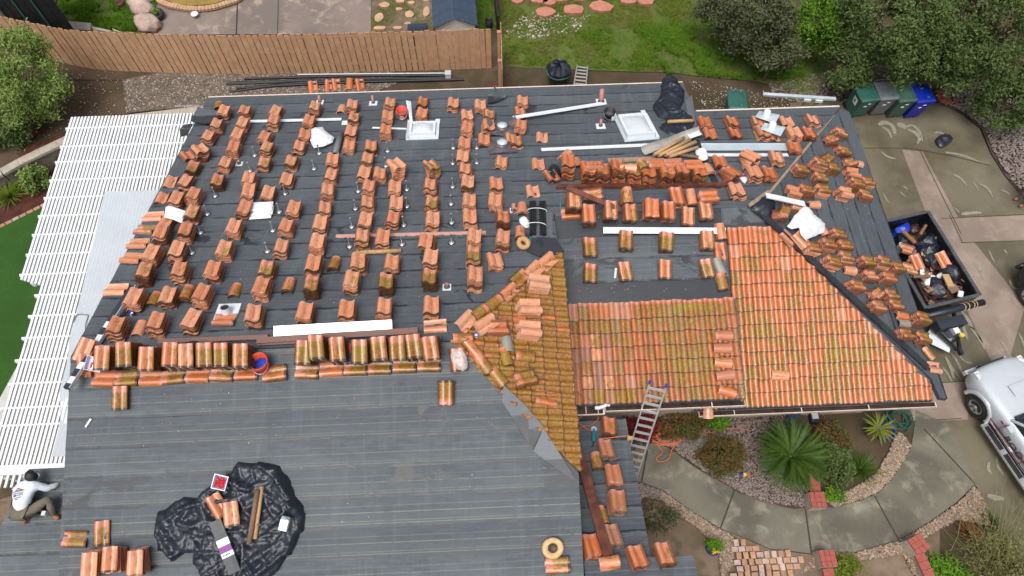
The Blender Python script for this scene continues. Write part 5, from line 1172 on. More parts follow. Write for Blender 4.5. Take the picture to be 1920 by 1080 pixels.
t = thing('gutter_elbow', 'white gutter elbow at the left end of the front gutter', 'gutter elbow', frame(on(1132,764,'mid',.05), None)); MB().tube([(-.22,.0,.0),(-.1,.0,.0),(0,.02,.03),(.08,.08,.02),(.14,.06,-.02)], .05, 8).build('elbow', W_, t)
# ------------------------------------------------------------------ fences, walls, pergola
FB = [(-75,62),(0,86),(60,104),(131,120),(160,126),(200,131),(300,136),(400,139),(480,139.5),(560,138),(700,134.5),(800,131.5),(860,129.5),(928,127)]
fp = [gnd(x, y) for x, y in FB]; fp = catmull(fp, 8); FHT = 1.86
acc = [0.]
for a, b in zip(fp, fp[1:]): acc.append(acc[-1] + (b-a).length)
def along(s):
    for i in range(len(acc)-1):
        if s <= acc[i+1]: t = (s-acc[i])/(acc[i+1]-acc[i]); return fp[i].lerp(fp[i+1], t), (fp[i+1]-fp[i]).normalized()
    return fp[-1], (fp[-1]-fp[-2]).normalized()
fence = thing('fence', 'long brown timber fence curving along the back of the yard', 'fence', Matrix.Translation(fp[0]))
FI = Matrix.Translation(-fp[0])
def dogear(w, h): m = MB(); m.M = Matrix.Rotation(pi/2, 4, 'X'); m.prism([(-w/2,0),(w/2,0),(w/2,h-.03),(w/2-.025,h),(-w/2+.025,h),(-w/2,h-.03)], -.009, .009); return m.mesh('plank', M['wood'])
PLK = [dogear(.178 + .006*k, FHT + .015*(k-1)) for k in range(3)]
s = .1; k = 0; tot = acc[-1]
while s < tot-.05:
    p, d = along(s); a = atan2(d.y, d.x); tight = s > tot - 2.6
    m = FI @ Matrix.Translation((p.x, p.y, p.z + random.uniform(-.012, .012))) @ Matrix.Rotation(a + random.gauss(0, .02), 4, 'Z') @ Matrix.Rotation(random.gauss(0, .006), 4, 'Y')
    link('plank', PLK[k % 3], fence, m @ Matrix.Translation((0, -.012 if k % 2 else .0, 0)))
    s += (.184 if tight else .208) + random.uniform(0, .012); k += 1
for z in (.35, 1.0, 1.6):
    m = MB(); pts = [along(q)[0] for q in np.arange(0, tot, .8)]
    m.M = FI
    for a, b in zip(pts, pts[1:]):
        d = (b-a).normalized(); n = Vector((-d.y, d.x, 0)); a2, b2 = a + n*.02, b + n*.02
        m.add([(*a2[:2], a.z+z),(*b2[:2], b.z+z),(*(b2+n*.05)[:2], b.z+z),(*(a2+n*.05)[:2], a.z+z)] + [(*a2[:2], a.z+z+.1),(*b2[:2], b.z+z+.1),(*(b2+n*.05)[:2], b.z+z+.1),(*(a2+n*.05)[:2], a.z+z+.1)], [(0,3,2,1),(4,5,6,7),(0,1,5,4),(1,2,6,5),(2,3,7,6),(3,0,4,7)])
    m.build('rail', M['wood'], fence)
a = gnd(939, 130); b = gnd(941, 196); t = thing('fence_return', 'short fence seen edge on at the right end of the long one', 'fence', aim((a.x, a.y, .8), (b.x, b.y, .8)))
L = (Vector((b.x, b.y)) - Vector((a.x, a.y))).length; k = 0; x = -.4
while x < L: link('plank', PLK[k % 3], t, Matrix.Translation((x, .03, -.05))); x += .19; k += 1
for x in (.0, 1.35): MB().box(x-.05, x+.05, -.10, .0, -.1, 1.75).build('post', M['wood'], t); MB().box(x-.06, x+.06, -.11, .012, 1.752, 1.80).build('post_cap', M['pinkpipe'], t)
# retaining wall of grey blocks
rw = thing('retaining_wall', 'grey block retaining wall with a pale cap beside the pergola', 'wall', HR)
for (a, b), (c, d) in zip(WALL, WALL[1:]):
    L = hypot(c-a, d-b); F = Matrix.Translation((a, b, 0)) @ Matrix.Rotation(atan2(d-b, c-a), 4, 'Z')
    x = 0
    for r in range(4):
        x = -.2*(r % 2)
        while x < L:
            x0, x1 = max(0, x)+.004, min(L, x+.4)-.004
            if x1-x0 > .05: m = MB(); j = random.uniform(-.008, .008); m.box(x0, x1, -.20+j, .0, r*.2+.004, r*.2+.196); m.build('block', M['blockw'], rw, F)
            x += .4
    x = 0
    while x < L: m = MB(); m.box(x+.004, min(L, x+.6)-.004, -.26, .05, .80, .90); m.build('cap_stone', M['capst'], rw, F); x += .6
be = thing('brick_edging', 'row of red bricks edging the mulch bed by the left lawn', 'edging', Matrix.Identity(4))
p, q = gnd(-30, 442), gnd(90, 382); L = (q-p).length; n = int(L/.23)
for k in range(n):
    m = MB(); m.box(-.105, .105, -.06, .06, -.05, .05 + random.uniform(0, .012)); m.build('brick', M['brickt'] if k % 4 else M['capst'], be, aim(p.lerp(q, (k+.5)/n), q) @ Matrix.Rotation(random.gauss(0, .05), 4, 'Z'))
# pergola
PZ = 2.6
pg = thing('pergola', 'white slatted pergola roof along the left gable of the house', 'pergola', HR)
x = -13.50; k = 0
def rail_x(y): return -9.3
ws = MB(); 
while x < -9.34:
    y0 = 4.75 if x > -12.93 else 10.05 + (x + 13.5)*(-.0) - (x + 13.5)*.35
    y1 = 15.98
    m = MB(); m.box(x-.031, x+.031, y0, y1, PZ, PZ+.055 + random.uniform(-.004, .004)); m.build('slat', M['perg'], pg); x += .1085; k += 1
for px, py in ((128,243),(120,277),(110,306),(101,340),(90,373),(79,407),(70,442),(57,479),(68,516),(75,555),(62,594),(51,635),(37,677),(24,721),(10,767),(0,800)):
    h = to_h(*flat(px, py, PZ-.02)[:2]); x0 = -13.62 if h[1] > 9.95 else -13.02
    MB().box(x0, -9.32, h[1]-.035, h[1]+.035, PZ-.13, PZ-.004).build('rafter', M['perg'], pg)
    MB().box(x0+.02, -9.6, h[1]-.022, h[1]+.022, PZ+.002, PZ+.05).build('spacer', M['perg'], pg)
MB().box(-13.0, -9.32, 4.50, 4.74, PZ-.05, PZ+.07).build('end_beam', M['perg'], pg)
for k in range(24): MB().box(-12.95+.15*k, -12.89+.15*k, 4.20, 4.495, PZ-.02, PZ+.03).build('rafter_tail', M['perg'], pg)
for x in (-13.3, -12.9):
    for y in (15.4, 12.7, 10.4) if x < -13 else (7.6, 4.7): MB().box(x-.06, x+.06, y-.06, y+.06, 0, PZ-.131).build('post', M['perg'], pg)
for x, a, b in ((-13.3, 10.0, 15.9), (-12.85, 4.6, 9.95), (-11.0, 4.6, 15.9)): MB().box(x-.05, x+.05, a, b, PZ-.30, PZ-.132).build('beam', M['perg'], pg)
# translucent corrugated cover lying over the slats next to the gable
m = MB(); m.sm = True; c0, c1 = to_h(*flat(199, 362, PZ)[:2]), to_h(*flat(161, 545, PZ)[:2])
NX, NY = 90, 24; vs = []
for j in range(NY):
    y = 12.98 - (12.98-4.9)*j/(NY-1); xl = c0[0] + (c1[0]-c0[0])*(12.98-y)/(12.98-c1[1])*.6 + (.05*sin(j*1.3) + .6*max(0, (7.5-y)/3)*.5 if y < 9 else 0)
    for i in range(NX): x = xl + (-9.3-xl)*i/(NX-1); vs.append((x, y, PZ + .075 + (.008 if y > 9.2 else .004)*sin(x*2*pi/.10) + (.0 if y > 9.2 else .05*noise.noise(Vector((x*2, y*2, 0))))))
m.add(vs, [(j*NX+i, (j+1)*NX+i, (j+1)*NX+i+1, j*NX+i+1) for j in range(NY-1) for i in range(NX-1)])
m.add([(x, y, z-.004) for x, y, z in vs], [(j*NX+i, j*NX+i+1, (j+1)*NX+i+1, (j+1)*NX+i) for j in range(NY-1) for i in range(NX-1)])
o = m.build('cover_sheet', simple('pale_grey_cover', (.44, .48, .52), .45, var=.06, sc=1.2)); o.matrix_world = HR; tag(o, 'pale grey corrugated cover sheet lying on the pergola against the gable', 'cover sheet')
p, q = flat(148, 588, PZ+.12), flat(165, 590, PZ+.12)
m = MB(); m.tube(catmull([flat(*a, PZ+.12) for a in ((137,604),(143,592),(148,589),(158,590),(165,592),(160,612),(163,640))], 6), .012, 5); tag(m.build('wire', M['greycord']), 'grey wire loop on the pergola cover edge', 'wire')
# paving under the pergola end, brick by brick
lp = tag(link('brick_paving', MB().add([(*gnd(x, y, .03 + .0)[:2], .13) for x, y in ((-60,960),(30,930),(-10,1090),(-90,1090))], [(0,1,2,3)]).mesh('brick_paving', M['soil2'])), kind='structure')
pa = [MB().box(-.145, .145, -.10, .10, 0, .05).mesh('paver', M['brickt']), MB().box(-.095, .095, -.10, .10, 0, .05).mesh('paver', M['capst'])]
for r in range(26):
    x = -13.3 + .1*(r % 2)
    while x < -9.2:
        y = 4.6 - r*.205 + .6; w = random.random(); me = pa[0] if w < .6 else pa[1]; d = .30 if w < .6 else .20
        if me is pa[0] and w < .12: me = pa[0].copy() if False else pa[0]
        link('paver', me, lp, HR @ Matrix.Translation((x + d/2, y, .14)) @ Matrix.Rotation(random.gauss(0, .01), 4, 'Z')); x += d
wl_ = MB(); wl_.M = HR; wl_.box(-12.4, -11.9, 3.3, 4.3, 0, 1.0); tag(wl_.build('garden_wall', M['stucco']), 'low tan stucco wall under the pergola end', 'wall')
# front pavers
fpv = tag(link('paver_path', MB().add([(*flat(x, y)[:2], .16) for x, y in ((1366,1000),(1440,1032),(1524,1042),(1478,1100),(1372,1100))], [(0,1,2,3)]).mesh('paver_path', M['soil2'])), kind='structure')
pp2 = [MB().box(-.10, .10, -.075, .075, 0, .05).mesh('paver', m_) for m_ in (M['brickt'], M['coping'], M['boulder'])]
PPX = [tuple(to_h(*flat(x, y, .2)[:2])) for x, y in ((1372,1006),(1440,1032),(1520,1041),(1474,1098),(1376,1098))]
y = max(p[1] for p in PPX)
while y > min(p[1] for p in PPX):
    x = min(p[0] for p in PPX) + random.uniform(0, .1)
    while x < max(p[0] for p in PPX):
        if inside((x, y), PPX): link('paver', random.choice(pp2), fpv, HR @ Matrix.Translation((x, y, .165)) @ Matrix.Rotation(random.choice((0, 0, pi/2)) + random.gauss(0, .03), 4, 'Z') @ Matrix.Scale(.86, 4))
        x += .19
    y -= .165
# brick pillars
def pillar(px, py, label, rot, ht=.62, wall_to=None):
    p = flat(px, py, ht); F = Matrix.Translation((p.x, p.y, 0)) @ Matrix.Rotation(rot, 4, 'Z'); t = thing('brick_pillar', label, 'pillar', F)
    MB().box(-.21, .21, -.21, .21, 0, ht-.06).build('stucco_base', M['capst'], t)
    for (x, y, w, l) in [(-.14,.14,.13,.135),(.0,.14,.13,.135),(.14,.14,.13,.135),(-.14,-.14,.13,.135),(0,-.14,.13,.135),(.14,-.14,.13,.135),(-.14,0,.13,.135),(.14,0,.13,.135),(0,0,.135,.13)]:
        MB().box(x-w/2, x+w/2, y-l/2, y+l/2, ht-.058, ht + random.uniform(0, .006)).build('brick', M['brickr'], t)
    if wall_to:
        q = flat(*wall_to, ht-.2); d = (Vector((q.x, q.y)) - Vector((p.x, p.y))); n = int(d.length/.2)
        w = thing('low_brick_wall', 'low wall of red bricks running from the %s' % label, 'wall', aim((p.x, p.y, ht-.25), (q.x, q.y, ht-.25)))
        MB().box(.22, d.length, -.10, .10, -ht+.25, 0).build('wall_core', M['capst'], w)
        for k in range(1, n): MB().box(.2*k+.03, .2*k+.22, -.14, .14, .002, .07 + random.uniform(0, .008)).build('brick', M['brickr'], w)
pillar(1534, 937, 'brick topped pillar by the palm', .04, .55, (1526, 850)); pillar(1553, 1047, 'brick topped pillar below the walkway', .05, .55, (1560, 1100)); pillar(1723, 1020, 'brick topped pillar by the thin green stalks', .45, .6, (1752, 1100))

# ------------------------------------------------------------------ behind the fence
def poly3(name, px, z0, z1, mat, label, cat, kind=None, parent=None):
    pts = [flat(x, y, z1)[:2] for x, y in px]; m = MB(); m.prism(pts[::-1], z0, z1); o = m.build(name, mat, parent); return tag(o, label, cat, None, kind)
for k, (a, b) in enumerate((((80,38),(170,56)), ((172,52),(208,59)), ((210,56),(230,61)))):
    poly3('wall_block', [(a[0],a[1]-3),(b[0],a[1]+5),(b[0]-1,b[1]),(a[0]+3,b[1]-4)], .8, 1.15, M['capst'], 'pale block in the low wall behind the fence, %s from the left' % ORD[k], 'block')
def boulder(px, py, r, label, sq=(1, .8, .6), rot=0, mat=None, z=0):
    bm = bmesh.new(); bmesh.ops.create_icosphere(bm, subdivisions=3, radius=r)
    for v in bm.verts: v.co *= 1 + .28*noise.noise(v.co*2.2/r + Vector((px, py, 0))) + .10*noise.noise(v.co*6/r); v.co = Vector((v.co.x*sq[0], v.co.y*sq[1], v.co.z*sq[2]))
    me = bpy.data.meshes.new('boulder'); bm.to_mesh(me); bm.free(); me.materials.append(mat or M['boulder']); me.polygons.foreach_set('use_smooth', [True]*len(me.polygons))
    p = gnd(px, py); o = link('boulder', me, None, None); o.matrix_world = Matrix.Translation((p.x, p.y, p.z + r*sq[2]*.5 + z)) @ Matrix.Rotation(rot, 4, 'Z'); return tag(o, label, 'boulder')
boulder(268, 18, .48, 'pink boulder between the lawn and the pool', (1.2, .8, .7), -.7); boulder(280, 50, .52, 'large spotted boulder just behind the fence', (1.1, .75, .6), -.6); boulder(282, -4, .4, 'boulder at the pool edge, near the top of the picture')
boulder(1222, 962, .42, 'brown rock at the corner of the small lower roof', (1, .9, .6), 0, M['brownc'])
wat = patch('pool_water', [(296,-40),(305,2),(330,12),(365,16),(400,13),(430,4),(448,-8),(460,-40)], M['poolw'], lift=.14)
cop = thing('pool_coping', 'curved ring of buff stones round the murky pool', 'coping', Matrix.Identity(4))
cpx = catmull([gnd(x, y, .08) for x, y in [(284,-40),(292,0),(310,15),(340,22),(367,25),(400,22),(432,13),(455,2),(470,-30)]], 5)
for a, b in zip(cpx, cpx[1:]): L = (b-a).length; MB().box(.01, L-.01, -.02, .19 + random.uniform(0, .02), 0, .10).build('coping_stone', random.choice([M['coping'], M['flag']]), cop, aim(a, b))
p = gnd(368, 33, .17); t = MB().lathe([(.14, 0), (.14, .03), (.10, .035), (0, .035)], 18).build('skimmer_lid', M['paper']); t.location = p; tag(t, 'round white lid set in the stained patio', 'lid')
def pot(px, py, r, h, mat, label, cat='plant pot', z=0):
    p = gnd(px, py, z); t = thing('plant_pot', label, cat, Matrix.Translation(p)); MB().lathe([(r*.7, 0), (r, h*.7), (r*.95, h), (r*.85, h), (r*.8, h*.8)], 18, False).build('pot', mat, t); MB().lathe([(r*.8, h*.8), (0, h*.8)], 14, False).build('soil', M['leath'], t); return t
def leaves(n, rad, size, clumps=30, shell=.55, seed=0, flatz=1., asp=.42):
    g = np.random.default_rng(seed); d = g.normal(size=(clumps, 3)); d /= np.linalg.norm(d, axis=1)[:, None]; d *= g.uniform(shell, 1., (clumps, 1))
    d[:, 2] *= 1; c = d[g.integers(0, clumps, n)] + g.normal(0, .55/np.sqrt(max(4, clumps/3)), (n, 3))
    c = c*np.array(rad); 
    nrm = g.normal(size=(n, 3)); nrm[:, 2] = np.abs(nrm[:, 2]) + .35; nrm /= np.linalg.norm(nrm, axis=1)[:, None]
    a = np.cross(nrm, g.normal(size=(n, 3))); a /= np.linalg.norm(a, axis=1)[:, None]; b = np.cross(nrm, a)
    s = g.uniform(.6, 1.2, (n, 1))*size; a = a*s; b = b*s*asp
    v = np.stack([c - a, c - a*.1 + b, c + a, c - a*.1 - b], 1).reshape(-1, 3); f = np.arange(n*4).reshape(n, 4); return v, f
def plant(name, p, rad, n, size, mat, label, cat, trunk=.0, clumps=30, seed=0, group=None, part='crown', shell=.55, lean=(0, 0), asp=.42, limbs=5):
    t = thing(name, label, cat, Matrix.Translation(p), group); v, f = leaves(n, rad, size, clumps, shell, seed, asp=asp)
    cz = trunk + rad[2]*.75; v = v + np.array((lean[0], lean[1], cz)); v[:, 2] = np.maximum(v[:, 2], .02)
    link(part, np_mesh(part, v, f, mat), t)
    m = MB(); r0 = .05*max(rad) + .01
    m.tube([(0,0,-.1),(lean[0]*.3+.05*rad[0],lean[1]*.3,cz*.45),(lean[0]*.7,lean[1]*.7,cz*.9)], [r0, r0*.7, r0*.4], 7); m.build('trunk' if trunk > .3 else 'stem', M['trunk'], t)
    g = random.Random(seed)
    for k in range(limbs):
        a = 2*pi*k/limbs + g.random(); q = Vector((lean[0]+rad[0]*.75*cos(a), lean[1]+rad[1]*.75*sin(a), cz + rad[2]*g.uniform(.0, .75)))
        s0 = Vector((lean[0]*.5, lean[1]*.5, cz*.55)); mid = s0.lerp(q, .5) + Vector((0, 0, .12*rad[2])); l = MB(); l.tube([s0, mid, q], [r0*.45, r0*.3, r0*.10], 5); l.build('limb', M['trunk'], t)
    return t
def tree_at(px, py, z, rad, n, size, mat, label, seed, name='tree', cat='tree', **k):
    """crown centre seen at px,py when it stands z above the ground"""
    p = flat(px, py, z); h = h_at(*to_h(p.x, p.y)); return plant(name, (p.x, p.y, h), rad, n, size, mat, label, cat, trunk=max(0, z-h-rad[2]*.75), seed=seed, **k)
tree_at(36, 152, 2.5, (1.42, 1.45, 1.35), 15000, .070, M['leaf1'], 'loose grey green tree in front of the left end of the fence', 1, clumps=70, limbs=9, asp=.3)
tree_at(48, 78, 3.4, (.55, .45, .6), 1700, .075, M['leaf1'], 'thin tip of green foliage over the fence at the far left', 41, clumps=14, asp=.3)
tree_at(15, 238, 1.4, (.95, .7, .5), 4200, .075, M['leaf2'], 'low dark green bush at the left edge below the tree', 2, 'bush', 'bush', clumps=24)
tree_at(52, 222, 1.15, (.32, .32, .3), 1100, .055, M['yucca'], 'small yellow green bush on the soil beside the dark bush', 3, 'bush', 'bush', clumps=10)
tree_at(58, 246, 1.0, (.28, .22, .16), 700, .05, M['leaf6'], 'small dark red plant under the yellow green bush', 4, 'bush', 'bush', clumps=8)
tree_at(67, 335, .45, (.42, .42, .45), 2600, .06, M['leaf1'], 'rounded grey green bush at the foot of the block wall', 5, 'bush', 'bush', clumps=20)
TR = [(1675,45,2.9,(2.1,1.9,1.8),24000,'leaf2','large dark green tree above the rubbish bins',11),(1845,45,3.1,(2.2,2.1,1.9),24000,'leaf2','large dark tree in the top right corner',12),(1770,105,2.3,(1.5,1.1,1.2),11000,'leaf2','dark green tree behind the black barbecue',13),
      (1400,22,2.3,(1.75,1.35,1.3),14000,'leaf4','grey olive tree at the top of the grass slope',14),(1545,40,1.9,(1.0,1.35,1.0),10000,'leaf3','bright green tree between the grey and the dark trees',15),(1895,190,1.6,(.95,1.1,.9),6500,'leaf2','drooping dark shrub above the gravel at the right edge',16),
      (1590,120,1.6,(.8,.9,.7),5000,'leaf2','dark shrub left of the rubbish bins',17),(1455,95,1.5,(.9,.8,.7),5000,'leaf4','dull shrub below the grey olive tree',18)]
for px, py, z, rad, n, mt, lab, sd_ in TR: tree_at(px, py, z, rad, n, .070, M[mt], lab, sd_, clumps=int(28*rad[0]*rad[1])+12, limbs=8, group='trees on the slope behind the bins')
for k, (px, py, w, d) in enumerate([(1022,26,.42,.30),(1075,22,.5,.3),(1126,16,.5,.34),(1178,4,.4,.25),(1210,4,.4,.34),(1012,3,.4,.25),(1050,-2,.5,.3),(970,3,.35,.25),(1090,-2,.4,.25),(1030,8,.3,.2)]):
    p = gnd(px, py); g = random.Random(k); pts = [(w*cos(a)*g.uniform(.75, 1.05), d*sin(a)*g.uniform(.75, 1.05)) for a in np.linspace(0, 2*pi, 9)[:-1]]
    m = MB(); m.prism(pts, -.05, .13); o = m.build('stepping_stone', M['flagr']); o.location = p; tag(o, 'red stepping stone on the grass slope, %s from the lowest' % ORD[k], 'stepping stone', 'red stepping stones on the slope')
for k, (px, py, w, d) in enumerate([(722,12,.24,.16),(712,36,.20,.26),(768,30,.2,.22),(800,25,.18,.28),(712,55,.28,.12),(746,55,.22,.1),(748,20,.16,.08),(750,5,.22,.1),(772,8,.14,.12),(765,47,.16,.08),(702,-2,.22,.1),(800,2,.16,.12)]):
    p = gnd(px, py); g = random.Random(k+40); pts = [(w*cos(a)*g.uniform(.7, 1.1), d*sin(a)*g.uniform(.7, 1.1)) for a in np.linspace(0, 2*pi, 9)[:-1]]
    m = MB(); m.prism(pts, -.05, .10); o = m.build('flagstone', M['flag']); o.location = p; tag(o, 'buff flagstone left of the shed, %s from the lowest row' % ORD[k], 'flagstone', 'buff flagstones by the shed')
pot(228, 12, .16, .22, M['terra'], 'brown round pot on the lawn behind the fence')
t = pot(299, 34, .27, .26, M['ink'], 'dark bowl of succulents beside the boulders', z=.02); v, f = leaves(500, (.2, .2, .10), .05, 10, .4, 77); v[:, 2] += .28; link('succulents', np_mesh('succulents', v, f, M['leaf1']), t)
# shed
sl, sr = flat(813, 46, 2.35), flat(893, 41, 2.35); wS = (sr-sl).length; F = aim(sl, sr); t = thing('shed', 'small white garden shed with a dark blue roof behind the fence', 'shed', F)
for k in range(8): MB().box(.05, wS-.05, .02 + .003*(k % 2), .05, -1.6 + k*.19, -1.6 + k*.19 + .185).build('siding_board', M['shedw'], t)
MB().add([(.05,.02,-.075),(wS-.05,.02,-.075),(wS/2,.02,.22),(.05,.05,-.075),(wS-.05,.05,-.075),(wS/2,.05,.22)], [(0,1,2),(5,4,3),(0,2,5,3),(1,4,5,2)]).build('gable', M['shedw'], t)
for s in (0, 1):
    for k in range(5):
        for j in range(3):
            y0, y1 = k*.55, k*.55+.54; u0, u1 = j/3, (j+.985)/3
            pt = lambda u, y, dz: ((u*wS/2 - .04*(1-u)) if s == 0 else wS - (u*wS/2 - .04*(1-u)), y - .10, -.10 + .36*u + dz)
            c = [pt(u0, y0, .025), pt(u1, y0, .015), pt(u1, y1, .015), pt(u0, y1, .025)]; c2 = [pt(u0, y0, -.01), pt(u1, y0, -.01), pt(u1, y1, -.01), pt(u0, y1, -.01)]
            MB().add(c + c2, [(0,1,2,3) if s == 0 else (3,2,1,0), (0,4,5,1), (1,5,6,2), (2,6,7,3), (3,7,4,0)]).build('roof_panel', M['shedr'], t)
t = thing('storage_box', 'dark blue black ribbed box just behind the fence by the shed', 'box', frame(flat(782, 55, 1.6))); MB().box(-.36, .36, -.1, .3, -.8, 0).build('body', M['ink'], t)
for k in range(4): MB().box(-.22 + .15*k, -.19 + .15*k, -.09, .05, .002, .03).build('rib', M['black'], t)
for k in range(3): MB().box(-.33, .33, .08+.07*k, .12+.07*k, .002, .015).build('lid_groove', M['shedr'], t)
t = thing('black_fence', 'narrow black fence running back right of the shed', 'fence', aim(flat(934, 48, 1.4), flat(922, -60, 1.4)))
for k in range(16): MB().box(.17*k, .17*k+.155, -.03, .03, -.6, .45).build('slat', M['black'], t)
o = MB().lathe([(.13, 0), (.15, .4), (.12, .4), (.11, .1)], 14, False).build('black_pot', M['black']); o.location = gnd(917, 52); tag(o, 'black pot on the grass strip by the shed', 'pot')
t = thing('shade_screen', 'black mesh screen standing at the top left behind the fence', 'screen', aim(flat(16, 44, 2.4), flat(82, 38, 2.4)))
for k in range(6): MB().box(.32*k, .32*k+.3, .1, .14, -1.8, .9).build('mesh_panel', M['black'], t)
for k in range(3): MB().box(.6*k, .6*k+.05, .05, .095, -1.8, 1.0).build('post', M['bingreen'], t)
MB().box(0, 1.9, .15, 2.2, .5, .56).build('roof_sheet', M['black'], t)
# pipes and things between the fence and the house
for k, (a, b) in enumerate([((425,160),(840,147)),((430,158),(862,149)),((460,151),(836,143)),((432,174),(560,160)),((445,168),(700,150)),((520,164),(858,152)),((560,153),(870,151))]):
    m = MB(); p, q = gnd(*a, .05+.02*(k % 3)), gnd(*b, .05+.02*(k % 2)); m.tube([p, p.lerp(q, .5) + Vector((0, .03, .02)), q], .045, 7); tag(m.build('black_pipe', M['black']), 'long black pipe on the gravel behind the house, %s of the bundle' % ORD[k], 'pipe', 'black pipes on the gravel')
p, q = gnd(560, 144, .12), gnd(836, 141.5, .12); m = MB(); m.tube([p, q], .02, 6); tag(m.build('white_conduit', M['white']), 'thin white conduit lying along the black pipes', 'conduit')
t = thing('junction_box', 'small white box at the end of the black pipes', 'box', frame(gnd(841, 147))); MB().box(-.1,.1,-.1,.1,0,.26).build('box', W_, t); MB().box(-.11,.11,-.11,.11,.262,.30).build('lid', FL, t)
t = thing('hose_spigot', 'small red and green hose fitting at the back eave', 'spigot', frame(on(928,172,'back'), 'back')); MB().lathe([(.03,0),(.03,.18)], 8).build('stem', M['teal'], t); MB().box(-.06,.06,-.02,.02,.182,.21).build('handle', M['redn'], t)
# ladders
def ladder(p, q, w, label, n, tips=None):
    F = aim(p, q); L = (Vector(q)-Vector(p)).length; t = thing('ladder', label, 'ladder', F)
    for s in (-1, 1):
        m = MB(); m.box(0, L, s*w/2-.018, s*w/2+.018, -.04, .04); m.build('rail', M['alu'], t)
        if tips: MB().box(L+.002, L+.07, s*w/2-.026, s*w/2+.026, -.045, .045).build('end_cap', tips, t)
    for k in range(n): x = L*(k+.5)/n; MB().box(x-.03, x+.03, -w/2+.02, w/2-.02, .0, .035).build('rung', M['alu'], t)
ladder(flat(1166, 935, .1), flat(1233, 722, 4.15), .40, 'aluminium ladder with blue tips leaning on the front gutter', 17, M['blue'])
ladder(gnd(1092, 124), flat(1087, 162, 2.45), .40, 'short aluminium ladder leaning on the back eave', 6)
o = beam('wood_block', (1176,823), (1187,823), 'low', .08, .06, M['tan'], 'small block of wood under the orange cord at the front ladder', 'block', lift=.08)
# dustbins
def bin_(px, py, mat, lidm, label, rot, z=None, open_=0, sticker=False):
    p = gnd(px, py) if z is None else flat(px, py, z); t = thing('wheelie_bin', label, 'bin', Matrix.Translation((p.x, p.y, p.z + .11 if z is None else z-1.08)) @ Matrix.Rotation(rot + YAW, 4, 'Z') @ Matrix.Translation((0, .34 if z is None else 0, 0)))
    b, tp, h = .23, .32, 1.0
    def ring(w, d, z, oy=0): return [(-w, -d+oy, z), (w, -d+oy, z), (w, d+oy, z), (-w, d+oy, z)]
    m = MB(); R = [ring(b, .26, 0, .05), ring(b+.02, .29, .12, .04), ring(tp-.02, .37, h-.12), ring(tp, .39, h-.10), ring(tp, .40, h)]
    m.add([q for r in R for q in r], [(3,2,1,0)] + [(4*i+k, 4*i+(k+1) % 4, 4*i+4+(k+1) % 4, 4*i+4+k) for i in range(4) for k in range(4)]); m.build('body', mat, t)
    l = MB(); LR = [ring(tp+.03, .43, h+.002), ring(tp+.035, .435, h+.05), ring(tp-.03, .36, h+.10)]; l.add([q for r in LR for q in r], [(3,2,1,0), (8,9,10,11)] + [(4*i+k, 4*i+(k+1) % 4, 4*i+4+(k+1) % 4, 4*i+4+k) for i in range(2) for k in range(4)])
    l.box(-.2, .2, .28, .32, h+.101, h+.115); l.box(-.24, -.2, -.30, .27, h+.101, h+.112); l.box(.2, .24, -.30, .27, h+.101, h+.112); l.build('lid', lidm, t, Matrix.Translation((0, 0, 0)) @ Matrix.Rotation(open_, 4, 'X'))
    m = MB(); m.tube([(-.26,.43,h-.02),(-.26,.52,h+.03),(.26,.52,h+.03),(.26,.43,h-.02)], .018, 6); m.build('handle', mat, t)
    for s in (-1, 1): MB().lathe([(.12, 0), (.12, .05)], 12).build('wheel', M['black'], t, Matrix.Translation((s*.25 - (.025 if s < 0 else .025), .36, .02)) @ Matrix.Rotation(pi/2, 4, 'Y'))
    for s, zz in ((-.04, .66), (.06, .80)): MB().box(s-.06, s+.06, -.355-.02*(zz > .7), -.342-.02*(zz > .7), zz, zz+.035).build('white_mark', M['paper'], t)
    if sticker: MB().add([(-.292,-.16,.55),(-.292,.08,.55),(-.312,.10,.85),(-.312,-.18,.85)], [(3,2,1,0)]).build('sticker', M['paper'], t); MB().add([(-.300,-.06,.62),(-.300,.03,.62),(-.316,.04,.78),(-.316,-.08,.78)], [(3,2,1,0)]).build('sticker_print', M['bingrey'], t)
    MB().box(.06, .14, -.30, -.22, h+.101, h+.108).build('lid_mark', M['teal'], t); return t
bin_(1606, 227, M['bingreen'], M['bingreen'], 'dark green bin with a white side sticker, leftmost of the row', .12, sticker=True)
bin_(1641, 224, M['bingrey'], M['bingrey'], 'grey bin in the row by the driveway', .05)
bin_(1674, 228, M['bingreen2'], M['bingreen2'], 'olive green bin between the grey and the blue bin', .06)
bin_(1706, 229, M['binblue'], M['binblue'], 'bright blue bin at the right end of the row', .08)
bin_(1384, 187, M['bingreen'], M['bingreen'], 'lone green bin just behind the right back eave', -.10, z=1.15)
p = gnd(1046, 158); t = thing('trash_can', 'round grey green can with a black bag by the back ladder', 'trash can', Matrix.Translation(p)); MB().lathe([(.30,0),(.42,.62),(.46,.64),(.46,.70),(.40,.70)], 20, False).build('can', M['bingreen'], t)
m = MB(); N = 20; vs = [(r*cos(2*pi*k/N)*(1+.08*sin(5*k)), r*sin(2*pi*k/N), z + .05*sin(k*2.3)) for r, z in ((.45,.66),(.42,.80),(.30,.92),(.12,.98),(0,.95)) for k in range(N)]
m.add(vs, [(j*N+k, j*N+(k+1) % N, (j+1)*N+(k+1) % N, (j+1)*N+k) for j in range(4) for k in range(N)]); m.build('bag', M['film'], t)
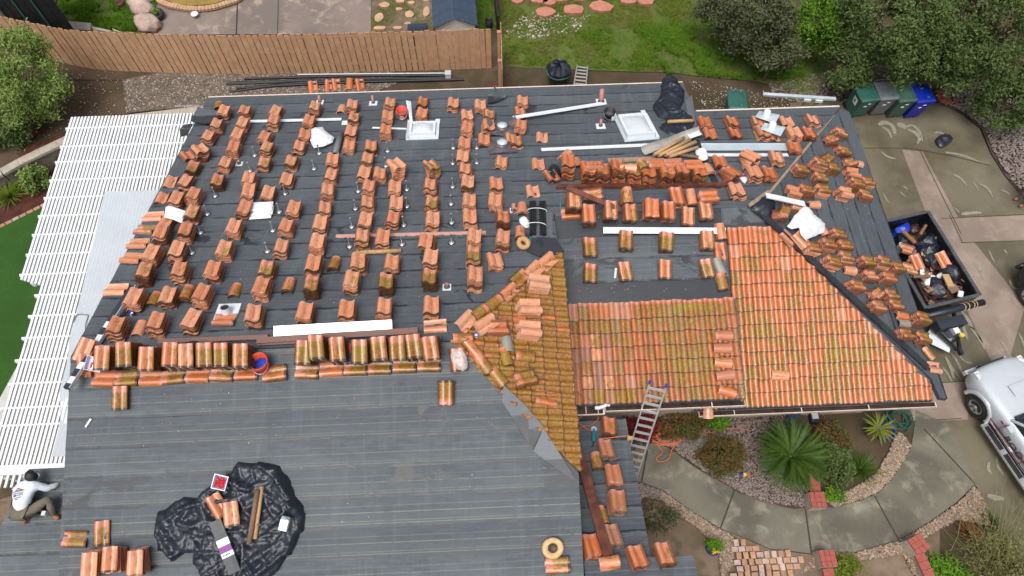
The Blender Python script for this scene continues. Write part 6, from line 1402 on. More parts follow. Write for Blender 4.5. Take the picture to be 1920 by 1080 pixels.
for px, py, lab in ((1688,155,'black kettle barbecue under the trees, left one'),(1728,160,'black kettle barbecue with a shiny lid knob under the trees')):
    p = gnd(px, py); t = thing('barbecue', lab, 'barbecue', Matrix.Translation(p)); MB().lathe([(.03,.55),(.26,.62),(.34,.78),(.345,.82)], 20, False).build('bowl', M['black'], t); MB().lathe([(.35,.822),(.33,.95),(.20,1.04),(0,1.07)], 20, False).build('lid', M['black'], t); MB().lathe([(.10,1.06),(.09,1.10),(0,1.11)], 12, False).build('knob', M['steel'] if px > 1700 else M['ink'], t)
    for k in range(3): a = 2*pi*k/3; m = MB(); m.tube([(.1*cos(a),.1*sin(a),.6),(.3*cos(a),.3*sin(a),0)], .015, 5); m.build('leg', M['steel'], t)
t = thing('chair_frame', 'dark folding chair frame behind the grey bin', 'chair', frame(gnd(1690, 178), None)); m = MB(); m.tube([(-.25,0,0),(-.25,.05,.85),(.25,.05,.85),(.25,0,0)], .015, 6); m.build('frame', M['bingrey'], t); MB().box(-.24,.24,-.2,.04,.42,.45).build('seat', M['ink'], t)
t = thing('brick_pile', 'small pile of red bricks at the corner of the gravel', 'brick pile', frame(gnd(1768, 188, .1)))
for k in range(14): MB().box(-.1,.1,-.05,.05,-.03,.03).build('brick', M['brickr'], t, Matrix.Translation((random.uniform(-.3,.3), random.uniform(-.35,.3), .04+.05*(k//6))) @ Matrix.Rotation(random.uniform(0, 3), 4, 'Z') @ Matrix.Rotation(random.uniform(-.3,.3), 4, 'X'))
t = thing('downspout', 'long pale blue gutter length on trestles behind the right back eave', 'gutter', aim(flat(1430,178,1.6), flat(1566,187,1.6))); L = (flat(1430,178,1.6)-flat(1566,187,1.6)).length
MB().box(0, L, -.06, .06, 0, .07).build('gutter_length', FL, t)
for x in (L*.62, L*.78): MB().box(x-.12, x+.12, -.1, .1, -.10, -.003).build('block', W_, t); MB().box(x-.05, x+.05, -.05, .05, -1.2, -.103).build('leg', M['plank'], t)
# ------------------------------------------------------------------ plants of the front bed
def blade_mesh(n, ln, w, droop, seed, up=1., spread=1.):
    g = random.Random(seed); V = []; Fc = []
    for k in range(n):
        a = g.uniform(0, 2*pi); l = ln*g.uniform(.6, 1.1); e = g.uniform(.15, 1.0)*spread; b = len(V); S = 5
        for j in range(S+1):
            t = j/S; r = l*(t*sin(e) + droop*t*t*.5); z = l*(t*cos(e)*up - droop*t*t*.45); ww = w*(1-t**2.2)*.5 + .001
            V += [(r*cos(a) - ww*sin(a), r*sin(a) + ww*cos(a), z+.02), (r*cos(a) + ww*sin(a), r*sin(a) - ww*cos(a), z+.02)]
        Fc += [(b+2*j, b+2*j+1, b+2*j+3, b+2*j+2) for j in range(S)]
    return np.array(V), np.array(Fc)
def blades(name, p, n, ln, w, droop, mat, label, cat, seed, up=1., spread=1., part='blades'):
    t = thing(name, label, cat, Matrix.Translation(p)); v, f = blade_mesh(n, ln, w, droop, seed, up, spread); tag(link(part, np_mesh(part, v, f, mat), t), kind='stuff' if n > 60 else None)
    MB().lathe([(.05, -.05), (.03, .12)], 8).build('crown_base', M['trunk'], t); return t
def frond(l, seed, lw=.20, n=16, droop=.5, w=.022):
    g = random.Random(seed); V = []; Fc = []; P = []
    for j in range(n+1): t = j/n; P.append(Vector((l*(t*.86 - .06*t*t), 0, l*(.62*t - droop*t*t))))
    for j in range(n): b = len(V); V += [P[j] + Vector((0,-.008,0)), P[j] + Vector((0,.008,0)), P[j+1] + Vector((0,.008,0)), P[j+1] + Vector((0,-.008,0))]; Fc.append((b,b+1,b+2,b+3))
    for j in range(1, n+1):
        t = j/n; q = lw*(sin(pi*min(1, t*.85+.12))**.7)
        for s in (-1, 1):
            for e in (0, .5):
                b = len(V); o = P[j].lerp(P[j-1], e); tip = o + Vector((q*.75, s*q*.75, q*.25 - .02)) ; V += [o + Vector((-w/2,0,0)), o + Vector((w/2,0,0)), tip]; Fc.append((b,b+1,b+2,b+2))
    return np.array([tuple(v) for v in V]), [f if f[2] != f[3] else f[:3] for f in Fc]
def palm(p, cnt, l, mat, label, name, cat, seed, steep=(.05, 1.15), **k):
    t = thing(name, label, cat, Matrix.Translation(p)); g = random.Random(seed); me = []
    for q in range(3):
        v, f = frond(l, seed+q, **k); m = bpy.data.meshes.new('frond'); m.from_pydata([tuple(a) for a in v], [], f); m.materials.append(mat); me.append(m)
    for q in range(cnt):
        u = (q+.5)/cnt; el = steep[1] - (steep[1]-steep[0])*u**.8
        link('frond', me[q % 3], t, Matrix.Translation((0, 0, .35)) @ Matrix.Rotation(q*2.39996 + g.gauss(0, .1), 4, 'Z') @ Matrix.Rotation(-el*.75 + .25 + g.gauss(0, .06), 4, 'Y') @ Matrix.Rotation(g.gauss(0, .25), 4, 'X') @ Matrix.Scale(g.uniform(.8, 1.08), 4))
    MB().lathe([(.16, -.1), (.17, .25), (.08, .42)], 10).build('trunk', M['trunk'], t); return t
palm(flat(1472, 862, .6), 170, 1.30, M['frond'], 'big dark green sago palm in the middle of the front bed', 'sago_palm', 'palm', 51, lw=.10, n=30, w=.015)
p = flat(1646, 803, .7); t = pot(1650, 815, .26, .45, M['ceram'], 'blue glazed pot under the yellow green yucca'); palm((p.x, p.y, .35), 26, .62, M['yucca'], 'yellow green yucca in the blue pot', 'yucca', 'yucca', 61, steep=(.1, 1.0), lw=.05, n=10, w=.06)
blades('strappy_plant', gnd(1610, 880), 260, .62, .02, .5, M['frond'], 'fine dark green grassy clump right of the palm', 'plant', 71)
blades('strappy_plant', gnd(22, 372), 240, .78, .022, .55, M['blade'], 'spiky green grass clump in the left mulch bed', 'plant', 72)
tree_at(1352, 852, .55, (.62, .60, .50), 7000, .05, M['leaf5'], 'round reddish green shrub beside the walkway', 81, 'shrub', 'shrub', clumps=60, asp=.3)
tree_at(1563, 862, .5, (.48, .75, .45), 6000, .055, M['leaf2'], 'bushy green shrub right of the palm', 82, 'shrub', 'shrub', clumps=44)
tree_at(1560, 820, .5, (.45, .45, .4), 2600, .055, M['leaf5'], 'small mixed shrub behind the palm, by the hose', 83, 'shrub', 'shrub', clumps=24)
tree_at(1270, 790, .6, (.75, .5, .5), 5600, .06, M['leaf5'], 'low mixed hedge under the front gutter', 84, 'hedge', 'hedge', clumps=40)
tree_at(1195, 800, .7, (.45, .5, .5), 3600, .06, M['leaf6'], 'crimson leaved shrub behind the front ladder', 85, 'shrub', 'shrub', clumps=24)
tree_at(1335, 780, .4, (.5, .4, .3), 2600, .06, M['leaf3'], 'green shrub at the right end of the hedge', 86, 'shrub', 'shrub', clumps=24)
tree_at(1235, 965, .35, (.5, .4, .12), 900, .05, M['leaf4'], 'flat dry ground plant by the small lower roof', 87, 'plant', 'plant', clumps=12)
tree_at(1565, 925, .3, (.26, .2, .10), 900, .05, M['leaf3'], 'bright green ground plant beside the first pillar', 88, 'plant', 'plant', clumps=10)
tree_at(1588, 1066, .3, (.35, .3, .14), 1300, .05, M['yucca'], 'lime green ground plant beside the second pillar', 89, 'plant', 'plant', clumps=12)
tree_at(1775, 1072, .3, (.5, .35, .15), 1500, .06, M['leaf3'], 'green weeds at the bottom edge under the thin stalks', 90, 'plant', 'plant', clumps=12)
t = pot(1334, 1030, .20, .26, M['ceram'], 'small blue flower pot on the sandy bed', 'flower pot'); v, f = leaves(700, (.2, .2, .14), .05, 14, .4, 91); v[:, 2] += .34; link('foliage', np_mesh('foliage', v, f, M['leaf3']), t)
v, f = leaves(60, (.1, .08, .06), .035, 8, .4, 92); v += np.array((.02, -.10, .42)); link('flowers', np_mesh('flowers', v, f, M['petal']), t)
t = thing('garden_ornament', 'small colourful flower ornaments at the foot of the palm', 'ornament', frame(gnd(1392, 888, .1)))
for k, (x, y, c) in enumerate([(-.08,-.05,'binblue'),(.0,-.03,'yellow'),(.05,.04,'leaf3'),(.14,-.02,'orangeb'),(.03,.12,'orangeb'),(-.02,-.1,'leaf3')]): MB().lathe([(.01,0),(.05,.05),(.06,.10),(.0,.09)], 9).build('blossom', M[c], t, Matrix.Translation((x, y, 0)) @ Matrix.Rotation(.5*k, 4, 'X'))
# thin green stalks in the lower right corner
t = thing('stalky_shrub', 'tall thin yellow green stalks in the lower right corner', 'shrub', Matrix.Translation(gnd(1868, 1058))); g = random.Random(5); m = MB(); c = t.location.copy()
for k in range(330):
    a = g.uniform(0, 2*pi); e = g.uniform(.2, 1.25); l = g.uniform(.9, 2.3); bx, by = g.gauss(0, .32), g.gauss(0, .32); b = g.uniform(-.5, .5); P = []
    for j in range(4): u = j/3; aa = a + b*u; P.append((bx + l*u*sin(e)*cos(aa), by + l*u*sin(e)*sin(aa), .1 + l*u*cos(e)*.85 - .15*u*u))
    m.tube(P, [.011, .009, .006, .003], 3, False)
tag(m.build('stalks', M['stalk'], t), kind='stuff')
m = MB(); m.tube([(0,-.3,0),(.05,-.1,.3),(.06,.2,.5),(.0,.5,.9)], [.07,.06,.05,.03], 7); m.build('trunk', M['stalk'], t)
m = MB(); m.tube([(0,-.2,.1),(-.2,.0,.4),(-.25,.3,.7)], [.05,.04,.02], 6); m.build('limb', M['stalk'], t)
v, f = leaves(2600, (1.3, 1.1, .5), .045, 60, .3, 95, asp=.2); v[:, 2] += .8; tag(link('sprays', np_mesh('sprays', v, f, M['stalk']), t), kind='stuff')
blades('dry_grass', gnd(1812, 1000), 300, .42, .012, .4, M['dryst'], 'rusty dry grass clump left of the thin stalks', 'grass', 96)
blades('spiky_plant', gnd(1850, 975), 70, .4, .014, .2, M['frond'], 'small dark spiky plant among the pebbles at the right', 'plant', 97)
# hoses and cords in the bed
g = random.Random(9); t = thing('hose_coil', 'coiled dark green garden hose right of the yucca', 'hose', frame(gnd(1680, 788, .03)))
m = MB(); P = []
for k in range(150): a = k*2*pi/20; r = .26 + .09*sin(k*.37) + g.uniform(-.01, .01); P.append((.06*sin(k*.11) + r*cos(a), .05*cos(k*.17) + r*1.1*sin(a), .02 + .0012*k + .01*sin(k)))
m.tube(P, .017, 5); m.build('hose', M['hose'], t)
P = [(1185,880),(1200,850),(1222,822),(1246,812)]
for k in range(26): a = k*1.35; r = g.uniform(12, 36); P.append((1252 + r*cos(a)*1.05 + g.uniform(-4, 4), 820 + r*.62*sin(a)))
P += [(1240,850),(1228,862),(1236,868),(1252,862),(1260,842),(1290,816),(1330,814),(1360,806),(1400,808)]
cordobj('extension_cord', P, None, .017, M['cord'], 'tangle of orange extension cord at the foot of the ladder', .16, n=5)
P = [(1216,842),(1225,850),(1240,856),(1265,852),(1280,845)] + [(1305 + g.uniform(10, 22)*cos(k*1.4), 832 + g.uniform(6, 13)*sin(k*1.4)) for k in range(16)] + [(1330,805),(1350,800)]
cordobj('grey_hose', P, None, .012, M['greycord'], 'thin grey hose in loose loops beside the orange cord', .16, n=5)
cordobj('extension_cord', [(1505,775),(1520,785),(1535,795),(1545,785),(1535,775),(1520,790),(1530,802)], None, .013, M['cord'], 'small rusty cord loop under the right gutter', .06)
t = thing('tool_bag', 'dark object with a pale window under the right gutter', 'box', frame(gnd(1522, 784, .0))); MB().box(-.13,.13,-.2,.2,0,.25).build('body', M['ink'], t); MB().box(-.09,.09,-.10,.12,.252,.27).build('window', M['flash'], t)
t = thing('blue_board', 'blue grey panel leaning behind the palm', 'panel', aim(gnd(1472, 800, .1), gnd(1486, 775, .9))); MB().box(0, .8, -.12, .12, 0, .03).build('panel', M['shedr'], t)
crumple('plastic_wad', [(1750,268),(1760,258),(1772,257),(1782,264),(1776,274),(1760,281)], None, M['film'], .14, 'black plastic wad on the driveway by the bins', 'plastic sheet', .07, 61, base=.15)

# ------------------------------------------------------------------ the trailer and its load
RZ = 1.42
tr = [flat(1666, 414.5, RZ), flat(1733, 399.5, RZ), flat(1846, 548, RZ), flat(1741, 579, RZ)]
fwd = ((tr[2]-tr[1]) + (tr[3]-tr[0])).normalized(); cen = sum(tr, Vector())/4; TWD, TLN = 1.80, ((tr[2]-tr[1]).length + (tr[3]-tr[0]).length)/2 
right = Vector((-fwd.y, fwd.x, 0)); e = tr[1]; cen = (tr[1]+tr[2])/2 - right*(TWD/2)
if (tr[0]-tr[1]).dot(right) > 0: right = -right; cen = (tr[1]+tr[2])/2 - right*(TWD/2)
TF = Matrix((fwd, Vector((-fwd.y, fwd.x, 0)), Vector((0, 0, 1)))).transposed().to_4x4(); TF.translation = Vector((cen.x, cen.y, .12))
t = thing('dump_trailer', 'black dump trailer full of rubbish beside the right hip', 'trailer', TF); hl, hw, rz = TLN/2, TWD/2, RZ-.12
MB().box(-hl, hl, -hw, hw, .55, .62).build('bed_floor', M['blackm'], t)
for s in (-1, 1):
    m = MB(); m.box(-hl, hl, s*hw-.03, s*hw+.03, .621, rz-.05); m.build('side_wall', M['blackm'], t); m = MB(); m.box(-hl-.02, hl+.02, s*hw-.05, s*hw+.05, rz-.048, rz); m.build('top_rail', M['railg'], t)
    m = MB(); m.box(s*hl-.03, s*hl+.03, -hw+.031, hw-.031, .621, rz-.05); m.build('end_wall', M['blackm'], t); m = MB(); m.box(s*hl-.05, s*hl+.05, -hw+.051, hw-.051, rz-.048, rz); m.build('top_rail', M['railg'], t)
    for x in (-.42, .42): MB().lathe([(.12, -.1), (.33, -.1), (.36, -.06), (.36, .06), (.33, .1), (.12, .1)], 18).build('wheel', M['black'], t, Matrix.Translation((x, s*(hw+.16), .26)) @ Matrix.Rotation(pi/2, 4, 'X'))
    MB().box(-.9, .9, s*(hw+.04) if s > 0 else -hw-.30, hw+.30 if s > 0 else -hw-.04, .64, .67).build('fender', M['blackm'], t)
    m = MB(); m.M = Matrix.Identity(4); m.add([(hl, s*.55-.04, .36), (hl, s*.55+.04, .36), (hl+1.25, s*.04+.04, .36), (hl+1.25, s*.04-.04, .36)] + [(hl, s*.55-.04, .46), (hl, s*.55+.04, .46), (hl+1.25, s*.04+.04, .46), (hl+1.25, s*.04-.04, .46)], [(3,2,1,0),(4,5,6,7),(0,1,5,4),(1,2,6,5),(2,3,7,6),(3,0,4,7)]); m.build('tongue_beam', M['blackm'], t)
m = MB(); m.M = Matrix.Translation((hl+.22, 0, rz-.12)) @ Matrix.Rotation(pi/2, 4, 'X'); m.lathe([(.02,-hw-.08),(.10,-hw-.05),(.11,0),(.10,hw+.05),(.02,hw+.1)], 12); m.build('rolled_tarp', M['film'], t)
for y in (.25, .38, .55, .64): m = MB(); m.tube([(hl+.22+.115*cos(a), y+.03*sin(a), rz-.12+.115*sin(a)) for a in np.linspace(0, 2*pi, 14)], .012, 5); m.build('tie_rope', M['straw'], t)
MB().box(hl+.32, hl+.62, -.45, .45, .47, .80).build('tool_box', M['ink'], t); MB().box(hl+.64, hl+.86, -.16, .12, .47, .74).build('battery_box', M['bingrey'], t); MB().box(hl+.66, hl+.84, -.06, .11, .742, .76).build('box_lid', W_, t)
MB().lathe([(.04, .1), (.04, .8), (.06, .82)], 10).build('jack_post', M['blackm'], t, Matrix.Translation((hl+.95, .0, 0))); MB().lathe([(.07, .822), (.07, .90)], 10).build('jack_cap', M['yellow'], t, Matrix.Translation((hl+.95, 0, 0))); MB().box(hl+1.2, hl+1.42, -.05, .05, .37, .5).build('coupler', M['blackm'], t)
MB().box(-hl*.1, hl*.15, hw+.031, hw+.036, .8, .86).build('reflector_tape', M['paper'], t); MB().box(hl*.16, hl*.3, hw+.031, hw+.036, .8, .86).build('reflector_tape', M['redn'], t)
o = tag(MB().add([(0,-.3,0),(.75,-.35,.05),(.7,.3,.03),(.05,.25,0),(0,-.3,.02),(.75,-.35,.07),(.7,.3,.05),(.05,.25,.02)], [(3,2,1,0),(4,5,6,7),(0,1,5,4),(1,2,6,5),(2,3,7,6),(3,0,4,7)]).build('white_sheet', W_), 'white sheet propped between the trailer front and the driveway', 'sheet'); o.matrix_world = TF @ Matrix.Translation((hl+.45, -hw*.55, .2)) @ Matrix.Rotation(.8, 4, 'Z')
LZ = 1.12
def tcr(px, mat, hgt, label, seed, z=LZ-.1, name='rubbish_bag', cat='rubbish bag', sp=.08):
    P = [flat(x, y, z) for x, y in px]; c = sum(P, Vector())/len(P); poly = [tuple(v[:2]) for v in catmull([(p.x-c.x, p.y-c.y, 0) for p in P], 4, True)]; r = random.Random(seed); v, f, b = fill(poly, sp, .45, r); m = MB()
    def hh(x, y):
        d = min(hypot(x-a, y-q) for a, q in b); w = Vector((x*2.6+seed, y*2.6, seed)); return hgt*min(1, d/.22)**.6*(.45 + .55*(1-abs(noise.noise(w))*1.6) - .2*abs(noise.noise(w*2.6)))
    m.add([(x, y, hh(x, y)) for x, y in v], f); bb = [(x, y, 0) for x, y in b]; n = len(bb); m.add(bb + [(x, y, -.35) for x, y, _ in bb], [(i, n+i, n+(i+1) % n, (i+1) % n) for i in range(n)])
    o = m.build(name, mat); o.location = c; return tag(o, label, cat)
tcr([(1690,440),(1735,430),(1770,470),(1800,520),(1822,545),(1785,566),(1745,572),(1715,520),(1690,470)], M['leath'], .06, 'dark layer of wet debris filling the trailer bed', 1, .82, 'debris', 'debris')
tcr([(1722,450),(1740,438),(1756,448),(1760,470),(1764,498),(1748,503),(1732,490),(1722,470)], M['film'], .30, 'long black rubbish bag in the middle of the trailer', 2)
tcr([(1762,498),(1785,494),(1802,508),(1804,522),(1788,530),(1768,515)], M['film'], .30, 'round black rubbish bag at the right of the trailer', 3)
tcr([(1740,520),(1762,522),(1778,540),(1775,556),(1758,558),(1744,545)], M['film'], .22, 'black rubbish bag at the near end of the trailer', 4)
tcr([(1684,440),(1700,442),(1716,460),(1722,475),(1704,480),(1692,462)], M['film'], .16, 'dark rubbish bag along the house side of the trailer', 5)
tcr([(1679,428),(1692,421),(1704,418),(1705,434),(1694,436),(1682,436)], M['blue'], .14, 'blue plastic sheet at the far end of the trailer', 6, name='blue_sheet', cat='plastic sheet')
tcr([(1712,500),(1725,497),(1734,506),(1732,513),(1716,512)], M['paper'], .12, 'round white rubbish by the terracotta bits in the trailer', 7, name='white_rubbish', cat='rubbish', sp=.06)
tcr([(1732,522),(1745,515),(1755,520),(1748,535),(1738,536)], M['paper'], .10, 'crumpled white paper in the trailer, nearer the house', 8, name='white_rubbish', cat='rubbish', sp=.06)
tcr([(1757,515),(1765,511),(1768,522),(1760,523)], M['paper'], .10, 'small white scrap between the black bags in the trailer', 9, name='white_rubbish', cat='rubbish', sp=.06)
tcr([(1708,422),(1720,419),(1724,428),(1716,436),(1708,432)], M['leath'], .2, 'brown cap like object at the far end of the trailer', 10, name='brown_cap', cat='cap', sp=.06)
tcr([(1686,456),(1696,452),(1702,462),(1692,468)], M['paper'], .08, 'small white scrap along the house side of the trailer', 12, name='white_rubbish', cat='rubbish', sp=.05)
def tstick(a, b, r, mat, label, name='board', flat_=True):
    p, q = flat(*a, LZ+.12), flat(*b, LZ+.18); L = (q-p).length; m = MB(); m.box(0, L, -r, r, -.02, .03) if flat_ else m.tube([(0,0,0),(L,0,0)], r, 10); o = m.build(name, mat); o.matrix_world = aim(p, q); tag(o, label, 'board' if flat_ else 'tube')
tstick((1693,434),(1716,456), .06, M['boot'], 'orange brown board across the far part of the trailer'); tstick((1725,440),(1736,422), .05, M['brownc'], 'cardboard tube standing at the far end of the trailer', 'cardboard_tube', False)
tstick((1701,492),(1716,470), .05, M['brownc'], 'dark tube along the house side of the trailer', 'cardboard_tube', False); tstick((1712,519),(1744,518), .05, M['brownc'], 'dark tube lying across the near part of the trailer', 'cardboard_tube', False)
tstick((1772,515),(1783,538), .10, M['tan'], 'tan cardboard flap by the round black bag in the trailer'); tstick((1780,545),(1795,538), .12, M['brownc'], 'brown cardboard at the near end of the trailer')
g = random.Random(21); m = MB()
for k in range(150):
    x, y = g.uniform(1690, 1815), g.uniform(425, 570)
    if not inside((x, y), [(1688,436),(1735,424),(1825,545),(1745,570)]): continue
    m.M = Matrix.Translation(flat(x, y, LZ - .12 + g.uniform(0, .14))) @ Matrix.Rotation(g.uniform(0, 6.3), 4, 'Z') @ Matrix.Rotation(g.gauss(0, .4), 4, 'X') @ Matrix.Rotation(g.gauss(0, .4), 4, 'Y'); m.cur = g.choice((0, 0, 0, 1, 1, 2, 3, 4)); w, l = g.uniform(.03, .10), g.uniform(.04, .16); m.box(-w, w, -l, l, -.01, .015)
tag(m.build('mixed_rubble', [M['leath'], M['brickt'], M['brownc'], M['paper'], M['film']]), kind='stuff')
def tt(px, py, r, kd, lab): o = link('loose_tile', TILES[1], None, None, tcol(kd)); o.matrix_world = Matrix.Translation(flat(px, py, LZ+.12)) @ Matrix.Rotation(r, 4, 'Z') @ Matrix.Rotation(.25, 4, 'X'); tag(o, lab, 'roof tile')
tt(1767,487,.4,'red','orange tile beside the long black bag in the trailer'); tt(1718,492,.3,'red','orange tile above the white rubbish in the trailer'); tt(1706,505,1.4,'fresh','tile on the house side of the trailer, by the dark tube'); tt(1702,469,1.4,'fresh','small tile piece on the far house side of the trailer')

# ------------------------------------------------------------------ pickup
def pickup(F, paint, label, decals=True, group=None):
    t = thing('pickup_truck', label, 'pickup truck', F, group)
    ST = [(.96, [(.50,.44),(.56,.60),(.56,.78),(.48,.88),(0,.92)]), (.86, [(.74,.40),(.80,.60),(.78,.86),(.62,.98),(0,1.03)]), (.60, [(.88,.40),(.93,.66),(.90,.95),(.72,1.06),(0,1.12)]),
          (0, [(.90,.44),(.97,.72),(.94,1.00),(.76,1.10),(0,1.17)]), (-.62, [(.90,.42),(.95,.70),(.93,1.05),(.78,1.14),(0,1.20)]), (-.9, [(.90,.42),(.95,.70),(.93,1.07),(.80,1.14),(0,1.16)]),
          (-2.9, [(.90,.42),(.95,.70),(.93,1.10),(.80,1.15),(0,1.16)]), (-4.3, [(.90,.44),(.95,.72),(.93,1.12),(.82,1.16),(0,1.16)]), (-5.0, [(.88,.50),(.93,.74),(.91,1.10),(.80,1.14),(0,1.14)])]
    m = MB(); m.sm = True; V = []; K = 9
    for x, pr in ST: V += [(x, y, z) for y, z in pr] + [(x, -y, z) for y, z in pr[-2::-1]]
    m.add(V, [(i*K+k, (i+1)*K+k, (i+1)*K+k+1, i*K+k+1) for i in range(len(ST)-1) for k in range(K-1)] + [tuple(range(K)), tuple(range((len(ST)-1)*K+K-1, (len(ST)-1)*K-1, -1))])
    b = m.build('body', paint, t); md = b.modifiers.new('s', 'SUBSURF'); md.levels = md.render_levels = 1
    cab = [(-.72,.80,1.13),(-1.45,.66,1.74),(-2.35,.66,1.76),(-2.85,.76,1.15)]
    m = MB(); V = [(x, s*y, z) for x, y, z in cab for s in (1, -1)]; m.add(V, [(2,4,5,3)]); m.add([(-1.42,.64,1.765),(-2.38,.64,1.78),(-2.38,-.64,1.78),(-1.42,-.64,1.765)], [(0,1,2,3)]); m.build('cab_roof', paint, t)
    m = MB(); m.add([V[0],V[2],V[3],V[1]], [(0,1,2,3)]); m.build('windscreen', M['dglass'], t); m = MB(); m.add([V[4],V[6],V[7],V[5]], [(0,1,2,3)]); m.build('rear_window', M['dglass'], t)
    for s in (0, 1): m = MB(); m.add([V[0+s],V[2+s],V[4+s],V[6+s]], [(0,3,2,1) if s == 0 else (0,1,2,3)]); m.build('side_window', M['dglass'], t)
    for a, c in ((0,2),(1,3),(4,6),(5,7),(2,4),(3,5)): m = MB(); m.tube([V[a], V[c]], .045, 6); m.build('pillar', paint, t)
    for s in (-1, 1): m = MB(); m.tube([(-1.75, s*.80, 1.13), (-1.82, s*.665, 1.75)], .035, 6); m.build('pillar', paint, t)
    for s in (-1, 1):
        for x in (0, -3.25):
            w = MB(); w.lathe([(.20,-.11),(.34,-.12),(.375,-.08),(.375,.08),(.34,.12),(.24,.12),(.235,.07),(.0,.07)], 24, False); wo_ = w.build('tyre', M['black'], t, Matrix.Translation((x, s*.86, .375)) @ Matrix.Rotation(-s*pi/2, 4, 'X'))
            r = MB(); r.lathe([(.235,.075),(.225,.11),(.19,.10),(.07,.085),(.06,.12),(0,.125)], 24, False)
            r.build('rim', M['rim'], wo_)
            h = MB()
            for k in range(6): a = 2*pi*k/6; h.add([(.10*cos(a-.16),.10*sin(a-.16),.103),(.10*cos(a+.16),.10*sin(a+.16),.103),(.18*cos(a+.2),.18*sin(a+.2),.114),(.18*cos(a-.2),.18*sin(a-.2),.114)], [(0,1,2,3)])
            h.build('rim_hole', M['ink'], wo_)
            m = MB(); m.sm = True; AR = [a for a in np.linspace(-.1, pi+.1, 13)]
            vs = [(x + rr*cos(a), s*yy, .40 + rr*sin(a)*.98) for a in AR for rr, yy in ((.40,.90),(.42,.985),(.50,.985),(.53,.93))]
            m.add(vs, [((4*i+k, 4*i+4+k, 4*i+5+k, 4*i+1+k) if s > 0 else (4*i+k, 4*i+1+k, 4*i+5+k, 4*i+4+k)) for i in range(12) for k in range(3)]); m.build('wheel_arch', paint, t)
            m = MB(); vs = [(x, s*.963, .40)] + [(x + .40*cos(a), s*.963, .40 + .40*sin(a)*.98) for a in AR]; m.add(vs, [((0, i+1, i+2) if s < 0 else (0, i+2, i+1)) for i in range(12)]); m.build('wheel_well', M['black'], t)
        hl_ = MB(); hl_.box(.60, .84, s*.74-.07, s*.74+.07, .80, .965); hl_.build('headlight', M['glass'], t, Matrix.Translation((.0, 0, .02))); MB().lathe([(.045, 0), (.03, .02), (0, .02)], 10).build('lamp', M['steel'], t, Matrix.Translation((.74, s*.74, .986)))
        MB().lathe([(.055, 0), (.05, .03), (0, .03)], 12).build('fog_lamp', M['steel'], t, Matrix.Translation((.93, s*.60, .56)) @ Matrix.Rotation(pi/2, 4, 'Y'))
        m = MB(); m.box(-1.02, -.84, s*1.06-.10, s*1.06+.10, 1.10, 1.27); m.build('mirror', paint, t)
        m = MB(); m.M = Matrix.Identity(4); m.box(-2.75, -.50, s*1.04-.10, s*1.04+.10, .34, .40); m.build('running_board', M['steel'], t)
        for x in (-.85, -1.7): MB().box(x-.45, x+.25, s*1.04-.07, s*1.04+.07, .401, .415).build('step_pad', M['black'], t)
        for x in (-.78, -1.78, -2.88): MB().box(x-.006, x+.006, s*.9535-.004, s*.9535+.004, .46, 1.06).build('door_gap', M['ink'], t)
        MB().box(-1.68, -1.52, s*.965-.012, s*.965+.012, .93, .96).build('door_handle', M['steel'], t)
    m = MB(); m.box(.95, .985, -.42, .42, .66, .86); m.build('grille', M['ink'], t); m = MB(); m.box(.90, 1.02, -.72, .72, .42, .56); m.build('bumper', paint, t)
    m = MB(); m.box(.10, .14, -.30, .30, 1.175, 1.19); m.box(-.2, .10, .26, .30, 1.178, 1.193); m.box(-.2, .10, -.30, -.26, 1.178, 1.193); m.build('hood_scoop', paint, t)
    MB().box(-4.85, -3.0, -.74, .74, 1.165, 1.172).build('truck_bed', M['black'], t)
    MB().box(-.78, -.66, -.70, .70, 1.165, 1.205).build('cowl', M['ink'], t)
    for s in (-.35, .3): m = MB(); m.tube([(-.66, s, 1.24), (-.80, s+.5, 1.30)], .012, 5); m.build('wiper', M['ink'], t)
    if decals:
        m = MB()
        for s in (-1, 1): m.add([(-.35,s*.962,.60),(-2.9,s*.962,.78),(-2.9,s*.962,.86),(-.35,s*.962,.66)], [(0,1,2,3) if s < 0 else (3,2,1,0)]); m.add([(-.45,s*.962,.50),(-2.9,s*.962,.56),(-2.9,s*.962,.60),(-.40,s*.962,.55)], [(0,1,2,3) if s < 0 else (3,2,1,0)])
        m.build('red_stripe', M['redstripe'], t)
        for k in range(6): MB().add([(-.62-.0*k,.957,.98-.022*k),(-.85,.957,.98-.022*k),(-.85,.957,.962-.022*k),(-.62,.957,.962-.022*k)], [(0,1,2,3)]).build('flag_stripe', M['redn'] if k % 2 == 0 else M['paper'], t)
        MB().add([(-.62,.960,.985),(-.72,.960,.985),(-.72,.960,.92),(-.62,.960,.92)], [(0,1,2,3)]).build('flag_canton', M['binblue'], t)
        cu = bpy.data.curves.new('door_lettering', 'FONT'); cu.body = 'ROO'; cu.size = .30; cu.extrude = .004; cu.space_character = 1.05; cu.shear = .1; co = bpy.data.objects.new('x', cu); C.objects.link(co); dg = bpy.context.evaluated_depsgraph_get(); me = bpy.data.meshes.new_from_object(co.evaluated_get(dg)); bpy.data.objects.remove(co); me.materials.clear(); me.materials.append(M['ink'])
        link('door_lettering', me, t, Matrix(((-1,0,0,-1.02),(0,0,1,.968),(0,1,0,.655),(0,0,0,1))))
    return t
a, b = flat(1920, 893, .4), flat(1850, 790, .4); hd = (b-a).normalized(); wz = .375 + .12; wp = flat(1829, 763, wz)
PF = Matrix((hd, Vector((-hd.y, hd.x, 0)), Vector((0, 0, 1)))).transposed().to_4x4(); PF.translation = Vector((wp.x, wp.y, .12)) - Vector((-hd.y, hd.x, 0))*.95
pickup(PF, M['silver'], 'silver pickup truck with red side stripes parked nose to the house')
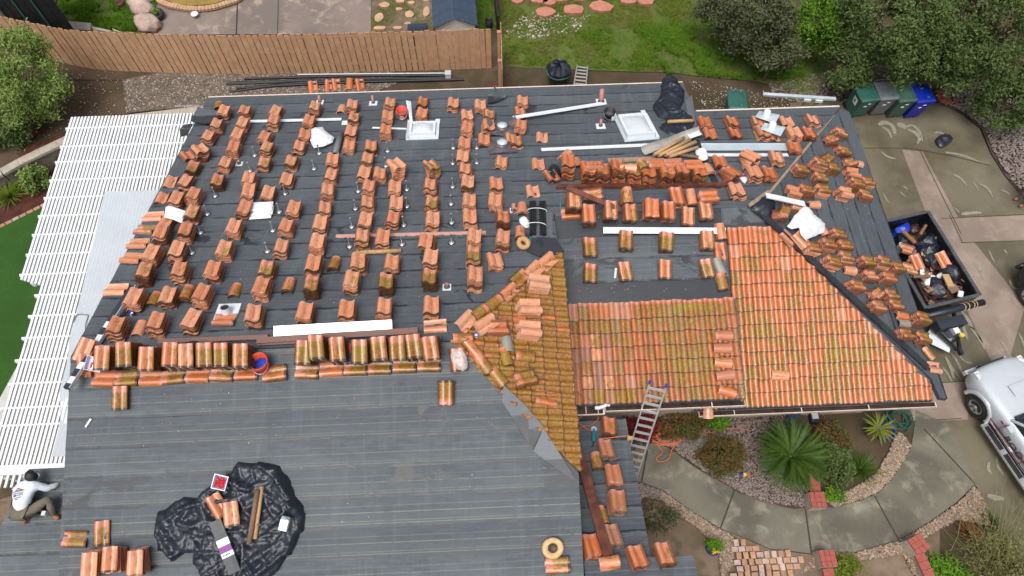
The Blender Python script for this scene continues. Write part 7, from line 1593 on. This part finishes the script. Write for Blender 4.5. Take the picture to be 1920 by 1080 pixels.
wp = flat(1928, 556, wz); PF2 = PF.copy(); PF2.translation = Vector((wp.x, wp.y, .12)) - Vector((-hd.y, hd.x, 0))*.95
pickup(PF2, M['blackm'], 'dark vehicle at the right edge with only a wheel showing', False)

# ------------------------------------------------------------------ people
def skin(name, V, E, R, mat, parent, lv=2, root=0):
    me = bpy.data.meshes.new(name); me.from_pydata([tuple(v) for v in V], E, []); o = bpy.data.objects.new(name, me); C.objects.link(o)
    sk = o.modifiers.new('k', 'SKIN'); sk.use_smooth_shade = True
    for i, d in enumerate(me.skin_vertices[0].data): r = R[i]; d.radius = r if isinstance(r, tuple) else (r, r); d.use_root = i == root
    sb = o.modifiers.new('s', 'SUBSURF'); sb.levels = sb.render_levels = lv
    dg = bpy.context.evaluated_depsgraph_get(); nm = bpy.data.meshes.new_from_object(o.evaluated_get(dg)); bpy.data.objects.remove(o); nm.materials.clear(); nm.materials.append(mat)
    if name in ('shirt', 'trousers'):
        for v in nm.vertices: v.co += v.normal*(.014*(1 - 2*abs(noise.noise(v.co*7 + Vector((1, 2, 3))))) + .006*noise.noise(v.co*19))
    nm.polygons.foreach_set('use_smooth', [True]*len(nm.polygons)); return link(name, nm, parent)
def person(F, J, label):
    t = thing('person', label, 'person', F); names = [n for n in J if n != 'face']; ix = {n: i for i, n in enumerate(names)}; V = [J[n] for n in names]
    B = [('hip','belly'),('belly','chest'),('chest','neck'),('neck','head'),('head','crown'),('chest','shl'),('shl','ell'),('ell','wrl'),('wrl','hal'),('chest','shr'),('shr','elr'),('elr','wrr'),('wrr','har'),('hip','hpl'),('hpl','knl'),('knl','anl'),('anl','tol'),('hip','hpr'),('hpr','knr'),('knr','anr'),('anr','tor')]
    rad = {'hip':.10,'belly':.09,'chest':.10,'neck':.055,'head':.092,'crown':.082,'shl':.062,'shr':.062,'ell':.044,'elr':.044,'wrl':.032,'wrr':.032,'hal':.036,'har':.036,'hpl':.075,'hpr':.075,'knl':.06,'knr':.06,'anl':.042,'anr':.042,'tol':.04,'tor':.04}
    body = skin('body', V, [(ix[a], ix[b]) for a, b in B], [rad[n] for n in names], M['skin'], t)
    def part(nm, chain, f, mat, lv=2):
        u = []; 
        for a, b in chain: u += [n for n in (a, b) if n not in u]
        return skin(nm, [J[n] for n in u], [(u.index(a), u.index(b)) for a, b in chain], [(f(n)) for n in u], mat, t, lv)
    part('shirt', [('hip','belly'),('belly','chest'),('chest','neck'),('chest','shl'),('shl','ell'),('ell','wrl'),('chest','shr'),('shr','elr'),('elr','wrr')], lambda n: {'neck':.085,'hip':(.165,.135),'belly':(.17,.14),'chest':(.19,.15),'shl':.085,'shr':.085,'ell':.066,'elr':.066,'wrl':.05,'wrr':.05}[n], M['shirt'])
    part('trousers', [('hip','hpl'),('hpl','knl'),('knl','anl'),('hip','hpr'),('hpr','knr'),('knr','anr')], lambda n: {'hip':.15,'hpl':.11,'hpr':.11,'knl':.085,'knr':.085,'anl':.066,'anr':.066}[n], M['trous'])
    for s in 'lr':
        part('boot', [('an'+s, 'to'+s)], lambda n: .062 if n[:2] == 'an' else .050, M['boot'])
        a, b = Vector(J['wr'+s]), Vector(J['ha'+s]); d = (b-a).normalized(); sd_ = d.cross(Vector((0, 0, 1))).normalized()
        for k, (o_, l) in enumerate(((-.027,.075),(-.009,.088),(.009,.082),(.027,.065))):
            q = b + sd_*o_; skin('finger', [b*.6 + a*.4 + sd_*o_*.6, q + d*.02, q + d*(.02+l*.5) - Vector((0,0,.012)), q + d*(.02+l*.85) - Vector((0,0,.04))], [(0,1),(1,2),(2,3)], [.012,.010,.009,.008], M['skin'], body, 1)
        skin('thumb', [a*.5 + b*.5, a*.4 + b*.6 + sd_*.04, b + sd_*.062 + d*.02], [(0,1),(1,2)], [.014,.011,.009], M['skin'], body, 1)
    h, c = Vector(J['head']), Vector(J['crown']); bm = bmesh.new(); bmesh.ops.create_icosphere(bm, subdivisions=3, radius=.125)
    fd = Vector(J.get('face', (0, 1, 0))).normalized()
    for v in bm.verts: v.co *= 1 + .10*noise.noise(v.co*22) + .05*noise.noise(v.co*50); v.co -= fd*.02
    bmesh.ops.delete(bm, geom=[v for v in bm.verts if v.co.dot(fd) > .062 and v.co.z < .06], context='VERTS')
    me = bpy.data.meshes.new('hair'); bm.to_mesh(me); bm.free(); me.materials.append(M['hair']); me.polygons.foreach_set('use_smooth', [True]*len(me.polygons)); link('hair', me, t, Matrix.Translation(h.lerp(c, .55) + Vector((0, 0, .012))))
    sd_ = fd.cross(Vector((0, 0, 1))).normalized(); f0 = h.lerp(c, .4)
    m = MB(); m.M = Matrix.Translation(f0 + fd*.095); m.tube([(0,0,.02), tuple(fd*.022 - Vector((0,0,.02)))], [.008, .014], 6); m.build('nose', M['skin'], body)
    for s in (-1, 1):
        m = MB(); m.M = Matrix.Translation(f0 + fd*.085 + sd_*s*.034 + Vector((0,0,.02))); m.lathe([(0,-.008),(.010,0),(0,.008)], 8); m.build('eye', M['ink'], body)
        m = MB(); m.M = Matrix.Translation(f0 + sd_*s*.096 - Vector((0,0,.005))); m.lathe([(0,-.03),(.014,0),(0,.03)], 8); m.build('ear', M['skin'], body)
    return t
J = {'hip':(0,.06,.36),'belly':(.0,.24,.47),'chest':(.03,.46,.53),'neck':(.09,.62,.55),'head':(.12,.70,.56),'crown':(.15,.79,.60),'shl':(-.13,.50,.50),'ell':(-.08,.76,.30),'wrl':(.14,.88,.15),'hal':(.22,.90,.10),
     'shr':(.21,.56,.50),'elr':(.40,.52,.34),'wrr':(.50,.66,.20),'har':(.52,.73,.14),'hpl':(-.09,.03,.32),'knl':(-.04,.40,.10),'anl':(-.08,-.02,.07),'tol':(-.09,-.16,.05),'hpr':(.13,.04,.34),'knr':(.52,.30,.42),'anr':(.50,.02,.09),'tor':(.64,-.05,.05),'face':(.35,.9,-.3)}
pp_ = on(60, 970, 'west'); PFm = Matrix.Translation(pp_ + Vector((0, 0, .02))) @ Matrix.Scale(1.02, 4)
man = person(PFm, J, 'person in a white shirt kneeling at the left edge, seen from behind')
m = MB(); m.tube([(.20*cos(a), .09 + .15*sin(a), .36 + .02*sin(a*2)) for a in np.linspace(0, 2*pi, 18)], .028, 6); m.build('tool_belt', M['leath'], man)
for x, y, z in ((.24,.10,.30),(-.20,.0,.26),(.34,.14,.30)): MB().box(x-.06, x+.06, y-.08, y+.08, z-.1, z+.06).build('pouch', M['leath'], man)
m = MB(); m.box(.40,.48,-.02,.07,.22,.34); m.build('tool', M['flash'], man)
# print on the back of the shirt, following its surface
sh = [c for c in man.children if c.name.startswith('shirt')][0]
from mathutils.bvhtree import BVHTree
bv = BVHTree.FromPolygons([v.co.copy() for v in sh.data.vertices], [tuple(p.vertices) for p in sh.data.polygons])
def on_back(x, y):
    r = bv.ray_cast(Vector((x, y, 2)), Vector((0, 0, -1))); return (r[0].z if r[0] else .66) + .006
def print_tri(polys, mat, name):
    m = MB()
    for q in polys: m.add([(x, y, on_back(x, y)) for x, y in q], [tuple(range(len(q)))])
    m.build(name, mat, man)
ca_, sa_ = cos(.22), sin(.22)
def tf(u, v): return (-.015 + u*ca_ - v*sa_, .34 + u*sa_ + v*ca_)
print_tri([[tf(-.13+.02*k, .06), tf(-.12+.02*k, .06), tf(-.115+.02*k, .07+.05*(1-abs(k-6)/7)), tf(-.125+.02*k, .07+.05*(1-abs(k-6)/7))] for k in range(12)], M['ink'], 'logo_print')
print_tri([[tf(-.02, .13), tf(.0, .145), tf(.13, .07), tf(.12, .06)], [tf(-.14,.055), tf(-.02,.13), tf(-.02,.145), tf(-.15,.06)]], M['redink'], 'logo_roofline')
def lettering(body, size, u, v):
    cu = bpy.data.curves.new('shirt_lettering', 'FONT'); cu.body = body; cu.size = size; co = bpy.data.objects.new('x', cu); C.objects.link(co); dg = bpy.context.evaluated_depsgraph_get(); me = bpy.data.meshes.new_from_object(co.evaluated_get(dg)); bpy.data.objects.remove(co); me.materials.clear(); me.materials.append(M['ink'])
    for q in me.vertices: x, y = tf(u + q.co.x, v + q.co.y); q.co = (x, y, on_back(x, y) + .004)
    link('shirt_lettering', me, man)
lettering('1073', .062, -.02, -.03)
print_tri([[tf(-.11+.025*k, .025), tf(-.092+.025*k, .025), tf(-.092+.025*k, .04), tf(-.11+.025*k, .04)] for k in range(9)] + [[tf(-.10+.025*k, -.025), tf(-.08+.025*k, -.025), tf(-.08+.025*k, .01), tf(-.10+.025*k, .01)] for k in range(3)] +
          [[tf(-.10+.022*k, -.065), tf(-.083+.022*k, -.065), tf(-.083+.022*k, -.05), tf(-.10+.022*k, -.05)] for k in range(8)] + [[tf(-.06+.022*k, -.095), tf(-.043+.022*k, -.095), tf(-.043+.022*k, -.08), tf(-.06+.022*k, -.08)] for k in range(4)], M['ink'], 'small_print')
# a second person stands just outside the right edge, shoes in view
J2 = {'hip':(0,0,.95),'belly':(0,.01,1.12),'chest':(0,.0,1.35),'neck':(0,.01,1.52),'head':(0,.04,1.62),'crown':(0,.04,1.72),'shl':(-.19,0,1.42),'ell':(-.25,.02,1.15),'wrl':(-.24,.12,.92),'hal':(-.23,.15,.85),'shr':(.19,0,1.42),'elr':(.25,.02,1.15),'wrr':(.24,.12,.92),'har':(.23,.15,.85),
      'hpl':(-.1,0,.90),'knl':(-.12,.04,.48),'anl':(-.13,0,.08),'tol':(-.15,.17,.05),'hpr':(.1,0,.90),'knr':(.12,.04,.48),'anr':(.13,-.02,.08),'tor':(.16,.15,.05),'face':(0,1,0)}
p = flat(1912, 380, .12); person(Matrix.Translation(p) @ Matrix.Rotation(1.9, 4, 'Z'), J2, 'person at the right edge of the picture with only the shoes in view')
